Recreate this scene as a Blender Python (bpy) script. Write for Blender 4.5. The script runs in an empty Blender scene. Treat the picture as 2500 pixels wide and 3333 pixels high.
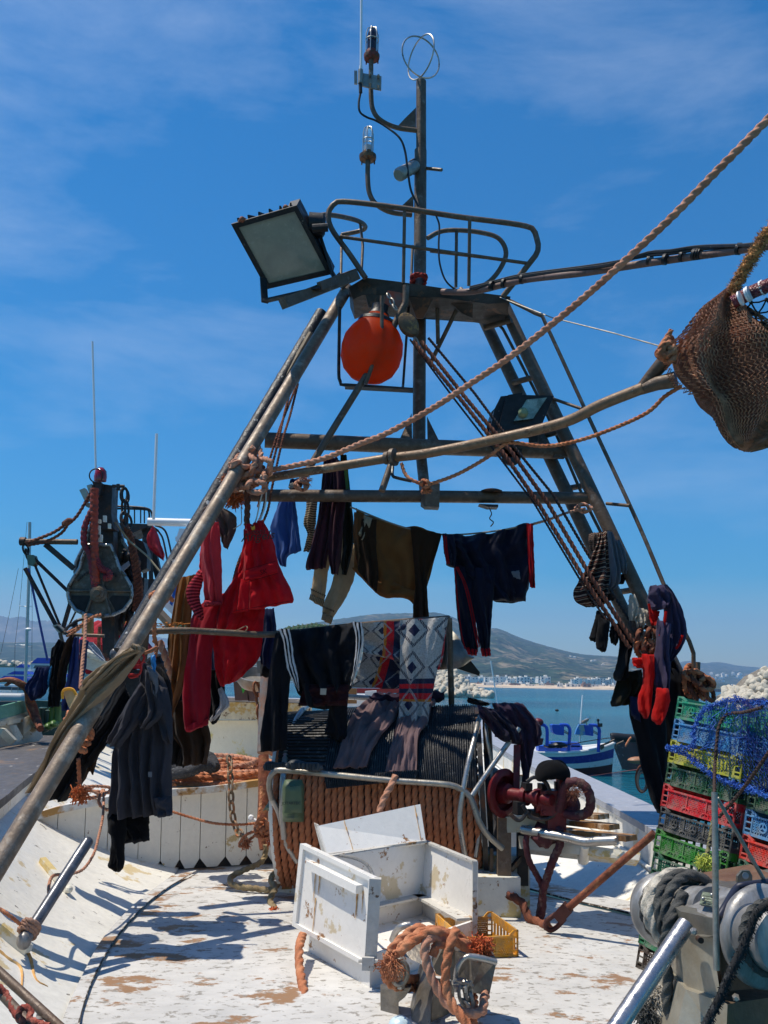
import bpy,bmesh,math,random
from mathutils import Vector,Matrix,noise
R_=random.Random(7)
scene=bpy.context.scene
COL=scene.collection
rad=math.radians
V=Vector
FPX=3000.0;CAMZ=3.8
ROLL=rad(1.2);PITCH=math.atan((2222-1666.5)/FPX)
CAM=V((0,0,CAMZ))
F_=V((0,math.cos(PITCH),math.sin(PITCH)));U0=V((0,-math.sin(PITCH),math.cos(PITCH)));X0=V((1,0,0))
RT=X0*math.cos(ROLL)+U0*math.sin(ROLL);UP=U0*math.cos(ROLL)-X0*math.sin(ROLL)
cam=bpy.data.objects.new("camera",bpy.data.cameras.new("camera"));COL.objects.link(cam)
cam.data.lens=FPX/3333*36;cam.data.sensor_width=36;cam.data.sensor_fit='AUTO'
cam.data.clip_start=0.1;cam.data.clip_end=40000
cam.matrix_world=Matrix(((RT.x,UP.x,-F_.x,CAM.x),(RT.y,UP.y,-F_.y,CAM.y),(RT.z,UP.z,-F_.z,CAM.z),(0,0,0,1)))
scene.camera=cam
TOSUN=V((-0.38,0.03,0.92)).normalized()
sun=bpy.data.objects.new("sun",bpy.data.lights.new("sun",'SUN'));COL.objects.link(sun)
sun.data.energy=5.0;sun.data.angle=rad(0.5);sun.data.color=(1.0,0.925,0.79)
sun.rotation_euler=TOSUN.to_track_quat('Z','Y').to_euler();sun.location=(0,0,30)
W=bpy.data.worlds.new("World");scene.world=W;W.use_nodes=True
def world():
 nt=W.node_tree;nt.nodes.clear();N=nt.nodes.new;Lk=nt.links.new
 sky=N('ShaderNodeTexSky');sky.sky_type='NISHITA';sky.sun_disc=False
 sky.sun_elevation=math.asin(TOSUN.z);sky.sun_rotation=math.atan2(TOSUN.x,TOSUN.y)
 sky.air_density=1.0;sky.dust_density=0.4;sky.ozone_density=2.2;sky.altitude=0
 hs=N('ShaderNodeHueSaturation');hs.inputs['Saturation'].default_value=2.3;hs.inputs['Value'].default_value=1.08
 Lk(sky.outputs[0],hs.inputs['Color'])
 tc=N('ShaderNodeTexCoord');mp=N('ShaderNodeMapping');mp.inputs['Scale'].default_value=(1.6,1.6,5.0);mp.inputs['Rotation'].default_value=(0,rad(-14),rad(8))
 Lk(tc.outputs['Generated'],mp.inputs[0])
 n=N('ShaderNodeTexNoise');n.inputs['Scale'].default_value=1.5;n.inputs['Detail'].default_value=9;n.inputs['Roughness'].default_value=.62;n.inputs['Distortion'].default_value=.25
 Lk(mp.outputs[0],n.inputs['Vector'])
 cr=N('ShaderNodeValToRGB');cr.color_ramp.elements[0].position=.50;cr.color_ramp.elements[1].position=.85
 Lk(n.outputs[0],cr.inputs[0])
 mm=N('ShaderNodeMath');mm.operation='MULTIPLY';mm.inputs[1].default_value=.27;Lk(cr.outputs[0],mm.inputs[0])
 mx=N('ShaderNodeMixRGB');mx.inputs[2].default_value=(8.0,8.6,9.6,1)
 Lk(mm.outputs[0],mx.inputs[0]);Lk(hs.outputs[0],mx.inputs[1])
 bg=N('ShaderNodeBackground');bg.inputs[1].default_value=0.11;Lk(mx.outputs[0],bg.inputs[0])
 Lk(bg.outputs[0],N('ShaderNodeOutputWorld').inputs[0])
world()
scene.view_settings.view_transform='Standard';scene.view_settings.look='None'
scene.view_settings.exposure=0.2;scene.view_settings.gamma=1.0
scene.render.engine='CYCLES';scene.cycles.max_bounces=7;scene.cycles.transparent_max_bounces=12
def ray(x,y):return F_+RT*((x-1250)/FPX)-UP*((y-1666.5)/FPX)
def P(x,y,d):
 r=ray(x,y);return CAM+r*(d/r.y)
def PZ(x,y,z):
 r=ray(x,y);return CAM+r*((z-CAMZ)/r.z)
def PP(pts,d=None):
 return[P(p[0],p[1],p[2]if len(p)>2 else d)for p in pts]
def lin(a,b,t):return a+(b-a)*t
def nz(x,y=0,z=0):return noise.noise(V((x,y,z)))
def resample(pts,n,smooth=True):
 pts=[V(p)for p in pts]
 if len(pts)==1:return[pts[0]]*n
 dense=[]
 if len(pts)==2 or not smooth:
  dense=pts
 else:
  q=[pts[0]*2-pts[1]]+pts+[pts[-1]*2-pts[-2]]
  for i in range(1,len(q)-2):
   for k in range(10):
    t=k/10;a,b,c,d=q[i-1],q[i],q[i+1],q[i+2]
    dense.append(.5*((2*b)+(c-a)*t+(2*a-5*b+4*c-d)*t*t+(3*b-a-3*c+d)*t**3))
  dense.append(pts[-1])
 cum=[0]
 for i in range(1,len(dense)):cum.append(cum[-1]+(dense[i]-dense[i-1]).length)
 out=[];j=0
 for k in range(n):
  s=cum[-1]*k/(n-1)
  while j<len(cum)-2 and cum[j+1]<s:j+=1
  dl=cum[j+1]-cum[j]
  out.append(dense[j].lerp(dense[j+1],(s-cum[j])/dl if dl>1e-9 else 0))
 return out
def length(pts):return sum((V(pts[i+1])-V(pts[i])).length for i in range(len(pts)-1))
class M:
 def __init__(s):s.v=[];s.f=[];s.uv={}
 def add(s,vs,fs,uvs=None):
  o=len(s.v);s.v+=[V(v)for v in vs]
  for k,f in enumerate(fs):
   s.f.append([i+o for i in f])
   if uvs:s.uv[len(s.f)-1]=[uvs[i]for i in f]
  return s
 def tube(s,pts,r,n=10,steps=None,smooth=False,cap=True,prof=None,flat=1.0):
  if smooth:pts=resample(pts,steps or max(6,int(length(pts)/(.6*(r if not isinstance(r,(list,tuple))else r[0])+.01))))
  pts=[V(p)for p in pts];k=len(pts)
  rs=r if isinstance(r,(list,tuple))else[r]
  vs=[];fs=[]
  t0=(pts[1]-pts[0]).normalized();nn=t0.orthogonal().normalized()
  for i,p in enumerate(pts):
   t=(pts[min(i+1,k-1)]-pts[max(i-1,0)])
   t=t.normalized()if t.length>1e-9 else t0
   nn=(nn-t*nn.dot(t));nn=nn.normalized()if nn.length>1e-6 else t.orthogonal().normalized()
   b=t.cross(nn)
   q=i/(k-1)*(len(rs)-1);a=int(min(q,len(rs)-1.0001))if len(rs)>1 else 0
   rr=rs[0]if len(rs)==1 else lin(rs[a],rs[a+1],q-a)
   if prof:rr*=prof(i,i/(k-1))
   for j in range(n):
    an=2*math.pi*j/n
    vs.append(p+nn*(math.cos(an)*rr)+b*(math.sin(an)*rr*flat))
  for i in range(k-1):
   for j in range(n):
    a=i*n+j;c=i*n+(j+1)%n
    fs.append((a,c,c+n,a+n))
  if cap:
   fs.append(tuple(range(n-1,-1,-1)));fs.append(tuple(range((k-1)*n,k*n)))
  return s.add(vs,fs)
 def rope(s,pts,r,pitch=None,n=12,smooth=True,seed=0,step=.55):
  L=length(pts);k=max(5,int(L/(r*step)));pts=resample(pts,k,smooth)
  pitch=pitch or r*7.0
  vs=[];fs=[];nn=(pts[1]-pts[0]).orthogonal().normalized();tw=seed
  for i,p in enumerate(pts):
   t=(pts[min(i+1,k-1)]-pts[max(i-1,0)]).normalized()
   nn=(nn-t*nn.dot(t)).normalized();b=t.cross(nn)
   tw+=2*math.pi*(L/(k-1))/pitch
   for j in range(n):
    an=2*math.pi*j/n
    a=((an+math.pi/3)%(2*math.pi/3))-math.pi/3
    rr=r*(.46*math.cos(a)+math.sqrt(max(0,.54*.54-(.46*math.sin(a))**2)))
    rr*=1+.05*nz(i*.9,j*1.3,seed)
    vs.append(p+nn*(math.cos(an+tw)*rr)+b*(math.sin(an+tw)*rr))
  for i in range(k-1):
   for j in range(n):
    a=i*n+j;c=i*n+(j+1)%n;fs.append((a,c,c+n,a+n))
  fs.append(tuple(range(n-1,-1,-1)));fs.append(tuple(range((k-1)*n,k*n)))
  return s.add(vs,fs)
 def frame(s,o,X,Y,Z,lo,hi):
  vs=[o+X*a+Y*b+Z*c for c in(lo[2],hi[2])for b in(lo[1],hi[1])for a in(lo[0],hi[0])]
  return s.add(vs,[(0,2,3,1),(4,5,7,6),(0,1,5,4),(2,6,7,3),(0,4,6,2),(1,3,7,5)])
 def box(s,c,sz,rz=0,bev=0):
  c=V(c);X=V((math.cos(rz),math.sin(rz),0));Y=V((-math.sin(rz),math.cos(rz),0))
  h=[q/2 for q in sz]
  return s.frame(c,X,Y,V((0,0,1)),(-h[0],-h[1],-h[2]),h)
 def beam(s,a,b,w,h,up=V((0,0,1))):
  a=V(a);b=V(b);t=(b-a);L=t.length;t.normalize();sd=t.cross(up).normalized();u=sd.cross(t)
  return s.frame(a,t,sd,u,(0,-w/2,-h/2),(L,w/2,h/2))
 def slab(s,poly,off):
  poly=[V(p)for p in poly];n=len(poly);off=V(off)
  return s.add(poly+[p+off for p in poly],[tuple(range(n))]+[tuple(range(2*n-1,n-1,-1))]+[(i,i+n,(i+1)%n+n,(i+1)%n)for i in range(n)])
 def lathe(s,o,ax,prof,n=20,flat=1.0):
  o=V(o);ax=V(ax).normalized();a=ax.orthogonal().normalized();b=ax.cross(a);vs=[];fs=[];k=len(prof)
  for(t,r)in prof:
   for j in range(n):
    an=2*math.pi*j/n;vs.append(o+ax*t+a*(r*math.cos(an))+b*(r*math.sin(an)*flat))
  for i in range(k-1):
   for j in range(n):
    p=i*n+j;c=i*n+(j+1)%n;fs.append((p,c,c+n,p+n))
  fs.append(tuple(range(n-1,-1,-1)));fs.append(tuple(range((k-1)*n,k*n)))
  return s.add(vs,fs)
 def ball(s,c,r,n=14,nsc=0,namp=0,seed=0,m=None):
  c=V(c);r=V(r)if not isinstance(r,(int,float))else V((r,r,r));vs=[];fs=[];k=n//2+1
  for i in range(k+1):
   th=math.pi*i/k
   for j in range(n):
    ph=2*math.pi*j/n
    d=V((math.sin(th)*math.cos(ph),math.sin(th)*math.sin(ph),math.cos(th)))
    q=1+(namp*nz(d.x*nsc+seed,d.y*nsc,d.z*nsc)if namp else 0)
    w=V((d.x*r.x,d.y*r.y,d.z*r.z))*q
    vs.append(c+(m@w if m else w))
  for i in range(k):
   for j in range(n):
    p=i*n+j;c2=i*n+(j+1)%n;fs.append((p,p+n,c2+n,c2))
  return s.add(vs,fs)
 def grid(s,fn,nu,nv,th=0,back=None):
  vs=[];uv=[]
  for j in range(nv+1):
   for i in range(nu+1):
    vs.append(fn(i/nu,j/nv));uv.append((i/nu,j/nv))
  fs=[(j*(nu+1)+i,(j+1)*(nu+1)+i,(j+1)*(nu+1)+i+1,j*(nu+1)+i+1)for j in range(nv)for i in range(nu)]
  if back:
   o=len(vs)
   for j in range(nv+1):
    for i in range(nu+1):vs.append(back(i/nu,j/nv));uv.append((i/nu,j/nv))
   fs+=[(f[3]+o,f[2]+o,f[1]+o,f[0]+o)for f in fs]
   rim=[i for i in range(nu+1)]+[j*(nu+1)+nu for j in range(1,nv+1)]+[nv*(nu+1)+i for i in range(nu-1,-1,-1)]+[j*(nu+1)for j in range(nv-1,0,-1)]
   for a,b in zip(rim,rim[1:]+rim[:1]):fs.append((a,b,b+o,a+o))
  return s.add(vs,fs,uv)
 def cloth(s,L,R,d=None,th=.03,k=4,amp=.018,nu=22,nv=30,seed=0,axis='v',env=(.35,1),hem=.006,wr=.28):
  L=[(p[0],p[1],p[2]if len(p)>2 else d)for p in L];Rr=[(p[0],p[1],p[2]if len(p)>2 else d)for p in R]
  A=resample(L,nv+1);B=resample(Rr,nv+1);sx=seed*7.31
  def core(u,v):
   j=min(int(v*nv+.5),nv);q=A[j].lerp(B[j],u)
   p=P(q.x,q.y,q.z)
   fc,t=(u,v)if axis=='v' else(v,u)
   e=amp*lin(env[0],env[1],t)
   w=2*math.pi*(k*fc+.55*nz(fc*2.2+sx,t*1.7,sx)+.25*t*nz(sx,3.3))
   sn=math.sin(w);sn=math.copysign(abs(sn)**.75,sn)
   f=e*(.8*sn+1.3*nz(fc*k*1.3+sx,t*2.3,9))
   f+=amp*wr*(nz(fc*9+sx,t*7+fc*6,2)+.35*nz(fc*19+sx,t*15,4)+.8*(.5-abs(nz(fc*5-t*5+sx,t*6,6))))
   ed=1 if 0<u<1 else 0
   p.z+=hem*nz(u*9+sx,5.5,1)*(1 if v>.9 or v<.1 else 0)+(0 if ed else .004*nz(v*14+sx,u))
   p.x+=.004*nz(v*11+sx,u*3,8)
   wd=th*.5*math.sqrt(max(.02,4*u*(1-u)))*min(1,.35+6*v*(1-v))
   return p,f,wd
  def fr(u,v):
   p,f,w=core(u,v);return p+V((0,f-w,0))
  def bk(u,v):
   p,f,w=core(u,v);return p+V((0,f+w,0))
  return s.grid(fr,nu,nv,back=bk)
 def chain(s,pts,r,wire,link=None):
  link=link or r*3.0;L=length(pts);k=max(2,int(L/(link*.78)));q=resample(pts,k+1)
  for i in range(k):
   c=(q[i]+q[i+1])/2;t=(q[i+1]-q[i]).normalized();a=t.orthogonal().normalized();b=t.cross(a)
   an=rad(90)*(i%2)+.3*nz(i*3.1);sd=a*math.cos(an)+b*math.sin(an)
   ring=[]
   for j in range(12):
    th=2*math.pi*j/12;ring.append(c+t*(math.sin(th)*link*.52)+sd*(math.cos(th)*r*.8))
   ring.append(ring[0]);s.tube(ring,wire,n=6,cap=False)
  return s
 def fuzz(s,c,R,n,r=.0015,ln=.04,seed=1,down=.5):
  n=int(n*1.6);ln*=.5;R*=.8;down*=1.6
  rr=random.Random(seed);c=V(c)
  for _ in range(n):
   d=V((rr.uniform(-1,1),rr.uniform(-1,1),rr.uniform(-1,.6))).normalized();a=c+d*R*rr.random()
   q=[a];w=V((rr.uniform(-1,1),rr.uniform(-1,1),rr.uniform(-1,1)))
   for _k in range(4):w=(w+V((rr.uniform(-1,1),rr.uniform(-1,1),rr.uniform(-1,1)-down*.3))).normalized();q.append(q[-1]+w*ln*.42)
   s.tube(q,r,n=3)
  return s
 def coil(s,c,R,H,turns,r,seed=0,flat=1,n=9,ax=None,rope=True):
  rr=random.Random(seed);c=V(c);pts=[]
  for i in range(int(turns*10)):
   a=2*math.pi*i/10;q=R*rr.uniform(.72,1.05);h=H*(i/(turns*10))+rr.uniform(-1,1)*r*.8
   o=V((math.cos(a)*q,math.sin(a)*q*flat,h))
   pts.append(c+(ax@o if ax else o))
  (s.rope if rope else lambda p,r,n:s.tube(p,r,n,smooth=True))(pts,r,n=n)
  return s
ROOTS=[]
def setp(o,label,cat,group,kind):
 if label:o['label']=label
 if cat:o['category']=cat
 if group:o['group']=group
 if kind:o['kind']=kind
def T(name,label,cat,group=None):
 o=bpy.data.objects.new(name,None);COL.objects.link(o);o.empty_display_size=.1
 setp(o,label,cat,group,None);ROOTS.append(o);return o
def O(name,m,mat,parent=None,label=None,cat=None,group=None,kind=None,sharp=40,smooth=True,fix=True):
 me=bpy.data.meshes.new(name);me.from_pydata([tuple(v)for v in m.v],[],m.f)
 if m.uv:
  ul=me.uv_layers.new(name="UVMap")
  for pi,poly in enumerate(me.polygons):
   q=m.uv.get(pi)
   if q:
    for k,li in enumerate(poly.loop_indices):ul.data[li].uv=q[k]
 me.validate()
 if fix:
  bm=bmesh.new();bm.from_mesh(me);bmesh.ops.recalc_face_normals(bm,faces=bm.faces);bm.to_mesh(me);bm.free()
 if smooth:
  me.shade_smooth();me.set_sharp_from_angle(angle=rad(sharp))
 for mm in(mat if isinstance(mat,(list,tuple))else[mat]):me.materials.append(mm)
 o=bpy.data.objects.new(name,me);COL.objects.link(o)
 if parent:o.parent=parent
 setp(o,label,cat,group,kind)
 if not parent:ROOTS.append(o)
 return o
def kids(o):return[c for c in bpy.data.objects if c.parent==o]
def finalize():
 ch={}
 for o in bpy.data.objects:
  if o.parent:ch.setdefault(o.parent.name,[]).append(o)
 for r in ROOTS:
  if r.get('_placed'):del r['_placed'];continue
  ms=[]
  def walk(o):
   if o.type=='MESH':ms.append(o)
   for c in ch.get(o.name,[]):walk(c)
  walk(r)
  if not ms:continue
  lo=V((1e9,)*3);hi=-lo
  for o in ms:
   for v in o.data.vertices:
    for a in range(3):
     lo[a]=min(lo[a],v.co[a]);hi[a]=max(hi[a],v.co[a])
  b=V(((lo.x+hi.x)/2,(lo.y+hi.y)/2,lo.z))
  for me in{o.data for o in ms}:me.transform(Matrix.Translation(-b))
  r.location=b
def newmat(name):
 m=bpy.data.materials.new(name);m.use_nodes=True;nt=m.node_tree;b=nt.nodes['Principled BSDF'];return m,nt,b
def c4(c):return(c[0],c[1],c[2],1)
def mat(name,col,rough=.6,metal=0,col2=None,amt=.3,sc=6,col3=None,amt3=.2,sc3=2,var=.15,vsc=30,bump=.2,bsc=60,stretch=(1,1,1),spec=.4,edge=.04,sheen=0,coat=0,det=6,tl=0):
 m,nt,b=newmat(name);N=nt.nodes.new;Lk=nt.links.new
 tc=N('ShaderNodeTexCoord');mp=N('ShaderNodeMapping');mp.inputs['Scale'].default_value=stretch;Lk(tc.outputs['Object'],mp.inputs[0])
 def ns(scale,detail=5,ro=.6,src=mp):
  n=N('ShaderNodeTexNoise');n.inputs['Scale'].default_value=scale;n.inputs['Detail'].default_value=detail;n.inputs['Roughness'].default_value=ro
  Lk(src.outputs[0]if src==mp else tc.outputs['Object'],n.inputs['Vector']);return n
 v=ns(vsc,4);rmp=N('ShaderNodeMapRange');rmp.inputs[1].default_value=.25;rmp.inputs[2].default_value=.75;rmp.inputs[3].default_value=1-var;rmp.inputs[4].default_value=1+var;Lk(v.outputs[0],rmp.inputs[0])
 v2=ns(vsc*.12,3);rmp2=N('ShaderNodeMapRange');rmp2.inputs[1].default_value=.3;rmp2.inputs[2].default_value=.7;rmp2.inputs[3].default_value=1-var*.7;rmp2.inputs[4].default_value=1+var*.5;Lk(v2.outputs[0],rmp2.inputs[0])
 ml=N('ShaderNodeMath');ml.operation='MULTIPLY';Lk(rmp.outputs[0],ml.inputs[0]);Lk(rmp2.outputs[0],ml.inputs[1])
 hs=N('ShaderNodeHueSaturation');hs.inputs['Color'].default_value=c4(col);Lk(ml.outputs[0],hs.inputs['Value'])
 out=hs.outputs[0];hgt=None
 for(cc,am,s_)in((col2,amt,sc),(col3,amt3,sc3)):
  if cc is None:continue
  n=ns(s_,det,.68);cr=N('ShaderNodeMapRange');th=.5+(.5-am)*.42
  cr.inputs[1].default_value=th-edge/2;cr.inputs[2].default_value=th+edge/2;Lk(n.outputs[0],cr.inputs[0])
  mx=N('ShaderNodeMixRGB');Lk(cr.outputs[0],mx.inputs[0]);Lk(out,mx.inputs[1]);mx.inputs[2].default_value=c4(cc);out=mx.outputs[0]
  if hgt is None:hgt=cr
 Lk(out,b.inputs['Base Color']);b.inputs['Roughness'].default_value=rough;b.inputs['Metallic'].default_value=metal
 b.inputs['Specular IOR Level'].default_value=spec
 if sheen:b.inputs['Sheen Weight'].default_value=sheen
 if coat:b.inputs['Coat Weight'].default_value=coat;b.inputs['Coat Roughness'].default_value=.15
 rr=ns(vsc*.6,4);r2=N('ShaderNodeMapRange');r2.inputs[1].default_value=.3;r2.inputs[2].default_value=.7;r2.inputs[3].default_value=max(.03,rough-.12);r2.inputs[4].default_value=min(1,rough+.15);Lk(rr.outputs[0],r2.inputs[0]);Lk(r2.outputs[0],b.inputs['Roughness'])
 if bump:
  n=ns(bsc,5);bp=N('ShaderNodeBump');bp.inputs['Strength'].default_value=bump;bp.inputs['Distance'].default_value=.01
  if hgt is not None:
   a=N('ShaderNodeMath');a.operation='SUBTRACT';Lk(n.outputs[0],a.inputs[0]);Lk(hgt.outputs[0],a.inputs[1]);Lk(a.outputs[0],bp.inputs['Height'])
  else:Lk(n.outputs[0],bp.inputs['Height'])
  Lk(bp.outputs[0],b.inputs['Normal'])
 if tl:translu(nt,b,out,tl)
 return m
def translu(nt,b,out,tl):
 N=nt.nodes.new;Lk=nt.links.new;t=N('ShaderNodeBsdfTranslucent');g=N('ShaderNodeGamma');g.inputs[1].default_value=.7;Lk(out,g.inputs[0]);Lk(g.outputs[0],t.inputs[0])
 mx=N('ShaderNodeMixShader');mx.inputs[0].default_value=tl;Lk(b.outputs[0],mx.inputs[1]);Lk(t.outputs[0],mx.inputs[2]);Lk(mx.outputs[0],nt.nodes['Material Output'].inputs[0])
def fab(name,col,rough=.92,sheen=.08,var=.12,wsc=220,col2=None,amt=.3,sc=8):
 return mat(name,col,rough,var=var,vsc=18,bump=.25,bsc=wsc,sheen=sheen,spec=.15,col2=col2,amt=amt,sc=sc,edge=.2,tl=.45)
def stripes(name,base,bands,axis='v',rep=1,rough=.9,bump=.2,dist=0):
 """bands: list (pos, colour) constant ramp over the uv axis repeated rep times"""
 m,nt,b=newmat(name);N=nt.nodes.new;Lk=nt.links.new
 tc=N('ShaderNodeTexCoord');sp=N('ShaderNodeSeparateXYZ');Lk(tc.outputs['UV'],sp.inputs[0])
 src=sp.outputs[0 if axis=='u' else 1]
 if dist:
  nn=N('ShaderNodeTexNoise');nn.inputs['Scale'].default_value=5;Lk(tc.outputs['UV'],nn.inputs['Vector']);md=N('ShaderNodeMath');md.operation='MULTIPLY_ADD';Lk(nn.outputs[0],md.inputs[0]);md.inputs[1].default_value=dist;Lk(src,md.inputs[2]);src=md.outputs[0]
 a=N('ShaderNodeMath');a.operation='MULTIPLY';a.inputs[1].default_value=rep;Lk(src,a.inputs[0])
 f=N('ShaderNodeMath');f.operation='FRACT';Lk(a.outputs[0],f.inputs[0])
 cr=N('ShaderNodeValToRGB');cr.color_ramp.interpolation='CONSTANT';el=cr.color_ramp.elements
 el[0].position=0;el[0].color=c4(base);el[1].position=bands[0][0];el[1].color=c4(bands[0][1])
 for p_,c_ in bands[1:]:
  e=el.new(p_);e.color=c4(c_)
 Lk(f.outputs[0],cr.inputs[0])
 n=N('ShaderNodeTexNoise');n.inputs['Scale'].default_value=60;Lk(tc.outputs['Object'],n.inputs['Vector'])
 mr=N('ShaderNodeMapRange');mr.inputs[3].default_value=.7;mr.inputs[4].default_value=1.3;Lk(n.outputs[0],mr.inputs[0])
 hs=N('ShaderNodeHueSaturation');Lk(cr.outputs[0],hs.inputs['Color']);Lk(mr.outputs[0],hs.inputs['Value']);Lk(hs.outputs[0],b.inputs['Base Color'])
 b.inputs['Roughness'].default_value=rough;b.inputs['Specular IOR Level'].default_value=.15
 n2=N('ShaderNodeTexNoise');n2.inputs['Scale'].default_value=240;Lk(tc.outputs['Object'],n2.inputs['Vector'])
 bp=N('ShaderNodeBump');bp.inputs['Strength'].default_value=bump;bp.inputs['Distance'].default_value=.01;Lk(n2.outputs[0],bp.inputs['Height']);Lk(bp.outputs[0],b.inputs['Normal']);translu(nt,b,hs.outputs[0],.4)
 return m
STEEL=mat('weathered_steel',(.125,.084,.056),.5,.15,(.085,.04,.02),.30,7,(.21,.17,.135),.25,14,var=.25,bump=.25,bsc=70,edge=.15)
CHROME=mat('stainless_tube',(.42,.40,.37),.34,.7,(.18,.12,.08),.2,14,var=.15,bump=.08,edge=.1)
DULL=mat('dull_stainless',(.30,.28,.25),.38,.55,(.2,.15,.1),.2,7,(.42,.38,.30),.3,3,var=.2,bump=.15,edge=.25)
DARKST=mat('dark_steel',(.035,.033,.034),.5,.4,(.13,.055,.025),.25,7,var=.3,edge=.15)
BLACK=mat('black_plastic',(.012,.012,.014),.45,0,(.12,.12,.12),.06,25,var=.2,edge=.05)
TAR=mat('tarred_pole',(.022,.025,.032),.5,0,(.5,.5,.5),.2,26,var=.3,bump=.6,bsc=40,edge=.05,stretch=(1,1,.6))
ROPEO=mat('orange_rope',(.44,.14,.06),.9,0,(.60,.27,.14),.40,12,var=.22,vsc=50,bump=.6,bsc=300,edge=.3)
ROPEP=mat('pale_orange_rope',(.56,.28,.18),.9,0,(.38,.16,.10),.3,10,var=.2,vsc=50,bump=.6,bsc=300,edge=.3)
ROPED=mat('dark_red_rope',(.13,.042,.026),.9,0,(.34,.12,.06),.3,10,var=.2,bump=.6,bsc=300,edge=.3)
ROPET=mat('tan_rope',(.30,.23,.13),.95,0,(.18,.12,.06),.3,10,var=.2,bump=.6,bsc=300,edge=.3)
ROPEW=mat('grey_white_rope',(.66,.60,.50),.95,0,(.25,.22,.19),.35,18,var=.25,bump=.7,bsc=260,edge=.3)
ROPEG=mat('charcoal_rope',(.07,.068,.064),.9,0,(.11,.11,.10),.35,14,var=.25,bump=.7,bsc=260,edge=.3)
WIRE=mat('dark_wire',(.03,.022,.022),.6,.3,(.10,.04,.025),.4,20,var=.2)
RUST=mat('rusty_red_steel',(.24,.07,.035),.75,.1,(.10,.035,.02),.4,9,(.40,.20,.08),.2,14,var=.3,bump=.5,bsc=50,edge=.2)
WPAINT=mat('white_boat_paint',(.80,.76,.68),.42,0,(.22,.15,.09),.085,13,(.55,.50,.40),.2,2.5,var=.04,bump=.2,bsc=30,edge=.03)
WPEEL=mat('peeling_white_paint',(.66,.64,.56),.55,0,(.26,.14,.06),.2,16,(.60,.46,.20),.3,4,var=.08,bump=.4,bsc=30,edge=.04)
WWHITE=mat('clean_white_plastic',(.78,.78,.78),.35,0,var=.04,bump=.05)
YEL=mat('yellow_plastic',(.75,.33,.015),.45,0,(.55,.22,.02),.3,10,var=.1,edge=.2)
def sea():
 m,nt,b=newmat('sea_water');N=nt.nodes.new;Lk=nt.links.new
 tc=N('ShaderNodeTexCoord');mp=N('ShaderNodeMapping');mp.inputs['Scale'].default_value=(.6,1.4,1);Lk(tc.outputs['Object'],mp.inputs[0])
 n1=N('ShaderNodeTexNoise');n1.inputs['Scale'].default_value=1.6;n1.inputs['Detail'].default_value=6;Lk(mp.outputs[0],n1.inputs['Vector'])
 n2=N('ShaderNodeTexNoise');n2.inputs['Scale'].default_value=.012;n2.inputs['Detail'].default_value=3;Lk(mp.outputs[0],n2.inputs['Vector'])
 cr=N('ShaderNodeValToRGB');cr.color_ramp.elements[0].position=.38;cr.color_ramp.elements[0].color=(.003,.050,.085,1);cr.color_ramp.elements[1].position=.62;cr.color_ramp.elements[1].color=(.006,.12,.17,1)
 Lk(n2.outputs[0],cr.inputs[0]);Lk(cr.outputs[0],b.inputs['Base Color'])
 b.inputs['Roughness'].default_value=.14;b.inputs['IOR'].default_value=1.33
 bp=N('ShaderNodeBump');bp.inputs['Strength'].default_value=1.0;bp.inputs['Distance'].default_value=.45;Lk(n1.outputs[0],bp.inputs['Height']);Lk(bp.outputs[0],b.inputs['Normal'])
 s=M();s.add([(-6000,-60,0),(7000,-60,0),(7000,9000,0),(-6000,9000,0)],[(0,1,2,3)])
 O('sea',s,m,kind='structure')
sea()
def terrain(name,ridge,base,D1,D0,mt,nu=220,nv=36,rough=1.0,seed=0,jag=1.0):
 A=resample([(x,y,0)for x,y in ridge],nu+1);B=resample([(x,y,0)for x,y in base],nu+1)
 s=M()
 def fn(u,v):
  i=min(int(u*nu+.5),nu);top=P(A[i].x,A[i].y,D1);bot=PZ(B[i].x,max(B[i].y,0),0)if False else P(B[i].x,B[i].y,D0)
  bot.z=max(.4,bot.z)if v<.999 else .4
  p=bot.lerp(top,v);h=top.z-bot.z
  p.z=bot.z+h*(v**.85)
  w=math.sin(math.pi*min(1,v*1.0))**.6 if v<1 else 0
  p.z+=h*.10*rough*w*(noise.fractal(V((u*14+seed,v*5,0)),1,2,6))
  p.z+=h*.012*jag*nz(u*260,v*40,seed)*(1 if v>.02 else 0)
  p.x+=0
  return p
 s.grid(fn,nu,nv);return O(name,s,mt,kind='structure',sharp=80)
HILLG=mat('hill_scrub',(.030,.052,.024),.95,0,(.24,.19,.12),.36,.010,(.010,.022,.012),.48,.03,var=.45,vsc=.05,bump=0,edge=.12,det=8,spec=.05)
HILLR=mat('rocky_mountain',(.13,.115,.085),.95,0,(.27,.22,.17),.42,.004,(.05,.062,.04),.45,.0022,var=.3,vsc=.02,bump=0,edge=.12,det=9,spec=.05)
terrain('hills',[(560,2205),(700,2120),(900,2050),(1150,2008),(1240,1998),(1340,1996),(1430,1996),(1490,2015),(1560,2045),(1620,2046),(1700,2078),(1800,2108),(1900,2130),(2030,2140),(2150,2175),(2300,2210),(2420,2236)],[(560,2208),(900,2216),(1500,2227),(2000,2237),(2420,2245)],3400,1560,HILLG,seed=3)
terrain('hills',[(1900,2190),(2130,2180),(2230,2152),(2290,2158),(2340,2155),(2400,2166),(2470,2172),(2520,2178),(2800,2200)],[(1900,2237),(2300,2243),(2800,2252)],6200,3500,HILLG,seed=9,nu=120)
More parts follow.
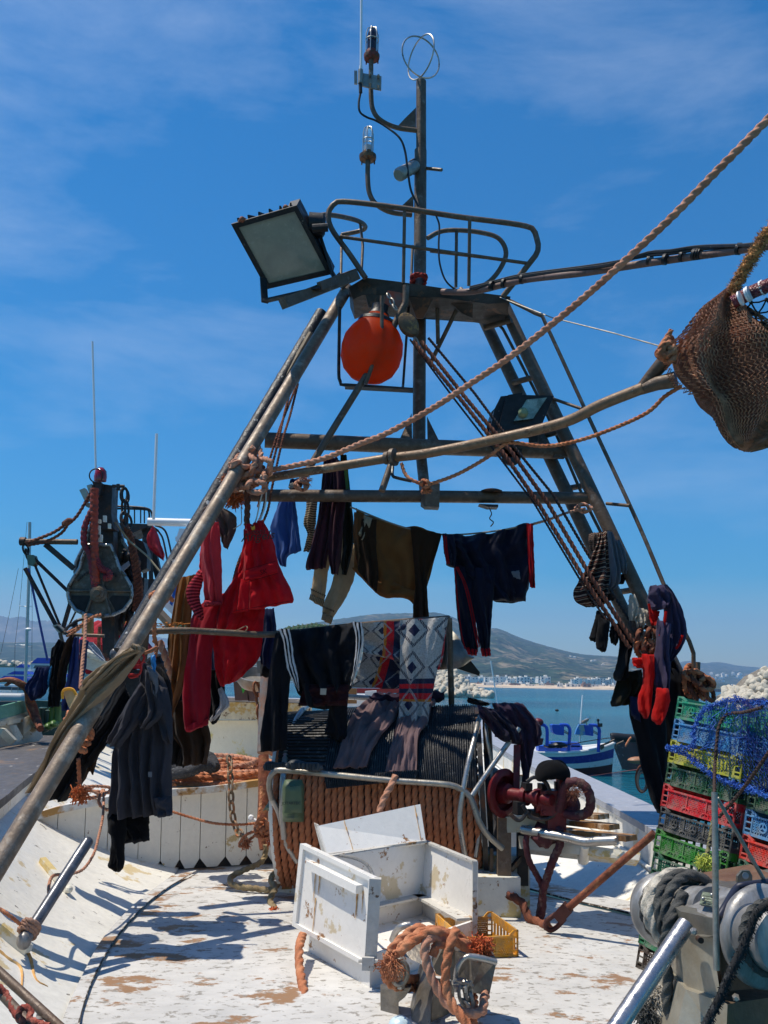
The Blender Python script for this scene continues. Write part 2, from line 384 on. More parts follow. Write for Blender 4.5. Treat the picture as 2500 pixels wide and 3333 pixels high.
terrain('hills',[(-300,2020),(-60,2000),(0,2004),(30,2012),(70,2008),(110,2022),(150,2020),(200,2028),(270,2040),(330,2055),(400,2050),(520,2075),(700,2090),(900,2110)],[(-300,2185),(0,2190),(400,2199),(900,2209)],6500,5200,HILLR,seed=5,nu=240,rough=1.6,jag=3)
terrain('hills',[(-300,2088),(0,2090),(200,2092),(400,2100),(700,2120),(900,2140)],[(-300,2186),(0,2191),(400,2200),(900,2212)],3200,2300,HILLG,seed=12,nu=100,rough=.5)
SAND=mat('beach_sand',(.62,.48,.33),.9,0,(.3,.24,.16),.3,.02,var=.15,vsc=.05,bump=0,edge=.2)
s=M();a=[P(x,y,d)for x,y,d in((1300,2225,1400),(2060,2245,1400),(2600,2250,2600))]
s.grid(lambda u,v:(lambda q:V((q.x,q.y+v*70,.3+6*v)))((a[0].lerp(a[1],u*2)if u<.5 else a[1].lerp(a[2],u*2-1))),60,3)
O('beach',s,SAND,kind='structure')
def house_mesh(w,d,h,fl,seed,dark,arch=False):
 r=random.Random(seed);wall=M();wall.box((0,0,h/2),(w,d,h));wall.box((0,0,h+.35),(w+.5,d+.5,.7))
 if r.random()<.6:wall.box((r.uniform(-.3,.3)*w,0,h+1.9),(w*.3,d*.5,2.6))
 for _ in range(2):
  if r.random()<.6:wall.box((r.uniform(-.4,.4)*w,-d/2-.7,h*.5),(w*.16,1.4,h*.8))
 return wall
WALLS=mat('white_render_wall',(.92,.86,.76),.8,0,(.55,.52,.47),.2,.2,var=.05,vsc=.5,bump=0,edge=.2)
WIND=mat('dark_window',(.05,.06,.08),.3,0,var=.1,bump=0)
BROWN=mat('brick_brown_wall',(.34,.2,.13),.8,0,var=.15,vsc=.5,bump=0)
WINM=None
def house(x,ybase,D,w,h,fl,seed,label,group,wm=WALLS,parts=True):
 r=random.Random(seed);d=12
 p=P(x,ybase,D);t=T('white_building' if fl>1 else 'small_house',label,'building',group);t['_placed']=1;t.location=(p.x,p.y,max(.3,p.z))
 t.rotation_euler.z=r.uniform(-.25,.25)
 wl=O('wall',house_mesh(w,d,h,fl,seed,None),wm,t,smooth=False)
 nw=max(2,int(w/4.5));nf=fl
 for f in range(nf):
  for i in range(nw):
   if r.random()<.12:continue
   global WINM
   if WINM is None:
    q=M();q.box((0,0,0),(1,.12,1));o=WINM=O('window',q,WIND,t,smooth=False)
   else:o=WINM.copy();COL.objects.link(o);o.parent=t
   o.location=(-w/2+(i+.5)*w/nw,-d/2-.06,(f+.5)*h/fl+.3);o.scale=(w/nw*.42,1,h/fl*.55)
 return t
rr=random.Random(3)
for i in range(17):
 x=1505+i*17+rr.uniform(-3,3)
 house(x,2221+(x-1500)*.012,1520+rr.uniform(-30,80),rr.uniform(10,16),rr.uniform(6,10),2,i,'white arched resort block in the row behind the beach','resort blocks along the far shore')
for i in range(13):
 x=1868+i*15
 house(x,2229+(x-1860)*.006,1560+i*6,9.5,rr.uniform(8,11),3,40+i,'white apartment block in the terrace at the right end of the far shore','apartment blocks along the far shore')
for i in range(20):
 x=1500+i*29+rr.uniform(-8,8)
 house(x,2233+(x-1500)*.012,1440+rr.uniform(-10,40),rr.uniform(8,20),rr.uniform(3.5,6),1,80+i,'low building right behind the sand of the far beach','low beach buildings on the far shore',BROWN if i%4==2 else WALLS)
for i in range(15):
 x=2300+i*14
 house(x,2243+(x-2300)*.015,2600,14,rr.uniform(6,12),2,120+i,'tiny white building on the distant shore beyond the crates','distant buildings at the far right shore')
HM={}
def small(x,y,D,w,h,seed,label,group):
 k=seed%5
 if k not in HM:
  q=M();q.box((0,0,.5),(1,.8,1));q.box((.1*k-.2,0,1.05),(.5,.6,.3));
  for i in range(3):q.box((-.35+.3*i,-.39,.5),(.12,.04,.4))
  o=O('hillside_house',q,WALLS,label=label,cat='house',group=group,smooth=False);HM[k]=o
 else:
  o=HM[k].copy();COL.objects.link(o);o['label']=label;o['group']=group;ROOTS.append(o)
 o['_placed']=1;p=P(x,y,D);o.location=p;o.scale=(w,w,h);o.rotation_euler.z=seed
for i in range(90):
 x=rr.choice([rr.gauss(1720,55),rr.gauss(1860,60),rr.gauss(1960,45),rr.uniform(1480,2010)]);y=2112+(x-1560)*.17*rr.uniform(.6,1.3)+rr.uniform(-4,26)
 if not 1440<x<2080 or y>2205:continue
 small(x,min(y,2200),1950+(2225-y)*9,rr.uniform(7,13),rr.uniform(4,7),i,'tiny white house scattered on the green hillside across the bay','hillside houses across the bay')
for i in range(28):
 x=rr.uniform(2290,2500);y=rr.gauss(2205,9);small(x,min(2235,y),3400,rr.uniform(9,15),7,i,'tiny white house on the far right hillside above the crates','hillside houses at the far right')
m,nt,b=newmat('haze_air');nt.nodes.remove(b)
pv=nt.nodes.new('ShaderNodeVolumePrincipled');pv.inputs['Color'].default_value=(.38,.64,1,1);pv.inputs['Density'].default_value=.00018;pv.inputs['Anisotropy'].default_value=.1
nt.links.new(pv.outputs[0],nt.nodes['Material Output'].inputs['Volume'])
s=M();s.box((500,4400,340),(14000,9400,684));O('haze',s,m,kind='stuff',smooth=False)
CONC=mat('pale_concrete',(.50,.45,.36),.85,0,(.26,.22,.16),.2,3,var=.12,vsc=5,bump=.2,bsc=20,edge=.2)
ROCKM=mat('breakwater_core',(.20,.17,.13),.95,0,var=.4,vsc=1.5,bump=.8,bsc=3)
tp=M()
for d in(V((0,0,1)),V((.943,0,-.333)),V((-.471,.816,-.333)),V((-.471,-.816,-.333))):
 tp.lathe((0,0,0),d,[(0,.52),(.4,.50),(1.15,.36),(1.22,.28)],10)
TET=None
def tet(p,sc,label,group):
 global TET
 if TET is None:o=TET=O('concrete_tetrapod',tp,CONC,label=label,cat='tetrapod',group=group,sharp=50)
 else:o=TET.copy();COL.objects.link(o);ROOTS.append(o)
 o['label']=label;o['group']=group;o['_placed']=1
 o.location=p;o.scale=(sc,)*3;o.rotation_euler=(rr.uniform(0,6),rr.uniform(0,6),rr.uniform(0,6))
def pile(outline,D,n,sc,label,group,depth=16):
 q=M();top=[P(x,y+6,D+depth*.4)for x,y in outline]
 q.slab([V((top[0].x,top[0].y,-.5))]+top+[V((top[-1].x,top[-1].y,-.5))],(0,depth*.6,0));O('rubble_mound',q,ROCKM,kind='structure',smooth=False)
 xs=[p[0]for p in outline];pts=resample([(x,y,0)for x,y in outline],60);c=0;tries=0
 while c<n and tries<9000:
  tries+=1;k=rr.randrange(60);x=pts[k].x;zt=P(x,pts[k].y,D).z;f=rr.random()
  z=lin(.1,zt-sc*.5,f)
  if z<0:z=.2
  p=P(x,pts[k].y,D);tet(V((p.x,D-depth*.3*(1-f)+f*depth*.35+rr.uniform(-.8,.8),z)),sc*rr.uniform(.85,1.1),label,group);c+=1
pile([(1380,2185),(1440,2178),(1480,2185),(1520,2215),(1560,2245),(1592,2268)],275,120,1.9,'pale concrete tetrapod in the breakwater end seen left of the drum winch jacket','tetrapods of the left breakwater')
pile([(2385,2262),(2420,2245),(2450,2225),(2480,2195),(2530,2170),(2600,2160)],190,100,1.75,'pale concrete tetrapod in the breakwater heap above the crates','tetrapods of the right breakwater')
def rockrow():
 for i in range(46):
  x=-40+i*9.5;q=M();p=P(x,2156+rr.uniform(-3,9)+i*.15,270);q.ball((p.x,p.y,p.z),(rr.uniform(.6,1.3),.9,rr.uniform(.5,.9)),8,1.5,.5,i)
  O('breakwater_rock',q,CONC,label='pale boulder on the breakwater ridge behind the moored yachts',cat='rock',group='boulders behind the marina')
 q=M();a=P(-100,2162,271);b2=P(420,2168,271);q.slab([V((a.x,271,-1)),a,b2,V((b2.x,271,-1))],(0,3,0));O('rubble_mound',q,CONC,kind='structure',smooth=False)
rockrow()
DZ=2.55
def zz(x0,y0,s,pts,d=None):
 return[(x0+p[0]*s,y0+p[1]*s,p[2]if len(p)>2 else d)for p in pts]
def pz(pts,z):return[PZ(x,y,z)for x,y in pts]
DECKM=mat('worn_white_deck',(.54,.525,.50),.5,0,(.28,.16,.085),.31,3.6,(.26,.24,.21),.31,24,var=.12,vsc=9,bump=.14,bsc=50,edge=.03,stretch=(.8,1.3,1),det=12)
CAPM=mat('worn_grey_cap_rail',(.085,.078,.078),.6,0,(.50,.48,.45),.15,11,(.17,.11,.07),.25,3,var=.25,bump=.25,edge=.06,stretch=(1,.3,1),det=9)
CAPG=mat('grey_paint_cap_rail',(.30,.31,.35),.5,0,(.62,.62,.62),.12,14,(.2,.2,.22),.2,4,var=.1,bump=.2,edge=.05)
HULLM=mat('white_bulwark_paint',(.76,.73,.66),.42,0,(.16,.13,.10),.12,17,(.60,.48,.28),.22,2.2,var=.09,bump=.35,bsc=6,edge=.03)
FB=T('fishing_boat','white wooden fishing boat whose worn foredeck fills the foreground','fishing boat')
s=M()
Lout=pz([(120,3600),(200,3333),(262,3190),(340,3050),(450,2935),(560,2852)],DZ)
Lin=pz([(215,3600),(255,3333),(310,3170),(395,3030),(510,2915),(640,2835)],DZ)
Rin=pz([(3600,3600),(3000,3333),(2500,3120),(2110,2990),(1860,2930),(1640,2872)],DZ)
Rout=[p+V((.10,.25,0))for p in Rin]
lo=resample(Lout,41);li=resample(Lin,41);ri=resample(Rin,41);ro=resample(Rout,41)
def deck(u,v):
 j=min(int(v*40+.5),40);p=li[j].lerp(ri[j],u);return p+V((0,0,-.012+.02*math.sin(math.pi*u)))
s.grid(deck,60,40);O('deck',s,DECKM,FB)
s=M();s.grid(lambda u,v:(lambda j:lo[j].lerp(li[j],u)+V((0,0,.006)))(min(int(v*40+.5),40)),4,40);O('deck_margin',s,DECKM,FB);s=M()
s.grid(lambda u,v:(lambda j:ri[j].lerp(ro[j],u*1.0)+V((0,0,.006)))(min(int(v*40+.5),40)),4,40);O('deck_margin',s,DECKM,FB)
SEAM=mat('dark_seam',(.05,.038,.03),.8,0,(.5,.45,.4),.35,18,var=.4,edge=.05)
s=M();s.tube([p+V((.0,0,.002))for p in li],.008,n=5,flat=.6,prof=lambda i,t:.45+1.1*abs(nz(i*.7,3)));O('deck_seam',s,SEAM,FB)
s=M();s.tube([p+V((0,0,.002))for p in ri],.009,n=5,prof=lambda i,t:.6+.9*abs(nz(i*.7,5)));O('deck_seam',s,SEAM,FB)
s=M();bk=[lo[40],li[40],ri[40],ro[40]]
s.add([lo[40]+V((-.5,-.05,-.03)),ro[40]+V((.6,-.1,-.03)),ro[40]+V((.3,5.5,-.03)),lo[40]+V((-.4,5.5,-.03))],[(0,1,2,3)]);O('deck',s,DECKM,FB)
RZ=3.12
capO=[PZ(-320,2560,RZ),PZ(-120,2480,RZ),PZ(0,2428,RZ),PZ(110,2385,RZ),PZ(200,2345,RZ),PZ(300,2318,RZ),PZ(420,2295,RZ),PZ(560,2288,RZ-.02)]
capI=[PZ(-420,2900,RZ),PZ(-180,2730,RZ),PZ(0,2605,RZ),PZ(100,2525,RZ),PZ(200,2455,RZ),PZ(300,2398,RZ),PZ(420,2355,RZ),PZ(560,2335,RZ-.02)]
co=resample(capO,41);ci=resample(capI,41)
s=M();gi=lambda arr,v:arr[min(int(v*40+.5),40)]
s.grid(lambda u,v:gi(co,v).lerp(gi(ci,v),u)+V((0,0,.004*nz(u*4,v*30))),6,40,back=lambda u,v:gi(co,v).lerp(gi(ci,v),u)-V((0,0,.05)))
O('cap_rail',s,CAPM,FB)
s=M()
def apron(u,v):p=gi(ci,v);return p+V((-.02,0,-.05-.08*u))
s.grid(apron,3,40,back=lambda u,v:apron(u,v)+V((-.05,0,0)));O('rail_apron',s,HULLM,FB)
bt=[p+V((-.03,0,-.13))for p in ci]
def edge_at(arr,Y,xfar):
 for a,b_ in zip(arr,arr[1:]):
  if a.y<=Y<=b_.y:return a.lerp(b_,(Y-a.y)/(b_.y-a.y+1e-9))
 if Y<arr[0].y:return V((arr[0].x,Y,arr[0].z))
 e=arr[-1];t=min(1,(Y-e.y)/4);return V((lin(e.x,xfar,t),Y,e.z))
s=M()
def flare(u,v):
 a=gi(bt,v);b_=edge_at(lo,a.y,-1.7)+V((0,0,-.02))
 p=a.lerp(b_,u);p.z-=.05*math.sin(math.pi*u);return p
s.grid(flare,14,40);O('bulwark',s,HULLM,FB,sharp=70)
s=M();s.grid(lambda u,v:gi(co,v)+V((-.12*u+.0,0,-.05-3.3*u)),6,40);O('hull_side',s,WPAINT,FB)
topl=resample([(100,2652,0),(200,2622,0),(350,2592,0),(500,2572,0),(700,2556,0),(860,2535,0),(960,2528,0),(1200,2520,0),(1700,2520,0)],60)
s=M();wd=7.05
edges=[110,190,280,355,455,528,590,655,738,805,873,935,1005,1100,1200,1300,1400,1500,1600,1700]
def topy(x):
 for a,b_ in zip(topl,topl[1:]):
  if a.x<=x<=b_.x:return lin(a.y,b_.y,(x-a.x)/(b_.x-a.x))
 return topl[0].y if x<topl[0].x else topl[-1].y
def wdep(x):return lin(6.15,6.85,min(1,max(0,(x-110)/760)))
for a,b_ in zip(edges,edges[1:]):
 a2,b2=a+1.2,b_-1.2;da,db=wdep(a),wdep(b_)
 A=P(a2,topy(a2)+10,da);B=P(b2,topy(b2)+10,db);zb=DZ-.02
 cut=min(24,(b2-a2)*.34)*(.35+.65*abs(math.sin(a*1.7)))
 def dn(x,d,z):q=P(x,2700,d);t=(z-CAM.z)/(q.z-CAM.z)if False else 1;return V((q.x,q.y,z))
 ac=dn(a2,da,zb+.06);bc=dn(b2,db,zb+.06);a0=dn(a2+cut,lin(da,db,cut/(b2-a2)),zb);b0=dn(b2-cut,lin(db,da,cut/(b2-a2)),zb)
 s.slab([A,B,bc,b0,a0,ac],(0.0,.03,0))
s2=M();s2.grid(lambda u,v:(lambda x:V((P(x,topy(x),wdep(x)).x,wdep(x)+.035,lin(P(x,topy(x)+12,wdep(x)).z,DZ-.04,v))))(lin(110,1700,u)),40,2)
PW=mat('grey_white_plank_paint',(.76,.72,.64),.5,0,(.16,.09,.05),.09,22,(.50,.38,.20),.12,5,var=.05,bump=.25,bsc=26,edge=.03)
O('plank_wall',s,PW,FB,sharp=20);O('plank_backing',s2,DARKST,FB)
s=M();tp_=[P(q.x,q.y,wdep(q.x))for q in topl]
s.grid(lambda u,v:gi2(tp_,v)+V((0,lin(-.05,.16,u),0)),2,59,back=lambda u,v:gi2(tp_,v)+V((0,lin(-.05,.16,u),-.05)))if False else None
def gi2(arr,v):return arr[min(int(v*(len(arr)-1)+.5),len(arr)-1)]
s.grid(lambda u,v:gi2(tp_,v)+V((0,lin(-.05,.16,u),0)),2,59,back=lambda u,v:gi2(tp_,v)+V((0,lin(-.05,.16,u),-.045)))
O('plank_wall_cap',s,mat('ochre_white_cap',(.66,.65,.62),.5,0,(.45,.24,.07),.42,3,(.2,.1,.05),.15,12,edge=.08),FB)
s=M();s.slab([P(560,2592,6.75),P(1500,2548,7.0),P(1500,2548,7.0)+V((.3,1.4,0)),P(560,2592,6.75)+V((-.2,1.6,0))],(0,0,-.04));O('platform',s,PW,FB)
s=M();s.slab([P(600,2345,8.4),P(1010,2345,8.4),P(1010,2560,8.4),P(600,2560,8.4)],(0,.08,0));O('far_bulkhead',s,mat('cream_peeling_paint',(.78,.74,.60),.5,0,(.42,.30,.10),.10,14,(.70,.58,.22),.25,3,edge=.04,var=.05),FB)
s=M();s.slab([P(640,2283,8.3),P(1010,2290,8.3),P(1010,2344,8.3),P(640,2342,8.3)],(0,.2,0));O('rail_board',s,mat('peeling_cream_rust',(.68,.62,.45),.6,0,(.17,.08,.03),.32,9,(.60,.42,.15),.35,4,edge=.04,bump=.5),FB)
s=M();s.slab([P(650,2268,8.1),P(1010,2276,8.1),P(1010,2288,8.2),P(645,2282,8.2)],(0,.4,0));O('rail_board_cap',s,CAPG,FB)
rcO=[PZ(1520,2310,2.95),PZ(1640,2390,2.95),PZ(1730,2440,2.95),PZ(1870,2505,2.95),PZ(2010,2568,2.95),PZ(2165,2640,2.95),PZ(2420,2760,2.95),PZ(2900,2990,2.95)]
rcI=[PZ(1480,2350,2.95),PZ(1600,2420,2.95),PZ(1730,2494,2.95),PZ(1870,2560,2.95),PZ(2010,2635,2.95),PZ(2160,2720,2.95),PZ(2420,2870,2.95),PZ(2900,3160,2.95)]
xo=resample(rcO,41);xi=resample(rcI,41);dr=resample([q for q in reversed(ri)],41)
s=M();s.grid(lambda u,v:gi(xi,v).lerp(gi(xo,v),u),4,40,back=lambda u,v:gi(xi,v).lerp(gi(xo,v),u)-V((0,0,.045)));O('cap_rail',s,CAPG,FB)
s=M();s.grid(lambda u,v:gi(xi,v)+V((.015,0,-.045-.20*u)),4,40,back=lambda u,v:gi(xi,v)+V((.06,0,-.045-.20*u)));O('rail_apron',s,HULLM,FB)
s=M();s.tube([q+V((.0,0,-.245))for q in xi],.014,n=8);O('rubbing_strip',s,WPAINT,FB)
s=M()
def fl2(u,v):
 a=gi(xi,v)+V((.03,0,-.25));b_=edge_at(ro,a.y,1.2)+V((.03,0,-.03));return a.lerp(b_,u)+V((0,0,-.03*math.sin(math.pi*u)))
s.grid(fl2,14,40);O('bulwark',s,HULLM,FB,sharp=70)
s=M();s.grid(lambda u,v:gi(xo,v)+V((.1*u,0,-.045-3.3*u)),6,40);O('hull_side',s,WPAINT,FB)
def tb(m,pts,r,d=None,n=12,smooth=False,**k):return m.tube(PP(pts,d),r,n=n,smooth=smooth,**k)
G=T('mast_gantry','weathered steel A-frame gantry carrying the mast over the foredeck','mast gantry')
s=M();tb(s,[(1132,938,6.7),(10,2792,4.25),(-250,3222,3.9)],.044,n=18);O('leg',s,mat('sunlit_weathered_steel',(.23,.165,.115),.5,.15,(.14,.10,.07),.3,6,(.38,.33,.27),.25,11,var=.2,bump=.2,edge=.2),G)  # weathered steel in a brighter tan: sunlight on the leg put into the colour
s=M();tb(s,[(1046,1018,6.75),(393,2122,5.5)],.046,n=14,prof=lambda i,t:1);O('leg',s,TAR,G)
s=M();q=resample(PP([(1046,1018,6.75),(393,2122,5.5)]),60);s.tube([a+V((0,0,.0))for a in q],.048,n=12,prof=lambda i,t:.97+.1*nz(i*.9,2));O('tarred_wrap',s,TAR,G)
s=M();tb(s,[(1010,1085,6.6),(808,1440,6.2),(700,1640,6.0)],.02,n=6);O('batten',s,mat('pale_wood_batten',(.30,.24,.17),.8,var=.2),G)
s=M();tb(s,[(110,2600,4.7),(-30,2835,4.35)],.03);O('brace',s,STEEL,G)
for(a,b_)in(((1556,1000,7.0),(2120,2180,6.3)),((1636,985,6.75),(2275,2345,6.0))):
 s=M();tb(s,[a,b_],.047,n=16);O('leg',s,STEEL,G)
for a,b_ in(((1578,1067),(1665,1042)),((1669,1246),(1752,1224)),((1750,1424),(1835,1401)),((1838,1592),(1922,1576)),((2010,1928),(2085,1916))):
 s=M();tb(s,[(a[0],a[1],6.75),(b_[0],b_[1],6.6)],.022,n=10);O('rung',s,STEEL,G)
s=M();tb(s,[(862,1432,6.35),(1400,1455,6.5),(1835,1470,6.55)],.056,n=18);O('crossbeam',s,STEEL,G)
s=M();tb(s,[(722,1612,6.2),(1400,1616,6.3),(1945,1622,6.4)],.043,n=18);O('crossbeam',s,STEEL,G)
M_=M();tb(M_,[(1371,265,6.9),(1371,492,6.9)],.042,n=18);tb(M_,[(1369,490,6.9),(1364,1450,6.75)],.05,n=18);tb(M_,[(1366,1440,6.7),(1388,1645,6.5)],.04,n=14);O('mast_pole',M_,STEEL,G)
s=M();s.slab(PP([(1384,1573,6.15),(1432,1573,6.15),(1430,1650,6.15),(1383,1648,6.15)]),(0,.12,0));s.slab(PP([(1384,1573,6.14),(1372,1580,6.2),(1371,1640,6.2),(1383,1648,6.14)]),(0,.1,0));O('mast_foot_box',s,STEEL,G)
s=M();s.slab(PP([(1340,1345,6.6),(1297,1438,6.45),(1342,1440,6.45)]),(.0,.012,0));O('gusset',s,STEEL,G)
s=M();s.slab(PP([(1390,1355,6.6),(1392,1440,6.45),(1432,1440,6.45)]),(0,.012,0));O('gusset',s,STEEL,G)
s=M();s.slab(PP([(1822,1448,6.5),(1870,1478,6.5),(1868,1482,6.5),(1800,1490,6.5)]),(0,.05,0));O('gusset',s,STEEL,G)
s=M()
top=PP([(1187,903,6.35),(1300,917,6.3),(1436,937,6.3),(1662,965,6.45),(1655,1000,6.5),(1560,985,6.4),(1430,968,6.3),(1290,962,6.3),(1180,960,6.4),(1150,975,6.5),(1135,935,6.5)])
s.slab(top,(0,.38,.0));s.slab(PP([(1466,985,6.4),(1540,990,6.4),(1538,1035,6.5),(1505,1020,6.45)]),(0,.03,0));s.slab(PP([(1578,990,6.4),(1652,985,6.4),(1655,1022,6.5),(1620,1015,6.5)]),(0,.03,0))
s.slab(PP([(1330,965,6.3),(1410,972,6.3),(1378,1035,6.4),(1355,1035,6.4)]),(0,.02,0));s.slab(PP([(1190,960,6.4),(1240,960,6.3),(1235,998,6.35),(1200,1000,6.4)]),(0,.03,0))
O('top_platform',s,mat('dark_brown_platform_steel',(.06,.042,.032),.55,.2,(.14,.07,.04),.3,5,var=.25),G,sharp=25)
s=M();s.slab(PP([(1262,945,6.27),(1318,955,6.26),(1300,1000,6.27),(1250,992,6.27)]),(0,.02,0));O('orange_plate',s,mat('faded_orange_plate',(.40,.07,.03),.6,0,(.2,.12,.09),.4,8,edge=.2),G)
s=M();s.beam(P(1158,897,6.3),P(922,988,5.9),.07,.07);s.beam(P(1120,905,6.6),P(1100,925,6.6),.06,.1);s.beam(P(1158,888,6.35),P(1040,932,6.0),.03,.06);O('outrigger_arm',s,STEEL,G,sharp=25)
def rail(name,pts,r,d=None):
 s=M();s.tube(resample(PP(pts,d),60),r,n=10);return O(name,s,STEEL,G)
rail('guard_rail',[(1190,905,6.3),(1140,830,6.3),(1083,751,6.3),(1068,705,6.3),(1081,670,6.3),(1118,656,6.3),(1297,676,6.25),(1495,706,6.25),(1712,736,6.3),(1744,769,6.3),(1751,815,6.3),(1721,860,6.3),(1637,965,6.4)],.021)
rail('guard_rail',[(1545,945,7.3),(1595,915,7.3),(1632,868,7.3),(1647,820,7.3),(1622,775,7.3),(1560,756,7.3),(1480,749,7.3),(1430,755,7.3),(1392,775,7.25)],.021)
rail('guard_rail',[(1091,905,6.7),(1060,855,6.6),(1012,778,6.5),(1003,738,6.5),(1031,705,6.6),(1078,700,6.7),(1157,716,7),(1188,735,7.2),(1177,750,7.3),(1111,765,7.3)],.02)
for pts,r in(([(1106,770,6.28),(1420,815,6.25),(1716,857,6.3)],.013),([(1317,684,6.25),(1313,922,6.3)],.013),([(1529,712,6.25),(1526,930,6.35)],.013),([(1486,752,7.3),(1484,935,7.3)],.014),([(1400,818,7.28),(1640,846,7.3)],.012),([(1112,764,7.3),(1110,898,7.1)],.012),([(1172,722,7.1),(1181,800,7),(1176,895,6.9)],.012),([(1343,800,7.3),(1338,920,7.2)],.012)):
 s=M();tb(s,pts,r);O('rail_bar',s,STEEL,G)
for pts,r,nm in(([(1500,940,6.5),(1512,956,6.45),(1400,1185,6.7)],.016,'brace'),([(1423,990,6.5),(1426,1120,6.6)],.016,'brace'),([(1322,930,6.2),(1320,985,6.2),(1237,1150,6.2),(968,1585,6.1)],.024,'brace'),([(1243,963,6.1),(1243,1108,6.1)],.014,'brace'),([(1246,1108,6.1),(1215,1180,6.12),(1190,1250,6.14)],.014,'brace'),([(1657,977,6.5),(1757,1029,6.4),(1778,1058,6.4),(1916,1357,6.3),(2073,1695,6.1),(2162,1905,6.0),(2230,2062,5.9),(2256,2115,5.9),(2257,2210,5.9)],.014,'hand_rail'),([(1555,990,6.8),(1625,1058,6.8),(1650,1095,6.8),(1790,1370,6.7),(1900,1620,6.6),(1990,1800,6.5)],.012,'hand_rail'),([(1800,1298,6.5),(1892,1330,6.35)],.012,'rail_bar'),([(1975,1639,6.3),(2050,1646,6.1)],.012,'rail_bar'),([(1340,700,6.9),(1270,690,6.85),(1225,665,6.8),(1203,630,6.8),(1197,580,6.8),(1198,512,6.8)],.020,'lamp_arm'),([(1355,425,6.9),(1290,415,6.85),(1240,392,6.8),(1215,360,6.8),(1208,310,6.8),(1208,188,6.8)],.020,'lamp_arm'),([(1388,548,6.9),(1438,553,6.8)],.014,'step_peg')):
 s=M();s.tube(resample(PP(pts),40,smooth=nm in('hand_rail','lamp_arm')),r,n=10);O(nm,s,STEEL,G)
s=M();s.tube(resample(PP([(1106,1000,6.3),(1104,1110,6.3),(1103,1220,6.3),(1110,1245,6.3),(1130,1254,6.3),(1340,1268,6.35)]),40),.012,n=8);tb(s,[(1330,1000,6.5),(1312,1255,6.5)],.010);tb(s,[(1312,1255,6.5),(1310,1266,6.3)],.01);s.slab(PP([(1122,1247,6.25),(1205,1252,6.25),(1345,1262,6.25),(1345,1268,6.25),(1122,1256,6.25)]),(0,.08,0));O('buoy_cradle',s,DARKST,G)
s=M();s.slab(PP([(1293,412,6.9),(1318,385,6.9),(1354,350,6.9),(1354,416,6.9)]),(0,.012,0));O('gusset',s,STEEL,G);s=M();s.slab(PP([(1310,668,6.85),(1346,634,6.85),(1346,672,6.85)]),(0,.012,0));O('gusset',s,STEEL,G)
s=M();s.lathe(P(1665,1484,6.4),(0,1,0),[(0,.07),(.02,.07)],20);s.slab(PP([(1620,1455,6.4),(1700,1460,6.4),(1695,1490,6.4),(1630,1485,6.4)]),(0,.02,0));O('pad_eye',s,DARKST,G)
s=M();s.lathe(P(1600,1598,6.3),(0,0,1),[(-.01,.07),(.0,.075),(.01,.05)],20);s.slab(PP([(1560,1640,6.25),(1622,1642,6.25),(1622,1650,6.25),(1590,1650,6.25)]),(0,.1,0));O('clamp',s,DARKST,G)
s=M();q=PP([(1362,918,6.8)])[0];s.coil(q+V((0,-.05,-.02)),.068,.05,3.2,.012,4);O('rope_lashing',s,mat('red_lashing',(.3,.03,.02),.9),label='red rope lashed round the mast foot on the top platform',cat='rope')
s=M();c=P(1370,186,6.9);R0=.181
for an in(29,-56):
 s.tube([c+V((math.cos(rad(an))*R0*math.cos(t),math.sin(rad(an))*R0*math.cos(t),R0*1.02*math.sin(t)))for t in[i*math.pi/24 for i in range(49)]],.007,n=6)
O('radar_reflector',s,CHROME,label='crossed steel hoops forming a hollow ball on the mast tip',cat='radar reflector')
CAGE=mat('cage_wire_metal',(.45,.45,.42),.35,.8,bump=0)
def lamp(x,yb,yt,d,glass,base,label,rdome,rbase):
 t=T('navigation_light',label,'navigation light');c=P(x,yb,d);h=P(x,yt,d).z-c.z
 s=M();s.lathe(c,(0,0,1),[(-.03,rbase*.3),(-.02,rbase*.95),(0,rbase),(.015,rbase),(.022,rdome*1.15),(.05,rdome*1.1)],18);O('base',s,base,t)
 s=M();s.lathe(c,(0,0,1),[(.04,rdome*.95),(h*.7,rdome*.95),(h*.88,rdome*.7),(h*.96,rdome*.3),(h*.97,.002)],18);O('glass_dome',s,glass,t)
 s=M()
 for k in range(3):
  an=k*math.pi/3+.3;pts=[(-1,.02),(-1,h*.5),(-1,h*.75),(-.75,h*.93),(0,h),(.75,h*.93),(1,h*.75),(1,h*.5),(1,.02)]
  s.tube([c+V((math.cos(an)*a*rdome*1.18,math.sin(an)*a*rdome*1.18,b_))for a,b_ in pts],.0045,n=6)
 s.tube([c+V((math.cos(a)*rdome*1.2,math.sin(a)*rdome*1.2,h*.55))for a in[i*math.pi/10 for i in range(21)]],.005,n=6,cap=False);O('wire_cage',s,CAGE,t)
 for k in range(3):
  a=k*2.1+.4;b2=M();b2.tube([c+V((math.cos(a)*rbase*.85,math.sin(a)*rbase*.85,.02)),c+V((math.cos(a)*rbase*.85,math.sin(a)*rbase*.85,-.045))],.006,n=6);O('bolt',b2,base,t)
 return t,c
mg,nt_,bb=newmat('clear_glass');bb.inputs['Roughness'].default_value=.05;bb.inputs['Transmission Weight'].default_value=.9;bb.inputs['Base Color'].default_value=(.85,.9,.92,1)
RUSTB=mat('rusty_red_base',(.22,.045,.03),.6,.2,(.1,.05,.03),.4,30)
BRASS=mat('tarnished_brass',(.22,.11,.05),.45,.7,(.1,.06,.04),.4,30)
lamp(1210,185,88,6.8,mat('dark_red_glass',(.018,.002,.003),.12,0,var=.05,bump=0,coat=.6),RUSTB,'dark red caged navigation light at the top of the mast',.044,.066)
t,c=lamp(1197,512,411,6.8,mg,BRASS,'clear caged navigation light on the lower bent arm of the mast',.036,.070)
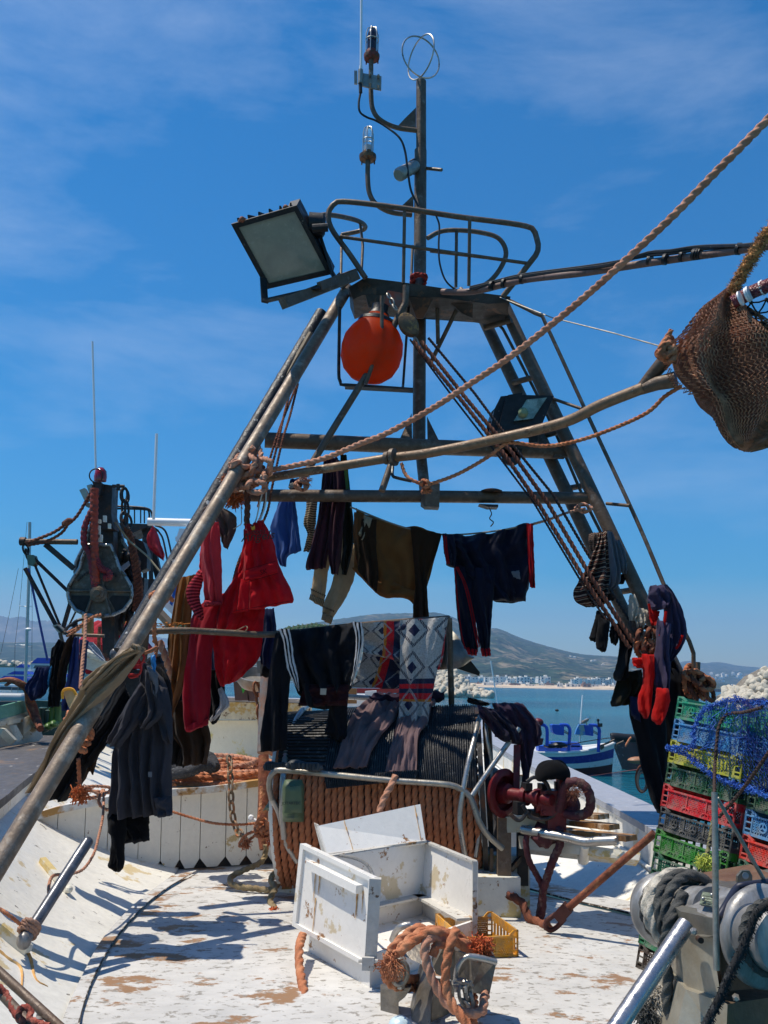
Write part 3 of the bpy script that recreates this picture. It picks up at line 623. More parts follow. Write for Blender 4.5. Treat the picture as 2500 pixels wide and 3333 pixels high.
s=M();s.lathe(c,(0,0,1),[(.04,.02),(.10,.026),(.102,.01)],12);O('bulb_holder',s,WWHITE,t)
t=T('whip_antenna','tall white whip antenna clamped beside the top of the mast','antenna')
s=M();tb(s,[(1179,-420,6.7),(1175,222,6.7)],.010);tb(s,[(1175,215,6.7),(1174,235,6.7)],.014);O('rod',s,WWHITE,t)
s=M();s.slab(PP([(1178,237,6.72),(1242,248,6.72),(1241,293,6.72),(1178,279,6.72)]),(0,.015,0));tb(s,[(1174,228,6.7),(1173,272,6.7)],.021);s.slab(PP([(1153,229,6.75),(1163,230,6.75),(1163,272,6.75),(1153,270,6.75)]),(0,.02,0));O('clamp_plate',s,DULL,t)
for x,y in((1205,246),(1232,251),(1205,276),(1232,282)):
 s=M();p=P(x,y,6.7);s.lathe(p,(0,-1,0),[(-.01,.012),(.02,.012),(.03,.007)],6);O('bolt',s,DULL,t)
s=M();tb(s,[(1173,274,6.7),(1174,302,6.7)],.015);s.tube(resample(PP([(1174,300,6.7),(1168,335,6.7),(1172,365,6.7),(1195,382,6.72),(1222,392,6.75),(1260,415,6.75),(1300,448,6.7),(1318,490,6.7),(1328,560,6.7),(1338,620,6.7),(1362,672,6.72)]),60),.009,n=8);O('cable',s,BLACK,t)
s=M();s.tube(resample(PP([(1420,703,6.2),(1430,735,6.2),(1428,800,6.2),(1432,860,6.2),(1452,915,6.2),(1490,945,6.2),(1530,945,6.1)]),40),.007,n=8);O('loose_cable',s,BLACK,label='black cable looping down from the mast behind the guard rail',cat='cable')
t=T('loudspeaker_horn','small grey horn speaker on the left side of the mast','loudspeaker');s=M();a=P(1352,540,6.85);b_=P(1300,568,6.7)
s.lathe(a,b_-a,[(0,.045),(.04,.05),((b_-a).length,.055),((b_-a).length+.02,.04)],20);O('housing',s,DULL,t);s=M();s.lathe(P(1345,545,6.9),a-b_,[(0,.06),(.03,.065),(.06,.05)],16);O('back_cap',s,BLACK,t)
t=T('floodlight','large square floodlight with a clouded pane left of the top platform','floodlight')
f4=PP([(752,730,6.05),(966,668,5.95),(1083,892,6.25),(868,942,6.35)]);nrm=(f4[1]-f4[0]).cross(f4[3]-f4[0]).normalized()
if nrm.y>0:nrm=-nrm
back=-nrm*.17
ctr=sum(f4,V((0,0,0)))/4;inn=[ctr+(p-ctr)*.86 for p in f4]
BLK=mat('black_painted_metal',(.018,.018,.02),.5,.3,(.2,.18,.16),.1,18,var=.3,edge=.06)
s=M()
for i in range(4):s.slab([f4[i],f4[(i+1)%4],inn[(i+1)%4],inn[i]],back*.16)
O('frame',s,BLK,t,sharp=25)
s=M();s.slab([p+back*.08 for p in inn],back*.1)
GL=mat('clouded_glass',(.30,.29,.22),.18,0,(.46,.44,.36),.35,3,(.18,.17,.14),.3,6,var=.08,bump=0,edge=.5,coat=.4);O('pane',s,GL,t)
s=M();bkp=[ctr+(p-ctr)*.62+back*1.5 for p in f4];md=[p+back*.17 for p in f4]
for i in range(4):s.add([md[i],md[(i+1)%4],bkp[(i+1)%4],bkp[i]],[(0,1,2,3)])
s.add(bkp,[(0,1,2,3)])
for k in range(6):
 a=md[0].lerp(md[1],.1+.16*k);b_=bkp[0].lerp(bkp[1],.1+.16*k);s.beam(a,b_,.012,.05)
s.slab([md[1],md[2],md[2]+back,md[1]+back*1.1],(f4[1]-f4[0])*-.15);s.lathe(P(1050,735,6.15),V((1,.1,0)),[(-.1,.09),(.0,.09),(.02,.06)],16)
O('housing',s,BLK,t,sharp=30)
s=M();s.beam(P(857,905,6.25),P(862,985,6.2),.05,.012);s.beam(P(860,980,6.2),P(1045,938,6.0),.05,.014);s.beam(P(1035,745,6.2),P(1086,905,6.2),.06,.02);s.lathe(P(1040,742,6.05),V((1,0,.1)),[(-.05,.03),(.06,.03)],10);O('bracket',s,BLK,t,sharp=25)
for x,y in((788,714),(930,676)):
 s=M();s.ball(P(x,y,6.0),.022,8);s.tube(PP([(x-12,y+6,6.0),(x+12,y-3,6.0)]),.008);O('clasp',s,RUST,t)
t=T('floodlight','small black floodlight facing left on the right ladder legs','floodlight')
f4=PP([(1720,1300,6.05),(1803,1290,6.15),(1735,1378,6.2),(1655,1375,6.1)])
hb=PP([(1648,1292,6.15),(1803,1288,6.15),(1760,1392,6.15),(1620,1402,6.15)])
s=M();s.slab(hb,(0,.03,0));bk2=PP([(1655,1285,6.4),(1700,1278,6.4),(1700,1400,6.45),(1590,1418,6.4),(1600,1340,6.4)])
s.slab(bk2,(0,.2,0));s.slab(PP([(1630,1290,6.2),(1690,1282,6.2),(1640,1400,6.2),(1594,1404,6.2),(1610,1330,6.2)]),(0,.25,0));s.slab(PP([(1660,1284,6.17),(1803,1288,6.17),(1790,1310,6.17),(1650,1310,6.17)]),(0,.1,0));O('housing',s,BLK,t,sharp=25)
s=M();s.slab([p+V((0,-.03,0))for p in PP([(1712,1305,6.15),(1778,1298,6.15),(1733,1366,6.15),(1670,1374,6.15)])],(0,.012,0));O('pane',s,mat('small_lamp_glass',(.17,.18,.13),.15,.2,(.4,.42,.33),.4,14,var=.1,bump=0,edge=.3,coat=.5),t)
s=M();s.lathe(P(1702,1345,6.12),(0,-1,0),[(0,.03),(.02,.036),(.05,.02)],14);O('lamp_bulb',s,mat('bulb_green',(.24,.28,.14),.2),t)
s=M();s.slab(PP([(1585,1375,6.3),(1600,1370,6.3),(1600,1420,6.3),(1750,1400,6.3),(1750,1440,6.3),(1722,1440,6.3),(1722,1425,6.3),(1585,1425,6.3)]),(0,.02,0));O('bracket',s,BLK,t)
t=T('mooring_buoy','bright orange inflatable buoy hanging under the top platform','buoy');c=P(1211,1140,6.28);mm=Matrix.Rotation(rad(9),3,'Y')
s=M();ax=mm@V((0,0,1));s.lathe(c,ax,[(-.238+.0,.002),(-.236,.06),(-.215,.12),(-.16,.18),(-.08,.214),(0,.222),(.08,.212),(.15,.175),(.2,.135),(.24,.1),(.28,.07)],40)
O('body',s,mat('orange_buoy_skin',(1.0,.10,.008),.38,0,(1.0,.06,.006),.3,3,(.75,.12,.04),.2,9,var=.06,bump=.08,bsc=12,edge=.5,tl=.75),t,sharp=80)
s=M();s.lathe(c,ax,[(.2,.142),(.225,.135),(.25,.09),(.30,.06),(.345,.06),(.35,.04)],24);O('neck_cap',s,BLACK,t)
t=T('pulley_block','rusty wooden cheeked pulley block hung beside the orange buoy','pulley');c=P(1330,1058,6.15);m3=Matrix.Rotation(rad(-38),3,'Y')
for dy in(-.035,.02):
 s=M();s.lathe(c+V((0,dy,0)),(0,1,0),[(0,.055),(.004,.062),(.014,.062),(.018,.055)],20)
 for v in s.v:w=v-c;v.z=c.z+w.z*1.45;
 for v in s.v:w=m3@(v-c);v[:]=(c+w)[:]
 O('cheek',s,mat('rust_ochre_cheek',(.15,.09,.05),.7,.1,(.3,.17,.06),.4,12,var=.3),t)
s=M();s.lathe(c+V((0,-.025,0)),(0,1,0),[(0,.05),(.012,.035),(.035,.035),(.045,.05)],20);O('sheave',s,DARKST,t)
s=M();s.chain(PP([(1290,1010,6.15),(1262,955,6.2)]),.02,.006);s.chain(PP([(1350,1100,6.15),(1372,1150,6.15)]),.022,.007);O('shackle',s,DULL,t)
s=M();s.tube(resample(PP([(468,2056,5.35),(600,2052,5.4),(750,2060,5.5),(895,2064,5.6),(1180,2034,5.8),(1462,2012,6.0)]),30),.019,n=14);tb(s,[(474,2060,5.35),(466,2150,5.4)],.022);tb(s,[(1462,2012,6.0),(1470,2300,6.1)],.02)
O('drying_rail',s,STEEL,label='bent steel tube rail across the gantry on which clothes dry',cat='rail')
def rope(nm,mt,pts,r,label,d=None,n=11,seed=0,cat='rope',group=None,parent=None,smooth=True,step=.6):
 s=M();s.rope(PP(pts,d),r,n=n,seed=seed,smooth=smooth,step=step);return O(nm,s,mt,parent,label=label,cat=cat if not parent else None,group=group,sharp=60)
def line(nm,mt,pts,r,label,d=None,n=6,cat='cable',group=None,parent=None,smooth=True):
 s=M();s.tube(resample(PP(pts,d),50,smooth),r,n=n);return O(nm,s,mt,parent,label=label,cat=cat if not parent else None,group=group)
t=T('forked_boom','long bent steel boom with a forked tip crossing in front of the crossbeams','boom')
s=M();s.tube(resample(PP([(818,1564,5.9),(1000,1535,5.75),(1250,1494,5.6),(1400,1474,5.45),(1640,1424,5.2),(1838,1374,5.0),(1955,1318,4.85),(2095,1262,4.7)]),60),[.028,.031],n=16);O('spar',s,mat('tan_boom_steel',(.21,.13,.075),.5,.15,(.12,.06,.03),.3,7,(.3,.24,.17),.2,14,var=.25,bump=.25),t)
s=M();tb(s,[(2085,1268,4.72),(2120,1225,4.68),(2175,1160,4.6)],[.03,.04]);O('fork_prong',s,STEEL,t)
s=M();tb(s,[(2085,1268,4.72),(2140,1248,4.65),(2200,1235,4.6)],[.03,.045]);O('fork_prong',s,STEEL,t)
s=M();c=P(1282,1488,5.56);ax=(P(1400,1474,5.45)-P(1250,1494,5.6));s.lathe(c,ax,[(-.015,.04),(-.015,.056),(.01,.056),(.01,.04)],20);s.lathe(c-ax.normalized()*.06,ax,[(0,.04),(.03,.042)],18);O('collar',s,STEEL,t)
s=M();tb(s,[(1275,1505,5.56),(1243,1598,5.5)],.021,n=14);O('stub',s,STEEL,t)
s=M();s.tube(resample(PP([(1278,1520,5.5),(1278,1548,5.45),(1295,1556,5.45),(1340,1566,5.45)]),14),.010,n=8);O('hook',s,BLACK,t)
rope('hauling_rope',ROPEP,[(845,1536,5.8),(950,1517,5.75),(1060,1490,5.65),(1170,1445,5.5),(1263,1408,5.4),(1400,1333,5.2),(1510,1262,5.0),(1655,1165,4.75),(1800,1052,4.5),(1910,960,4.3),(2012,869,4.1),(2181,712,3.9),(2330,560,3.75),(2500,388,3.6),(2700,180,3.45)],.0195,'thick pale orange rope running diagonally from the knot to the upper right',n=15,step=.42)
t=T('rope_knot','big tangled orange rope knot on the left leg where the boom starts','rope')
def loop(c,rx,ry,tilt,r,d,seed,mt=ROPEP,turns=1.6):
 pts=[]
 for i in range(int(14*turns)):
  a=2*math.pi*i/14+seed;x=c[0]+math.cos(a)*rx*math.cos(tilt)-math.sin(a)*ry*math.sin(tilt);y=c[1]+math.cos(a)*rx*math.sin(tilt)+math.sin(a)*ry*math.cos(tilt)
  pts.append((x+4*nz(i,seed),y+4*nz(seed,i),d+.07*math.sin(a*1.5+seed)))
 s=M();s.rope(PP(pts),r,n=11,seed=seed);return O('strand',s,mt,t,sharp=60)
for k,(c,rx,ry,ti)in enumerate((((800,1520),26,62,.35),((825,1510),24,58,.15),((785,1535),40,26,.8),((820,1560),45,22,-.4),((800,1500),30,20,.2),((850,1530),26,40,.6),((770,1550),22,45,.1),((835,1585),30,18,.1))):
 loop(c,rx,ry,ti,.0195,5.72-.02*k,k*1.3)
s=M();s.fuzz(P(748,1565,5.7),.05,160,.003,.07,3);O('frayed_strand',s,ROPEO,t);s=M();s.fuzz(P(762,1620,5.7),.04,130,.003,.09,4);O('frayed_end',s,mat('frayed_orange',(.55,.14,.04),.9),t)
rope('hanging_strand',ROPED,[(858,1520,5.7),(820,1545,5.65),(805,1590,5.65),(806,1640,5.65),(803,1710,5.65)],.021,None,parent=t)
line('tie_line',mat('white_cord',(.6,.58,.52),.8),[(735,1583,5.65),(760,1580,5.62),(765,1578,5.62)],.008,None,parent=t)
line('twine',mat('grey_twine',(.25,.22,.18),.9),[(708,1590,5.6),(706,1620,5.6),(704,1660,5.6),(700,1700,5.6)],.004,'thin twine holding up the pink sweater on the left leg')
line('twine',mat('grey_twine',(.25,.22,.18),.9),[(785,1650,5.6),(786,1700,5.6),(776,1712,5.6),(760,1722,5.62)],.003,'loose thread under the big rope knot')
for k,pts in enumerate(([(858,1587,5.6),(845,1640,5.6),(830,1700,5.6),(800,1725,5.6)],[(868,1580,5.6),(862,1650,5.6),(840,1705,5.6)])):
 line('string',mat('white_cord',(.6,.58,.52),.8),pts,.005,['left white cord from which the red jacket hangs','right white cord from which the red jacket hangs'][k],cat='cord')
for k,pts in enumerate(([(955,1240,6.4),(930,1330,6.2),(905,1440,6.0),(870,1580,5.9),(850,1680,5.9),(780,1820,5.8),(745,1960,5.7)],[(970,1250,6.4),(945,1350,6.2),(918,1440,6.0),(885,1590,5.9),(865,1680,5.9),(800,1800,5.8),(750,1975,5.7)],[(975,1230,6.4),(895,1440,6.05),(840,1650,5.9)])):
 rope('fall_rope',ROPED,pts,.0095,['left','middle','short'][k]+' dark red rope of the tackle falling behind the left leg',n=8,seed=k)
rope('sagging_rope',ROPEO,[(2215,1258,4.6),(2163,1291,4.7),(2103,1345,4.8),(1982,1400,4.95),(1874,1436,5.05),(1771,1452,5.15),(1675,1441,5.2),(1640,1447,5.22),(1590,1486,5.3),(1500,1538,5.4),(1430,1566,5.45),(1385,1576,5.45),(1340,1562,5.45),(1318,1540,5.48),(1307,1508,5.5)],.0125,'thin orange rope sagging below the forked boom')
t=T('orange_knot','small frayed orange knot in the sagging rope near the mast foot','rope')
for k in range(4):loop((1384,1574),15-2*k,8+2*k,k*.8,.009,5.42,k,ROPEO)
s=M();s.fuzz(P(1388,1588,5.42),.02,60,.003,.05,8);O('frayed_end',s,ROPEO,t)
for k,(pts,r)in enumerate((([(1345,1110,6.1),(1500,1300,6.0),(1650,1490,5.9),(1760,1650,5.85),(1905,1890,5.75),(2050,2110,5.7)],.016),([(1372,1112,6.1),(1520,1300,6.0),(1668,1475,5.9),(1785,1640,5.85),(1925,1880,5.75),(2060,2090,5.7)],.016),([(1395,1100,6.15),(1545,1280,6.1),(1690,1475,6.0),(1800,1610,5.95),(1905,1790,5.9),(2080,2070,5.8)],.011),([(1335,1105,6.12),(1480,1300,6.02),(1635,1500,5.92),(1740,1640,5.87),(1890,1890,5.77),(1980,2030,5.7)],.008))):
 rope('warp_rope',ROPED if k<2 else WIRE,pts,r,['left of the two thick dark ropes running from the pulley block down the ladder','right of the two thick dark ropes running from the pulley block down the ladder','thin dark wire above the two thick ropes by the ladder','thin dark wire below the two thick ropes by the ladder'][k],n=9,seed=k,smooth=False)
line('stay_wire',DULL,[(1628,968,6.3),(1800,1035,5.7),(2000,1085,5.1),(2160,1130,4.6)],.0045,'thin taut wire from the top platform to the net bundle',smooth=False)
line('curly_wire',WIRE,[(1592,1652,6.25),(1600,1672,6.2),(1594,1688,6.25),(1606,1700,6.2),(1597,1714,6.2)],.004,'curly bit of blue wire dangling under the lower crossbeam')
rope('tie_rope',ROPEP,[(1728,1708,6.2),(1790,1690,6.2),(1850,1668,6.3),(1905,1655,6.35)],.010,'short pale rope tying the clothes line to the ladder')
t=T('rope_hitch','small rope hitch tied round the ladder leg under the lower crossbeam','rope')
for k in range(4):loop((1900,1654),28-4*k,9+2*k,.1*k,.009,6.05,k,ROPEP)
t=T('rope_hitch','pale rope hitch on the foot of the brace standing on the lower crossbeam','rope')
for k in range(4):loop((981,1580),22-2*k,14-k,.4*k,.011,6.0,k+3,ROPEP)
s=M();s.fuzz(P(1000,1562,6.0),.03,30,.002,.05,5,0);O('frayed_end',s,ROPEP,t)
line('clothes_line',mat('grey_twine',(.25,.22,.18),.9),[(1140,1650,6.25),(1300,1712,6.25),(1440,1740,6.25),(1600,1730,6.25),(1730,1706,6.2)],.006,'thin line strung under the lower crossbeam for the brown and navy clothes')
t=T('cable_pole','slim brown pole bound with black cables running right from the top platform','pole')
q=[(1440,950,6.3),(1545,948,6.1),(1700,912,5.8),(1900,888,5.4),(2110,856,5.1),(2280,832,4.9),(2470,805,4.6),(2700,772,4.3)]
s=M();s.tube(resample(PP(q),40),[.024,.022],n=12);O('spar',s,mat('brown_spar',(.19,.11,.09),.6,0,(.1,.06,.05),.3,10),t)
for k in range(2):
 w=[(x,y-14-6*k-(14 if 2080<x<2300 else 0)*(1-k),d-.02)for x,y,d in[(1530,955,6.1),(1600,938,6.0),(1700,914,5.8),(1900,888,5.4),(2000,873,5.2),(2110,852,5.1),(2180,846,5.0),(2280,832,4.9),(2470,812,4.6),(2600,798,4.5)]]
 line('black_cable',BLACK,w,.013-.004*k,None,parent=t)
for x,y,d in((1600,934,5.95),(1640,926,5.9),(1700,912,5.8),(2115,852,5.1),(2165,848,5.0),(2220,838,4.97),(2260,832,4.9),(2268,831,4.9),(2276,830,4.9),(2405,814,4.7)):
 s=M();c=P(x,y-4,d);ax=P(x+20,y-3,d-.02)-c;s.lathe(c,ax,[(-.008,.042),(.008,.042)],12,flat=.8);O('cable_tie',s,BLACK,t)
NETM=mat('brown_net_twine',(.78,.47,.29),.85,0,(.30,.14,.09),.4,5,var=.25,bump=.3,edge=.3)
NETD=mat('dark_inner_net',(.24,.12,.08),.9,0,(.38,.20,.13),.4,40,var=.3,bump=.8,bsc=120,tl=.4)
t=T('net_bundle','brown fine meshed net bundle hanging off the forked boom tip','fishing net')
NL=resample([(2366,938,4.45),(2330,965,4.45),(2290,995,4.45),(2248,1045,4.45),(2218,1085,4.45),(2180,1118,4.45),(2172,1170,4.45),(2185,1225,4.45),(2215,1270,4.45),(2285,1325,4.45),(2330,1395,4.45),(2370,1440,4.45),(2410,1460,4.45)],100)
NR=resample([(2388,944,4.4),(2398,985,4.4),(2430,1030,4.4),(2500,1085,4.35),(2590,1130,4.3),(2680,1180,4.3),(2720,1240,4.3),(2700,1310,4.3),(2650,1370,4.35),(2580,1420,4.4),(2530,1445,4.4),(2480,1460,4.4),(2440,1468,4.4)],100)
def netp(u,v,off=0,sh=1.0):
 a=gi2(NL,v).lerp(gi2(NR,v),lin(.5,u,sh));p=P(a.x,a.y,a.z)
 w=u*5.2+v*1.2+.5*nz(u*2,v*2);f=.055*math.sin(2*math.pi*w*.55)*math.sqrt(max(0,math.sin(math.pi*min(1,v*1.05))))
 f+=.03*nz(u*7,v*5,3);b_=.16*math.sqrt(max(0,4*u*(1-u)))*math.sqrt(max(.0,math.sin(math.pi*v)))
 return p+V((0,-b_+f+off,0))
def lattice(s,fn,nu,nv,r,diag=True):
 """net twine: zigzag strands over a surface"""
 for k in range(nu):
  for sg in(0,1):
   pts=[]
   for j in range(nv*2+1):
    off=((j%2)^sg)*1.0
    u=(k+.5*((j+sg)%2)*(1 if not sg else-1)+(.0 if not sg else .5))/nu
    pts.append(fn(min(1,max(0,u)),j/(nv*2)))
   s.tube(pts,r,n=3,cap=False)
s=M();lattice(s,lambda u,v:netp(u,v),36,40,.0042);O('net_mesh',s,NETM,t,smooth=False,fix=False)
s=M();lattice(s,lambda u,v:netp(u,v,.02,.97),34,36,.0034);O('net_mesh',s,mat('brown_net_lower',(.55,.27,.17),.85,var=.2),t,smooth=False,fix=False)
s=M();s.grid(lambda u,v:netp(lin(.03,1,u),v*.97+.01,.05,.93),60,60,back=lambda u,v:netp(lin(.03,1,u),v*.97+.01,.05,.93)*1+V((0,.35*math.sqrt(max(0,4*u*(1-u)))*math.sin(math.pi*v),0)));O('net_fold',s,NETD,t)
for k in range(5):loop((2168+2*k,1140+k*6-10),14+2*k,34-3*k,.5,.016,4.36,k,ROPEO)
s=M();s.rope(PP([(2186,1075,4.35),(2150,1130,4.35),(2140,1158,4.35),(2185,1180,4.3)]),.014);O('strand',s,ROPEO,t)
t2=T('shaggy_rope','thick fuzzy tan rope leading up out of the net bundle at the right edge','rope')
FZ=mat('fuzzy_tan_rope',(.60,.30,.11),.95,0,(.30,.14,.06),.4,14,bump=.9,bsc=160)
pth=PP([(2390,940,4.3),(2402,915,4.3),(2440,850,4.25),(2478,790,4.2),(2490,770,4.2),(2560,690,4.1)])
s=M();s.rope(pth,.032,n=14,pitch=.16);O('core',s,FZ,t2)
rp=resample(pth,60);s=M();r5=random.Random(5)
for q in rp:
 for _ in range(26):
  d_=V((r5.uniform(-1,1),r5.uniform(-1,1),r5.uniform(-1,1))).normalized();a=q+d_*.028;s.tube([a,a+d_*.010+V((r5.uniform(-.012,.012),0,r5.uniform(-.012,.012)))],[.0022,.0012],n=3)
O('fluff',s,FZ,t2,smooth=False,fix=False)
t3=T('wrapped_pole','dark red wrapped pole with white bands poking out of the net at the right edge','pole')
s=M();tb(s,[(2385,985,4.3),(2450,950,4.25),(2540,912,4.15),(2650,870,4.0)],.034,n=14);O('spar',s,mat('shiny_red_wrap',(.16,.018,.025),.25,0,(.4,.2,.22),.25,40,bump=.8,bsc=60,edge=.2),t3)
for x,y in((2432,960),(2438,955),(2480,938),(2486,934),(2410,972)):
 s=M();c=P(x,y,4.22);s.lathe(c,P(x+40,y-17,4.18)-c,[(-.004,.0375),(.004,.0375)],14);O('band',s,WWHITE,t3)
s=M();r6=random.Random(6)
nod=[(2420,1012),(2468,1020),(2520,1005),(2445,985),(2495,975),(2450,1045),(2488,1055),(2520,1050),(2490,1075),(2540,1080)]
for i,a in enumerate(nod):
 for b_ in nod[i+1:]:
  if 20<math.hypot(a[0]-b_[0],a[1]-b_[1])<58:tb(s,[(a[0],a[1],4.3),((a[0]+b_[0])/2,(a[1]+b_[1])/2+4,4.3),(b_[0],b_[1],4.3)],.0045,n=5)
for a in nod:s.ball(P(a[0],a[1],4.3),.011,6)
O('black_net_scrap',s,BLACK,label='scrap of coarse black net stretched between the pole and the net bundle',cat='net')
def garment(name,mt,panels,label,cat,d,group='clothes hung to dry',sharp=70):
 """panels: list of dicts for M.cloth; several panels -> one garment mesh"""
 s=M()
 for i,p in enumerate(panels):
  k=dict(p);L=k.pop('L');R=k.pop('R');k.setdefault('d',d);k.setdefault('seed',i+len(name)+len(label));s.cloth(L,R,**k)
 return O(name,s,mt,label=label,cat=cat,group=group,sharp=sharp)
def part(name,mt,parent,panels,d,label=None,sharp=70):
 s=M()
 for i,p in enumerate(panels):
  k=dict(p);L=k.pop('L');R=k.pop('R');k.setdefault('d',d);k.setdefault('seed',i+3);s.cloth(L,R,**k)
 return O(name,s,mt,parent,label=label,sharp=sharp)
def quad(name,mt,parent,pts,off=.006,label=None):
 s=M();s.slab(PP(pts),(0,off,0));return O(name,s,mt,parent,label=label,smooth=False)
F_TAUPE=fab('taupe_fleece',(.16,.115,.10));F_PINK=fab('pinkish_red_wool',(.60,.06,.08),wsc=120);F_RED=fab('bright_red_canvas',(.66,.012,.022),sheen=.1,wsc=150)
F_CRIM=fab('crimson_wool',(.40,.016,.032),wsc=120);F_BLUE=fab('faded_blue_fleece',(.06,.13,.36));F_BEIGE=fab('beige_knit',(.48,.36,.23),wsc=120)
F_PLUM=fab('plum_cotton',(.095,.03,.045));F_OLIVE=fab('dark_olive_cloth',(.028,.024,.012));F_BROWN=fab('brown_jersey',(.27,.115,.035));F_RUSTB=fab('rust_brown_jersey',(.21,.085,.03))
F_NAVY=fab('navy_tracksuit',(.012,.013,.034),rough=.55,sheen=.1);F_BLK=fab('black_cloth',(.008,.008,.010));F_KHAKI=fab('khaki_cotton',(.36,.28,.19));F_CHAR=fab('charcoal_cotton',(.062,.062,.078))
F_GREY=fab('grey_cotton',(.22,.23,.26));F_MAUVE=fab('mauve_cotton',(.25,.165,.17));F_PURP=fab('dark_purple_fleece',(.06,.035,.065));F_HOOD=fab('slate_purple_hoodie',(.075,.06,.12));F_SOCK=fab('red_sock_wool',(.55,.010,.008));F_WH=fab('white_cloth',(.55,.50,.42));F_DNAVY=fab('deep_navy_cotton',(.015,.025,.085));F_DB=fab('dark_brown_cotton',(.05,.027,.015));F_BURG=fab('burgundy_lining',(.035,.006,.009),rough=.5)
RIBP=stripes('ribbed_pink',(.60,.06,.08),[(.5,(.13,.01,.016))],'v',16)
RIBP2=stripes('ribbed_pink_cuff',(.60,.06,.08),[(.5,(.2,.016,.025))],'u',18)
t=T('taupe_garment','taupe bundled garment knotted round the tarred pole above the pink sweater','garment','clothes hung to dry')
part('bundle',F_TAUPE,t,[dict(L=[(668,1650),(652,1672),(655,1700),(672,1712)],R=[(705,1648),(715,1668),(708,1690),(695,1705)],th=.09,k=3,amp=.02,nu=14,nv=14)],5.75)
part('hanging_flap',F_TAUPE,t,[dict(L=[(702,1652),(700,1685),(716,1740),(727,1780)],R=[(728,1652),(768,1682),(763,1735),(738,1785)],th=.07,k=2.5,amp=.03,env=(.8,1),nu=20,nv=24)],5.7)
t=T('pink_sweater','pinkish red wool sweater with ribbed cuffs hanging from the left leg','sweater','clothes hung to dry')
part('body',F_PINK,t,[dict(L=[(672,1698),(660,1760),(655,1830),(663,1900),(666,1958)],R=[(712,1698),(718,1760),(721,1870),(723,1962)],th=.10,k=2.5,amp=.022,env=(.6,1),nu=22,nv=32)],5.6)
part('sleeve',F_PINK,t,[dict(L=[(668,1720),(652,1790),(650,1862)],R=[(690,1720),(680,1800),(668,1870)],th=.08,k=1.5,amp=.015)],5.66)
part('cuff',RIBP,t,[dict(L=[(648,1855),(608,1912),(612,1960),(640,2010),(655,2022)],R=[(668,1862),(655,1915),(650,1950),(662,1985),(664,2010)],th=.06,k=1,amp=.008)],5.62)
part('hem',RIBP2,t,[dict(L=[(664,1955),(663,1975),(664,1966)],R=[(722,1958),(722,1968),(721,1964)],th=.11,k=3,amp=.008,nv=6)],5.59)
garment('crimson_sweatpants',F_CRIM,[dict(L=[(690,1935,5.75),(645,1975),(622,2010),(618,2050),(612,2110),(600,2200),(597,2300),(606,2370)],R=[(745,1930,5.75),(745,1985),(715,2040),(694,2100),(686,2200),(683,2300),(678,2345)],th=.09,k=1.5,amp=.03,nv=44),dict(L=[(600,2362),(604,2378),(611,2386)],R=[(679,2335),(678,2345),(677,2358)],th=.08,k=2,amp=.006,nv=6),dict(L=[(720,1940),(700,1990),(705,2040)],R=[(790,1930),(760,1990),(730,2045)],th=.09,k=1.5,amp=.03)],'long dark crimson sweatpants hanging to the left of the red jacket','trousers',5.72)
t=T('red_jacket','bright red padded work jacket with a flap pocket hanging from white cord','jacket','clothes hung to dry')
part('body',F_RED,t,[dict(L=[(796,1712),(800,1755),(782,1840),(765,1930),(755,1998)],R=[(856,1692),(885,1750),(908,1840),(945,1915),(954,1948),(950,1960)],th=.11,k=3.2,amp=.035,env=(.5,1),nu=40,nv=46,wr=.7),dict(L=[(792,1722),(790,1780),(760,1880),(718,1950),(700,2030),(700,2050)],R=[(830,1720),(830,1800),(820,1900),(800,1980),(780,2040),(760,2055)],th=.10,k=2.5,amp=.03,d=5.68,nu=30,nv=40,wr=.6),dict(L=[(760,1950),(735,2000),(690,2045),(698,2130),(706,2190),(717,2236)],R=[(864,1968),(856,2040),(852,2110),(840,2150),(790,2200),(765,2218)],th=.09,k=2.6,amp=.035,d=5.72,nu=34,nv=40,wr=.8)],5.6)
part('pocket_flap',F_RED,t,[dict(L=[(796,1860),(800,1893)],R=[(901,1828),(904,1862)],th=.02,k=1,amp=.006,nu=16,nv=8)],5.50)
part('pocket',F_RED,t,[dict(L=[(782,1885),(772,1990)],R=[(812,1890),(810,1988)],th=.02,k=1.5,amp=.006,nu=12,nv=18)],5.52)
s=M()
for a,b_ in(((800,1855),(898,1826)),((800,1896),(904,1866)),((782,1884),(770,1990)),((812,1890),(810,1990)),((758,1990),(950,1955))):
 pts=[(lin(a[0],b_[0],k/12),lin(a[1],b_[1],k/12),5.485 if a[0]>790 else 5.5)for k in range(13)];s.tube(PP(pts),.0022,n=4)
O('stitching',s,fab('dark_red_thread',(.2,.01,.015)),t)
def text(name,body,mt,parent,pos,h,X,up,depth=.002,label=None,shear=0,cat=None):
 cu=bpy.data.curves.new(name,'FONT');cu.body=body;cu.size=h;cu.extrude=depth;cu.align_x='CENTER';cu.align_y='CENTER';cu.resolution_u=2;cu.shear=shear
 tmp=bpy.data.objects.new(name,cu);me=bpy.data.meshes.new_from_object(tmp);bpy.data.objects.remove(tmp);me.name=name
 X=X.normalized();Z=X.cross(up).normalized();Y=Z.cross(X);m4=Matrix(((X.x,Y.x,Z.x,pos.x),(X.y,Y.y,Z.y,pos.y),(X.z,Y.z,Z.z,pos.z),(0,0,0,1)))
 me.transform(m4);me.materials.clear();me.materials.append(mt);o=bpy.data.objects.new(name,me);COL.objects.link(o);o.parent=parent
 return o
THR=fab('dark_embroidery',(.03,.006,.01))
text('lettering','Angels',fab('grey_embroidery',(.10,.06,.05)),t,P(838,1746,5.49),.075,V((1,0,.12)),V((0,0,1)),.003,shear=.3)
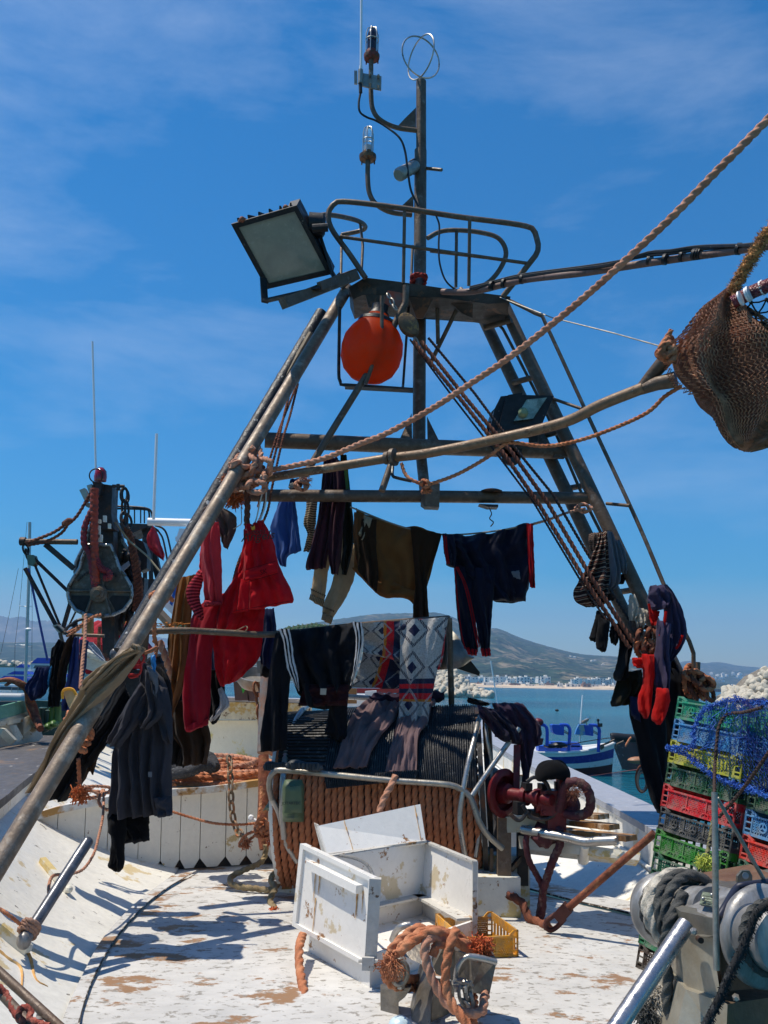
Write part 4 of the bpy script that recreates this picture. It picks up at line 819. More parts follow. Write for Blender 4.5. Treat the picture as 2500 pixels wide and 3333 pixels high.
text('lettering','ations',fab('grey_embroidery',(.12,.05,.045)),t,P(834,1731,5.49),.045,V((1,0,.12)),V((0,0,1)),.002,shear=.3)
s=M();s.ball(P(824,1718,5.5),(.012,.004,.016),8);O('badge',s,YEL,t);s=M();s.ball(P(822,1711,5.495),(.010,.005,.006),8);O('badge',s,THR,t)
text('lettering','SK',THR,t,P(858,1862,5.478),.04,V((1,0,.25)),V((0,0,1)),.001)
line('hem_thread',mat('grey_twine',(.3,.2,.12),.9),[(755,2058,5.5),(775,2050,5.48),(800,2038,5.5),(805,2046,5.48),(797,2056,5.5)],.003,None,parent=t)
t=T('blue_sweatshirt','faded blue sweatshirt hanging behind the lower crossbeam','sweatshirt','clothes hung to dry')
part('body',F_BLUE,t,[dict(L=[(915,1600),(903,1645),(884,1700),(879,1722),(892,1780),(908,1835),(912,1842)],R=[(955,1600),(962,1650),(970,1710),(958,1790),(935,1815),(932,1845)],th=.09,k=2,amp=.03,env=(.6,1),nu=26,nv=34)],6.45)
part('sleeve',F_BLUE,t,[dict(L=[(946,1600),(950,1700),(942,1800),(945,1806)],R=[(958,1600),(968,1690),(981,1785),(982,1792)],th=.08,k=1,amp=.012)],6.38)
t=T('knotted_cloth','navy and white cloth knotted above the lower crossbeam','cloth','clothes hung to dry')
part('knot',F_DNAVY,t,[dict(L=[(945,1562),(940,1585),(955,1605)],R=[(975,1556),(985,1575),(975,1603)],th=.08,k=2,amp=.02,nu=12,nv=12)],6.3);part('fold',F_WH,t,[dict(L=[(944,1575),(938,1588)],R=[(956,1570),(955,1590)],th=.04,k=1,amp=.01,nu=8,nv=8)],6.25)
STR_BG=stripes('beige_dark_stripe',(.50,.40,.27),[(.55,(.06,.045,.035))],'v',26)
garment('striped_shirt',STR_BG,[dict(L=[(998,1600),(996,1660),(988,1705),(1000,1740),(988,1795)],R=[(1035,1600),(1030,1680),(1022,1740),(1006,1796)],th=.07,k=1.6,amp=.02)],'beige and black striped shirt peeking out left of the plum trousers','shirt',6.5)
garment('plum_trousers',F_PLUM,[dict(L=[(1054,1490),(1048,1560),(1035,1680),(1015,1760),(993,1845),(1004,1852)],R=[(1100,1490),(1100,1560),(1085,1680),(1075,1760),(1060,1850)],th=.09,k=3,amp=.03,nu=30,nv=44,env=(.6,1)),dict(L=[(1080,1500),(1085,1600),(1070,1700),(1068,1800),(1078,1868)],R=[(1130,1500),(1128,1600),(1118,1700),(1110,1800),(1100,1870)],th=.09,k=2,amp=.03,nu=26,nv=44,env=(.6,1),d=6.36)],'long plum trousers hanging over both crossbeams left of the brown sweater','trousers',6.4)
garment('olive_trousers',F_OLIVE,[dict(L=[(1108,1480),(1112,1600),(1112,1720),(1108,1830),(1105,1868)],R=[(1128,1480),(1142,1610),(1152,1720),(1146,1800),(1128,1872)],th=.08,k=2,amp=.03,nv=40)],'very dark olive trousers hanging right beside the plum ones','trousers',6.46)
quad('label_patch',mat('green_patch',(.07,.11,.02),.8),None,[(1118,1510,6.3),(1130,1515,6.3),(1137,1590,6.32),(1126,1592,6.3)]);bpy.data.objects['label_patch'].name='green_rag';bpy.data.objects['green_rag']['label']='narrow green rag on the olive trousers above the lower crossbeam';bpy.data.objects['green_rag']['category']='rag'
t=T('beige_sweater','beige knit sweater whose patterned ribbed cuffs hang below the plum trousers','sweater','clothes hung to dry')
part('sleeve',F_BEIGE,t,[dict(L=[(1030,1800),(1022,1860),(1012,1930),(1010,1935)],R=[(1085,1800),(1068,1860),(1060,1930),(1056,1952)],th=.07,k=1.3,amp=.015)],6.52)
part('sleeve',F_BEIGE,t,[dict(L=[(1092,1830),(1080,1900),(1055,1960),(1048,1995)],R=[(1162,1830),(1150,1890),(1120,1955),(1085,2008)],th=.07,k=1.3,amp=.02)],6.5)
part('body',F_BEIGE,t,[dict(L=[(1100,1770),(1090,1840)],R=[(1165,1770),(1165,1850)],th=.07,k=1.5,amp=.02)],6.56)
RIBB=stripes('ribbed_beige',(.48,.36,.23),[(.5,(.16,.11,.06))],'u',9)
part('cuff',RIBB,t,[dict(L=[(1010,1935),(1005,1952)],R=[(1057,1952),(1050,1976)],th=.07,k=1,amp=.004,nv=6)],6.50)
part('cuff',RIBB,t,[dict(L=[(1050,1993),(1045,2018)],R=[(1085,2008),(1078,2032)],th=.07,k=1,amp=.004,nv=6)],6.48)
s=M()
for(x0,y0,x1,y1)in((1012,1918,1060,1940),(1052,1975,1088,1990)):
 s.tube([P(lin(x0,x1,k/16),lin(y0,y1,k/16)+(3 if k%2 else-3),6.44)for k in range(17)],.004,n=4)
O('zigzag_pattern',s,F_BLK,t)
t=T('brown_sweater','large brown sweater draped over the thin clothes line beside the navy track jacket','sweater','clothes hung to dry')
part('body',F_BROWN,t,[dict(L=[(1160,1655),(1222,1690),(1300,1710),(1370,1718),(1438,1738)],R=[(1152,1852),(1200,1905),(1235,1936),(1300,1940),(1392,1905)],th=.10,k=2.3,amp=.034,axis='u',nu=34,nv=44,env=(1,1))],6.35)
part('body',F_BROWN,t,[dict(L=[(1145,1850),(1200,1905),(1245,1943),(1320,1948),(1350,1975)],R=[(1180,1840),(1230,1880),(1290,1900),(1340,1920),(1390,1930)],th=.08,k=2,amp=.02,axis='u',nu=14,nv=30)],6.32)
part('sleeve',F_BROWN,t,[dict(L=[(1340,1860),(1352,1930),(1350,1975),(1345,2014)],R=[(1402,1840),(1390,1900),(1392,1960),(1396,2010)],th=.08,k=1.6,amp=.02)],6.36)
F_DBR=fab('shaded_double_brown',(.055,.026,.012))  # dark brown panels paint the shade where the sweater cloth is doubled
part('shade_panel',F_DBR,t,[dict(L=[(1336,1714),(1344,1800),(1352,1900),(1346,1960),(1343,2012)],R=[(1438,1738),(1421,1800),(1392,1870),(1391,1930),(1397,2010)],th=.05,k=2,amp=.02,nu=26,nv=34)],6.24,'doubled cloth with its shade put into the brown')
part('shade_panel',F_DBR,t,[dict(L=[(1178,1690),(1170,1760),(1165,1850),(1180,1880)],R=[(1226,1692),(1225,1780),(1232,1870),(1226,1928)],th=.05,k=2,amp=.02)],6.22,'doubled cloth with its shade put into the brown')
part('lining',F_RUSTB,t,[dict(L=[(1153,1668),(1150,1740),(1158,1830)],R=[(1178,1672),(1182,1740),(1172,1850)],th=.05,k=1.5,amp=.02)],6.24,'rust brown turned-out sleeve')
part('collar',F_BEIGE,t,[dict(L=[(1185,1678),(1178,1712),(1165,1740)],R=[(1212,1686),(1202,1730),(1188,1772)],th=.05,k=1.6,amp=.015)],6.22,'pale beige turned-out collar')
RSTR=stripes('red_side_stripes',(.50,.012,.02),[(.28,(.01,.01,.02)),(.38,(.50,.012,.02)),(.62,(.01,.01,.02)),(.72,(.50,.012,.02))],'u',1)
F_REDT=fab('red_trim',(.34,.008,.014))
t=T('track_jacket','black navy track jacket with red striped hem hung on the thin clothes line','jacket','clothes hung to dry')
part('body',F_NAVY,t,[dict(L=[(1444,1738),(1500,1741),(1600,1734),(1680,1713),(1722,1704)],R=[(1452,1838),(1510,1862),(1600,1950),(1690,1958),(1722,1915)],th=.11,k=4,amp=.045,axis='u',nu=34,nv=50,env=(1,1),wr=.6)],6.25)
part('body',F_NAVY,t,[dict(L=[(1560,1840),(1590,1945),(1605,1956)],R=[(1714,1840),(1712,1930),(1711,1957)],th=.09,k=3,amp=.03)],6.23)
part('hem',RSTR,t,[dict(L=[(1714,1705),(1718,1800),(1724,1912)],R=[(1735,1704),(1738,1800),(1742,1914)],th=.06,k=1,amp=.01)],6.17,'red hem with dark stripes')
part('sleeve',F_NAVY,t,[dict(L=[(1478,1840),(1485,1960),(1500,2080),(1518,2120)],R=[(1545,1850),(1545,1960),(1552,2060),(1556,2122)],th=.10,k=1.6,amp=.03,nv=40)],6.24)
part('sleeve',F_NAVY,t,[dict(L=[(1530,1850),(1545,1990),(1558,2080),(1566,2118)],R=[(1612,1850),(1602,1990),(1596,2080),(1594,2112)],th=.11,k=1.6,amp=.035,nv=40)],6.20)
part('cuff',RSTR,t,[dict(L=[(1516,2108),(1524,2132)],R=[(1555,2112),(1552,2134)],th=.09,k=1,amp=.004,nv=6)],6.22)
part('cuff',RSTR,t,[dict(L=[(1564,2112),(1570,2138)],R=[(1595,2108),(1598,2134)],th=.10,k=1,amp=.004,nv=6)],6.18)
part('hood',F_NAVY,t,[dict(L=[(1440,1738),(1446,1800),(1455,1838)],R=[(1478,1740),(1485,1800),(1480,1845)],th=.08,k=2,amp=.02,nu=14)],6.16)
for pts in([(1452,1745),(1455,1790),(1462,1835)],[(1446,1742),(1449,1790),(1456,1836)],[(1484,1845),(1510,1900),(1530,1980),(1545,2060),(1556,2108)],[(1490,1845),(1518,1905),(1538,1985),(1552,2060),(1561,2106)],[(1480,1850),(1490,1960),(1502,2060),(1514,2112)]):
 line('piping',F_REDT,[(x,y,6.10)for x,y in pts],.0045,None,parent=t)
part('badge',F_GREY,t,[dict(L=[(1664,1862),(1672,1880)],R=[(1690,1855),(1694,1885)],th=.01,k=1,amp=.004,nu=6,nv=6)],6.12)
F_TR=fab('black_track_cloth',(.010,.011,.016),rough=.7)
WSTR=stripes('three_white_stripes',(.70,.68,.68),[(.2,(.01,.01,.015)),(.4,(.70,.68,.68)),(.6,(.01,.01,.015)),(.8,(.70,.68,.68))],'u',1)
t=T('track_suit','black tracksuit top with white triple stripes folded over the drying rail','tracksuit','clothes hung to dry')
part('body',F_TR,t,[dict(L=[(905,2056,5.5),(960,2050),(1050,2040),(1170,2026)],R=[(968,2255),(1010,2300),(1080,2305),(1145,2238)],th=.12,k=4,amp=.045,axis='u',nu=36,nv=46,env=(.7,1.2),wr=.7)],5.6)
part('leg',F_TR,t,[dict(L=[(898,2060),(880,2160),(862,2300),(850,2380),(848,2450)],R=[(950,2080),(948,2190),(938,2300),(936,2400),(934,2438)],th=.12,k=1.8,amp=.03,nv=44)],5.56)
part('leg',F_TR,t,[dict(L=[(1075,2270),(1066,2340),(1055,2390)],R=[(1132,2280),(1130,2350),(1128,2420)],th=.10,k=1.5,amp=.02)],5.66)
part('lining',F_BURG,t,[dict(L=[(990,2230),(975,2280),(972,2300)],R=[(1138,2225),(1134,2270),(1130,2296)],th=.10,k=3,amp=.03)],5.56,'burgundy lining turned out')
part('side_stripe',WSTR,t,[dict(L=[(908,2048),(922,2090),(932,2160),(945,2200),(972,2250)],R=[(942,2046),(950,2085),(958,2150),(970,2200),(975,2250)],th=.02,k=1,amp=.006,nu=10,nv=30,wr=.2)],5.42)
part('side_stripe',WSTR,t,[dict(L=[(1148,2025),(1158,2080),(1155,2140),(1148,2190),(1140,2232)],R=[(1178,2026),(1182,2080),(1172,2140),(1158,2190),(1146,2234)],th=.02,k=1,amp=.006,nu=10,nv=30,wr=.2)],5.46)
quad('care_label',F_WH,t,[(1043,2241,5.46),(1063,2241,5.46),(1061,2262,5.46),(1042,2261,5.46)],.003)
def blanket_mat(cols,ax=0,du=3.57,ou=.68,dv=1.7,ov=.1):
 m,nt,b=newmat('patterned_blanket');N=nt.nodes.new;Lk=nt.links.new
 tc=N('ShaderNodeTexCoord');sp=N('ShaderNodeSeparateXYZ');Lk(tc.outputs['UV'],sp.inputs[0])
 def math_(op,a,b_=None,c=None):
  n=N('ShaderNodeMath');n.operation=op
  for i,q in enumerate((a,b_,c)):
   if q is None:continue
   if isinstance(q,(int,float)):n.inputs[i].default_value=q
   else:Lk(q,n.inputs[i])
  return n.outputs[0]
 cr=N('ShaderNodeValToRGB');cr.color_ramp.interpolation='CONSTANT';el=cr.color_ramp.elements
 el[0].position=0;el[0].color=cols[0][1];el[1].position=cols[1][0];el[1].color=cols[1][1]
 for p_,c_ in cols[2:]:e=el.new(p_);e.color=c_
 u,v=sp.outputs[0],sp.outputs[1];Lk((u,v)[ax],cr.inputs[0])
 a=math_('ABSOLUTE',math_('SUBTRACT',math_('FRACT',math_('MULTIPLY_ADD',u,du,ou)),.5));c=math_('ABSOLUTE',math_('SUBTRACT',math_('FRACT',math_('MULTIPLY_ADD',v,dv,ov)),.5));dd=math_('ADD',a,c)
 rg=math_('MULTIPLY',math_('GREATER_THAN',dd,.36),math_('LESS_THAN',dd,.46));core=math_('LESS_THAN',dd,.17)
 chk=N('ShaderNodeTexChecker');chk.inputs['Scale'].default_value=46;Lk(tc.outputs['UV'],chk.inputs['Vector'])
 rg2=math_('MULTIPLY',rg,math_('MULTIPLY_ADD',chk.outputs['Fac'],.6,.4))
 sb=N('ShaderNodeSeparateColor');Lk(cr.outputs[0],sb.inputs[0]);lum=math_('GREATER_THAN',sb.outputs[1],.15)
 ring=N('ShaderNodeMixRGB');ring.inputs[1].default_value=(.25,.25,.26,1);ring.inputs[2].default_value=(.02,.022,.04,1);Lk(lum,ring.inputs[0])
 mx=N('ShaderNodeMixRGB');Lk(rg2,mx.inputs[0]);Lk(cr.outputs[0],mx.inputs[1]);Lk(ring.outputs[0],mx.inputs[2])
 mx2=N('ShaderNodeMixRGB');Lk(math_('MULTIPLY',core,lum),mx2.inputs[0]);Lk(mx.outputs[0],mx2.inputs[1]);mx2.inputs[2].default_value=(.012,.014,.045,1)
 n=N('ShaderNodeTexNoise');n.inputs['Scale'].default_value=110;Lk(tc.outputs['Object'],n.inputs['Vector']);mr=N('ShaderNodeMapRange');mr.inputs[3].default_value=.45;mr.inputs[4].default_value=1.5;Lk(n.outputs[0],mr.inputs[0])
 hs=N('ShaderNodeHueSaturation');Lk(mx2.outputs[0],hs.inputs['Color']);Lk(mr.outputs[0],hs.inputs['Value']);Lk(hs.outputs[0],b.inputs['Base Color']);b.inputs['Roughness'].default_value=.95;b.inputs['Sheen Weight'].default_value=.3;b.inputs['Specular IOR Level'].default_value=.1
 bp=N('ShaderNodeBump');bp.inputs['Strength'].default_value=.5;bp.inputs['Distance'].default_value=.01;Lk(n.outputs[0],bp.inputs['Height']);Lk(bp.outputs[0],b.inputs['Normal'])
 return m
G_=(.34,.33,.32,1);NV_=(.016,.02,.05,1);RD_=(.45,.012,.02,1);OR_=(.42,.15,.02,1)
BLM=blanket_mat([(0,G_),(.245,OR_),(.28,RD_),(.37,NV_),(.65,RD_),(.70,NV_),(.77,G_),(.97,RD_)])
BLM2=blanket_mat([(0,G_),(.50,NV_),(.54,RD_),(.58,NV_),(.62,RD_),(.67,OR_),(.69,G_)],1,1.3,.1,3.2,.2)
t=T('patterned_blanket','grey wool blanket with red, navy and diamond pattern folded over the rail','blanket','clothes hung to dry')
part('back_fold',BLM,t,[dict(L=[(1185,2110),(1168,2180),(1142,2240)],R=[(1430,2100),(1420,2180),(1410,2242)],th=.03,k=3,amp=.015,nu=30)],5.95)
part('front_fold',BLM,t,[dict(L=[(1180,2030,5.7),(1184,2080),(1182,2120),(1195,2130)],R=[(1458,2008),(1450,2070),(1440,2150),(1428,2180)],th=.06,k=3,amp=.03,nu=44,nv=30)],5.78)
part('hanging_end',BLM2,t,[dict(L=[(1302,2020),(1302,2120),(1300,2250),(1297,2340),(1296,2400)],R=[(1460,2008),(1440,2110),(1415,2220),(1398,2310),(1390,2410)],th=.05,k=2,amp=.03,nu=34,nv=50)],5.72)
part('hanging_end',BLM2,t,[dict(L=[(1326,2405),(1332,2470),(1343,2515),(1346,2518)],R=[(1394,2395),(1392,2460),(1388,2495),(1384,2500)],th=.04,k=1.5,amp=.015,nu=20,nv=20)],5.74)
s=M();s.tube(resample(PP([(1294,2402,5.70),(1330,2412,5.68),(1370,2418,5.68)]),12),[.012,.02],n=8,flat=.5);O('rolled_hem',s,F_GREY,t)
t=T('khaki_trousers','long khaki trousers slung along the lower part of the left leg','trousers','clothes hung to dry')
part('leg',F_KHAKI,t,[dict(L=[(455,2098),(405,2120),(340,2170),(280,2215),(255,2260),(215,2330),(190,2365),(165,2430),(130,2515),(98,2560),(88,2575)],R=[(466,2125),(440,2165),(395,2225),(350,2268),(310,2305),(262,2350),(225,2395),(195,2450),(160,2520),(118,2570),(105,2582)],th=.13,k=3,amp=.05,nu=26,nv=70,env=(1,.6))],4.66)
part('leg',F_KHAKI,t,[dict(L=[(440,2105),(380,2135),(310,2180),(265,2225)],R=[(460,2120),(400,2150),(345,2200),(285,2260)],th=.07,k=2,amp=.03,nu=20,nv=40)],4.58)
part('waistband',F_KHAKI,t,[dict(L=[(432,2096),(425,2110),(420,2118)],R=[(452,2098),(462,2112),(458,2125)],th=.08,k=3,amp=.02,nu=14,nv=10)],4.58)
garment('black_trousers',F_BLK,[dict(L=[(300,2330),(250,2420),(190,2510),(150,2600)],R=[(345,2340),(300,2440),(262,2540),(210,2610)],th=.09,k=2,amp=.03),dict(L=[(400,2210),(330,2330),(240,2450)],R=[(430,2300),(350,2420),(290,2500)],th=.08,k=2,amp=.03)],'black trousers hanging just behind the lower left leg','trousers',5.35)
garment('brown_work_trousers',F_DB,[dict(L=[(240,2440),(222,2520),(215,2595)],R=[(300,2400),(306,2470),(240,2600)],th=.09,k=2,amp=.03),dict(L=[(285,2330),(280,2420),(275,2500)],R=[(330,2330),(322,2430),(305,2520)],th=.09,k=1.5,amp=.02)],'dark brown trousers behind the lower left leg beside the rope lashing','trousers',5.5)
t=T('rope_lashing','orange rope wound several turns round the lower left leg','rope')
for k in range(6):
 c=P(236+5*k,2418-13*k,4.82+.01*k);ax=(P(304,2330,4.8)-P(181,2549,4.7)).normalized();a1=ax.orthogonal().normalized();a2=ax.cross(a1)
 s=M();s.rope([c+(a1*math.cos(q)+a2*math.sin(q))*.074+ax*(.02*math.sin(q+k))for q in[i*math.pi/9 for i in range(20)]],.0165,n=11,seed=k);O('turn',s,ROPEO,t,sharp=60)
s=M();s.fuzz(P(200,2452,4.72),.035,140,.003,.045,3);O('frayed_strand',s,ROPEO,t);s=M();s.fuzz(P(262,2580,4.9),.03,80,.003,.07,5);O('frayed_end',s,mat('frayed_orange',(.55,.14,.04),.9),t)
rope('hanging_strand',ROPEO,[(255,2470,4.9),(258,2530,4.95),(262,2575,4.95)],.012,None,parent=t)
t=T('charcoal_overalls','charcoal grey work shirt hanging full length right of the left leg foot','overalls','clothes hung to dry')
part('body',F_CHAR,t,[dict(L=[(470,2160),(440,2260),(400,2360),(368,2440),(362,2560),(353,2668)],R=[(495,2170),(540,2230),(562,2380),(556,2500),(558,2600),(562,2650)],th=.14,k=5,amp=.045,nu=46,nv=60,env=(.5,1))],5.1)
part('sleeve',F_CHAR,t,[dict(L=[(455,2220),(400,2310),(370,2370),(345,2418)],R=[(490,2260),(460,2340),(425,2390),(388,2436)],th=.10,k=2,amp=.03)],5.0)
part('sleeve',F_CHAR,t,[dict(L=[(470,2180),(470,2280),(450,2360)],R=[(510,2200),(530,2320),(480,2375)],th=.09,k=2,amp=.03)],4.98)
part('sleeve',F_CHAR,t,[dict(L=[(510,2230),(515,2350),(540,2425)],R=[(545,2240),(560,2330),(563,2418)],th=.08,k=1,amp=.02)],5.02)
part('collar',F_GREY,t,[dict(L=[(478,2168),(490,2220),(505,2270)],R=[(490,2172),(514,2200),(512,2272)],th=.04,k=1,amp=.01,nu=10)],4.95,'pale grey collar strip')
quad('care_label',F_GREY,t,[(482,2512,4.95),(495,2512,4.95),(494,2530,4.95),(482,2529,4.95)],.003)
part('hem',F_CHAR,t,[dict(L=[(500,2600),(515,2664)],R=[(558,2590),(562,2652)],th=.05,k=1,amp=.02)],5.0)
t=T('black_stockings','pair of long black stockings dangling below the charcoal work shirt','stockings','clothes hung to dry')
part('leg',F_BLK,t,[dict(L=[(350,2650),(352,2705),(362,2725),(358,2790),(354,2815),(370,2836)],R=[(410,2650),(410,2720),(404,2760),(406,2800),(404,2820),(392,2836)],th=.10,k=1,amp=.012)],5.12)
part('leg',F_BLK,t,[dict(L=[(400,2650),(402,2748)],R=[(485,2650),(487,2735)],th=.10,k=2,amp=.02)],5.2)
t=T('string_bundle','tangle of red and blue strings tying the khaki trousers to the leg','string')
RW=mat('red_string',(.45,.02,.02),.5)
for k,pts in enumerate(([(420,2120),(455,2125),(470,2140),(455,2160),(425,2150),(420,2120)],[(450,2140),(460,2170),(452,2195),(420,2195)],[(440,2130),(480,2120),(510,2105),(500,2118),(470,2128)],[(415,2190),(425,2205),(450,2200)])):
 line('red_string',RW if k<2 or k==3 else ROPEO,[(x,y,4.78)for x,y in pts],.006,None,parent=t)
part('blue_tie',mat('blue_tie_strip',(.02,.2,.5),.5),t,[dict(L=[(490,2135),(492,2160),(500,2185)],R=[(505,2130),(508,2160),(506,2188)],th=.02,k=1,amp=.006,nu=8,nv=10)],4.85)
garment('black_hooded_top',F_BLK,[dict(L=[(505,2160),(510,2240),(520,2300),(515,2420)],R=[(540,2190),(555,2230),(560,2300),(552,2450)],th=.10,k=2,amp=.03)],'black top with a grey edge just right of the charcoal shirt','top',5.25)
garment('tan_trousers',F_BROWN,[dict(L=[(580,1880),(565,1990),(555,2080),(552,2165),(556,2230),(552,2330)],R=[(640,1870),(622,1990),(615,2080),(610,2165),(592,2240),(556,2335)],th=.10,k=2.5,amp=.04,nv=50)],'tan brown trousers hanging behind the gantry leg left of the crimson sweatpants','trousers',6.0)
garment('brown_shirt',F_DB,[dict(L=[(548,2060),(545,2120),(552,2170)],R=[(612,2060),(625,2120),(605,2172)],th=.10,k=3,amp=.04),dict(L=[(558,2280),(560,2380),(590,2440),(592,2490)],R=[(650,2280),(682,2380),(680,2440),(672,2488)],th=.10,k=3,amp=.04)],'dark brown shirt bunched behind the crimson sweatpants','shirt',6.1)
garment('dark_jacket',F_BLK,[dict(L=[(560,2200),(555,2300),(548,2400),(552,2480)],R=[(640,2200),(660,2300),(650,2400),(600,2500)],th=.10,k=3,amp=.04)],'black jacket filling the gap behind the crimson sweatpants','jacket',6.3)
garment('blue_jeans',F_DNAVY,[dict(L=[(690,2050),(688,2150),(690,2262)],R=[(715,2050),(712,2150),(706,2265)],th=.06,k=1,amp=.02)],'strip of blue jeans showing between the crimson sweatpants and red jacket','jeans',5.95)
garment('navy_shirt',F_DNAVY,[dict(L=[(846,1985),(856,2060),(845,2110),(850,2160)],R=[(892,1980),(900,2060),(888,2130),(880,2180)],th=.08,k=2,amp=.02),],'navy shirt behind the drying rail between the red jacket and tracksuit','shirt',5.9)
t=T('sports_jacket','black and white sports jacket hanging below the red jacket','jacket','clothes hung to dry')
part('body',F_BLK,t,[dict(L=[(682,2180),(680,2260),(678,2330),(690,2360)],R=[(715,2180),(735,2260),(722,2320),(705,2352)],th=.08,k=2,amp=.03)],5.85)
part('panel',fab('white_nylon',(.55,.55,.58),rough=.5),t,[dict(L=[(710,2245),(715,2290),(690,2330),(680,2350)],R=[(722,2235),(748,2290),(728,2315),(698,2345)],th=.05,k=2,amp=.02)],5.8)
STRS=stripes('brown_cream_stripes',(.035,.018,.018),[(.30,(.40,.30,.24)),(.45,(.03,.02,.02)),(.6,(.30,.12,.08)),(.68,(.03,.02,.02)),(.8,(.35,.28,.22)),(.9,(.03,.02,.02))],'v',9,dist=.03)
garment('striped_jersey',STRS,[dict(L=[(1950,1732),(1930,1790),(1908,1850),(1884,1890),(1868,1930),(1878,1958),(1910,1975)],R=[(1972,1728),(1978,1790),(1984,1860),(1976,1915),(1972,1960),(1958,1976)],th=.12,k=2.6,amp=.035,nu=30,nv=44,env=(.8,.8)),dict(L=[(1918,1738),(1916,1760),(1925,1790)],R=[(1950,1732),(1946,1760),(1940,1800)],th=.08,k=2,amp=.02,nu=14,nv=14)],'brown, black and cream striped jersey hanging on the ladder ropes','jersey',5.85)
garment('grey_shirt',F_GREY,[dict(L=[(1976,1728),(1975,1790),(1974,1860),(1972,1934)],R=[(1994,1732),(2015,1800),(2018,1890),(1985,1930)],th=.07,k=2,amp=.03,nu=24),dict(L=[(1998,1760),(2008,1820),(2018,1865)],R=[(2018,1760),(2042,1820),(2040,1870)],th=.06,k=2,amp=.02,nu=16)],'pale grey shirt between the ladder legs beside the striped jersey','shirt',6.2)
garment('black_shorts',F_BLK,[dict(L=[(1975,1930),(1968,1955)],R=[(2000,1870),(1995,1955)],th=.05,k=1.5,amp=.02),dict(L=[(2010,1872),(2014,1900)],R=[(2040,1868),(2028,1902)],th=.05,k=1.5,amp=.02)],'black cloth peeking out under the pale grey shirt','shorts',6.25)
t=T('black_socks','pair of black socks dangling from the ladder ropes beneath the striped jersey','socks','clothes hung to dry')
part('sock',F_BLK,t,[dict(L=[(1943,1988),(1930,2040),(1918,2075),(1922,2088)],R=[(1965,1995),(1985,2030),(1975,2070),(1955,2090)],th=.07,k=1,amp=.012,nu=16)],5.75)
part('sock',F_BLK,t,[dict(L=[(1950,2010),(1942,2070),(1940,2105),(1955,2122)],R=[(1982,2020),(1980,2070),(1974,2110),(1968,2122)],th=.07,k=1,amp=.012,nu=16)],5.7)
garment('black_rags',F_BLK,[dict(L=[(1990,2030),(1982,2065),(1990,2090)],R=[(2020,2030),(2015,2070),(2005,2102)],th=.06,k=1.5,amp=.02)],'knotted black rag right of the black socks','rag',5.75)
garment('black_leggings',F_BLK,[dict(L=[(2010,2035),(2018,2090),(2012,2150),(2002,2200),(2010,2215)],R=[(2048,2050),(2058,2100),(2052,2160),(2045,2200),(2032,2216)],th=.09,k=2,amp=.03)],'wrinkled black leggings on the ladder above the olive trousers','leggings',5.75)
garment('olive_shorts',fab('olive_canvas',(.022,.020,.010)),[dict(L=[(2015,2190),(2002,2240),(1993,2285),(1998,2300)],R=[(2090,2180),(2098,2240),(2082,2270),(2060,2292)],th=.10,k=2.5,amp=.03)],'dark olive shorts hanging in front of the bay at the ladder foot','shorts',5.85)
garment('white_rag',F_WH,[dict(L=[(2050,1935),(2046,1990),(2050,2020)],R=[(2066,1935),(2080,1975),(2070,2022)],th=.05,k=2,amp=.02),dict(L=[(2066,1975),(2066,2020),(2072,2045)],R=[(2105,1985),(2110,2010),(2095,2045)],th=.06,k=2.5,amp=.03),dict(L=[(2085,2052),(2090,2070)],R=[(2118,2060),(2112,2074)],th=.04,k=1,amp=.02,nu=8,nv=8)],'crumpled off-white rag tied to the ladder beside the slate hoodie','rag',5.78)
garment('taupe_rag',F_TAUPE,[dict(L=[(2050,2012),(2048,2045),(2062,2072)],R=[(2075,2025),(2095,2050),(2080,2078)],th=.08,k=1,amp=.015)],'taupe cloth under the off-white rag on the ladder','cloth',5.8)
t=T('rope_knot','brown rope knotted round the ladder beneath the off-white rag','rope')
for k,(c,rx,ry,ti)in enumerate((((2095,2075),20,34,.1),((2115,2085),18,40,.3),((2125,2075),16,30,-.2),((2100,2110),30,30,.5),((2120,2120),24,20,.2))):loop(c,rx,ry,ti,.017,5.78,k,ROPEO if k%2 else ROPED)
t=T('slate_hoodie','slate purple hoodie with red edging hung over the ladder top right of the bay','hoodie','clothes hung to dry')
part('hood',F_HOOD,t,[dict(L=[(2118,1908),(2112,1950),(2122,1988)],R=[(2158,1903),(2180,1945),(2172,1982)],th=.12,k=2,amp=.04,nu=24,nv=24)],5.7)
part('body',F_HOOD,t,[dict(L=[(2150,1905),(2165,1960),(2160,2050),(2140,2120),(2130,2180)],R=[(2168,1903),(2205,1965),(2228,2040),(2218,2100),(2180,2160)],th=.14,k=3,amp=.04,nu=30,nv=44)],5.72)
part('sleeve',F_HOOD,t,[dict(L=[(2140,2020),(2138,2100),(2130,2160),(2130,2250)],R=[(2185,2030),(2175,2120),(2180,2170),(2178,2250)],th=.10,k=2,amp=.03,nv=36)],5.62)
part('lining',F_SOCK,t,[dict(L=[(2112,1985),(2118,2035)],R=[(2148,1988),(2138,2036)],th=.05,k=1.5,amp=.02,nu=12,nv=12)],5.74,'bright red hood lining')
for pts in([(2112,1965),(2118,1995),(2126,2005)],[(2222,2068),(2212,2095),(2200,2112)],[(2168,1990),(2160,2040),(2148,2070)]):line('piping',F_SOCK,[(x,y,5.60)for x,y in pts],.008,None,parent=t)
t=T('red_socks','pair of long bright red socks hanging left of the crate stack','socks','clothes hung to dry')
part('sock',F_SOCK,t,[dict(L=[(2090,2130),(2095,2220),(2078,2270),(2078,2310),(2096,2338)],R=[(2130,2130),(2128,2220),(2122,2280),(2115,2320),(2106,2338)],th=.10,k=1.5,amp=.02,nu=20,nv=36)],5.62)
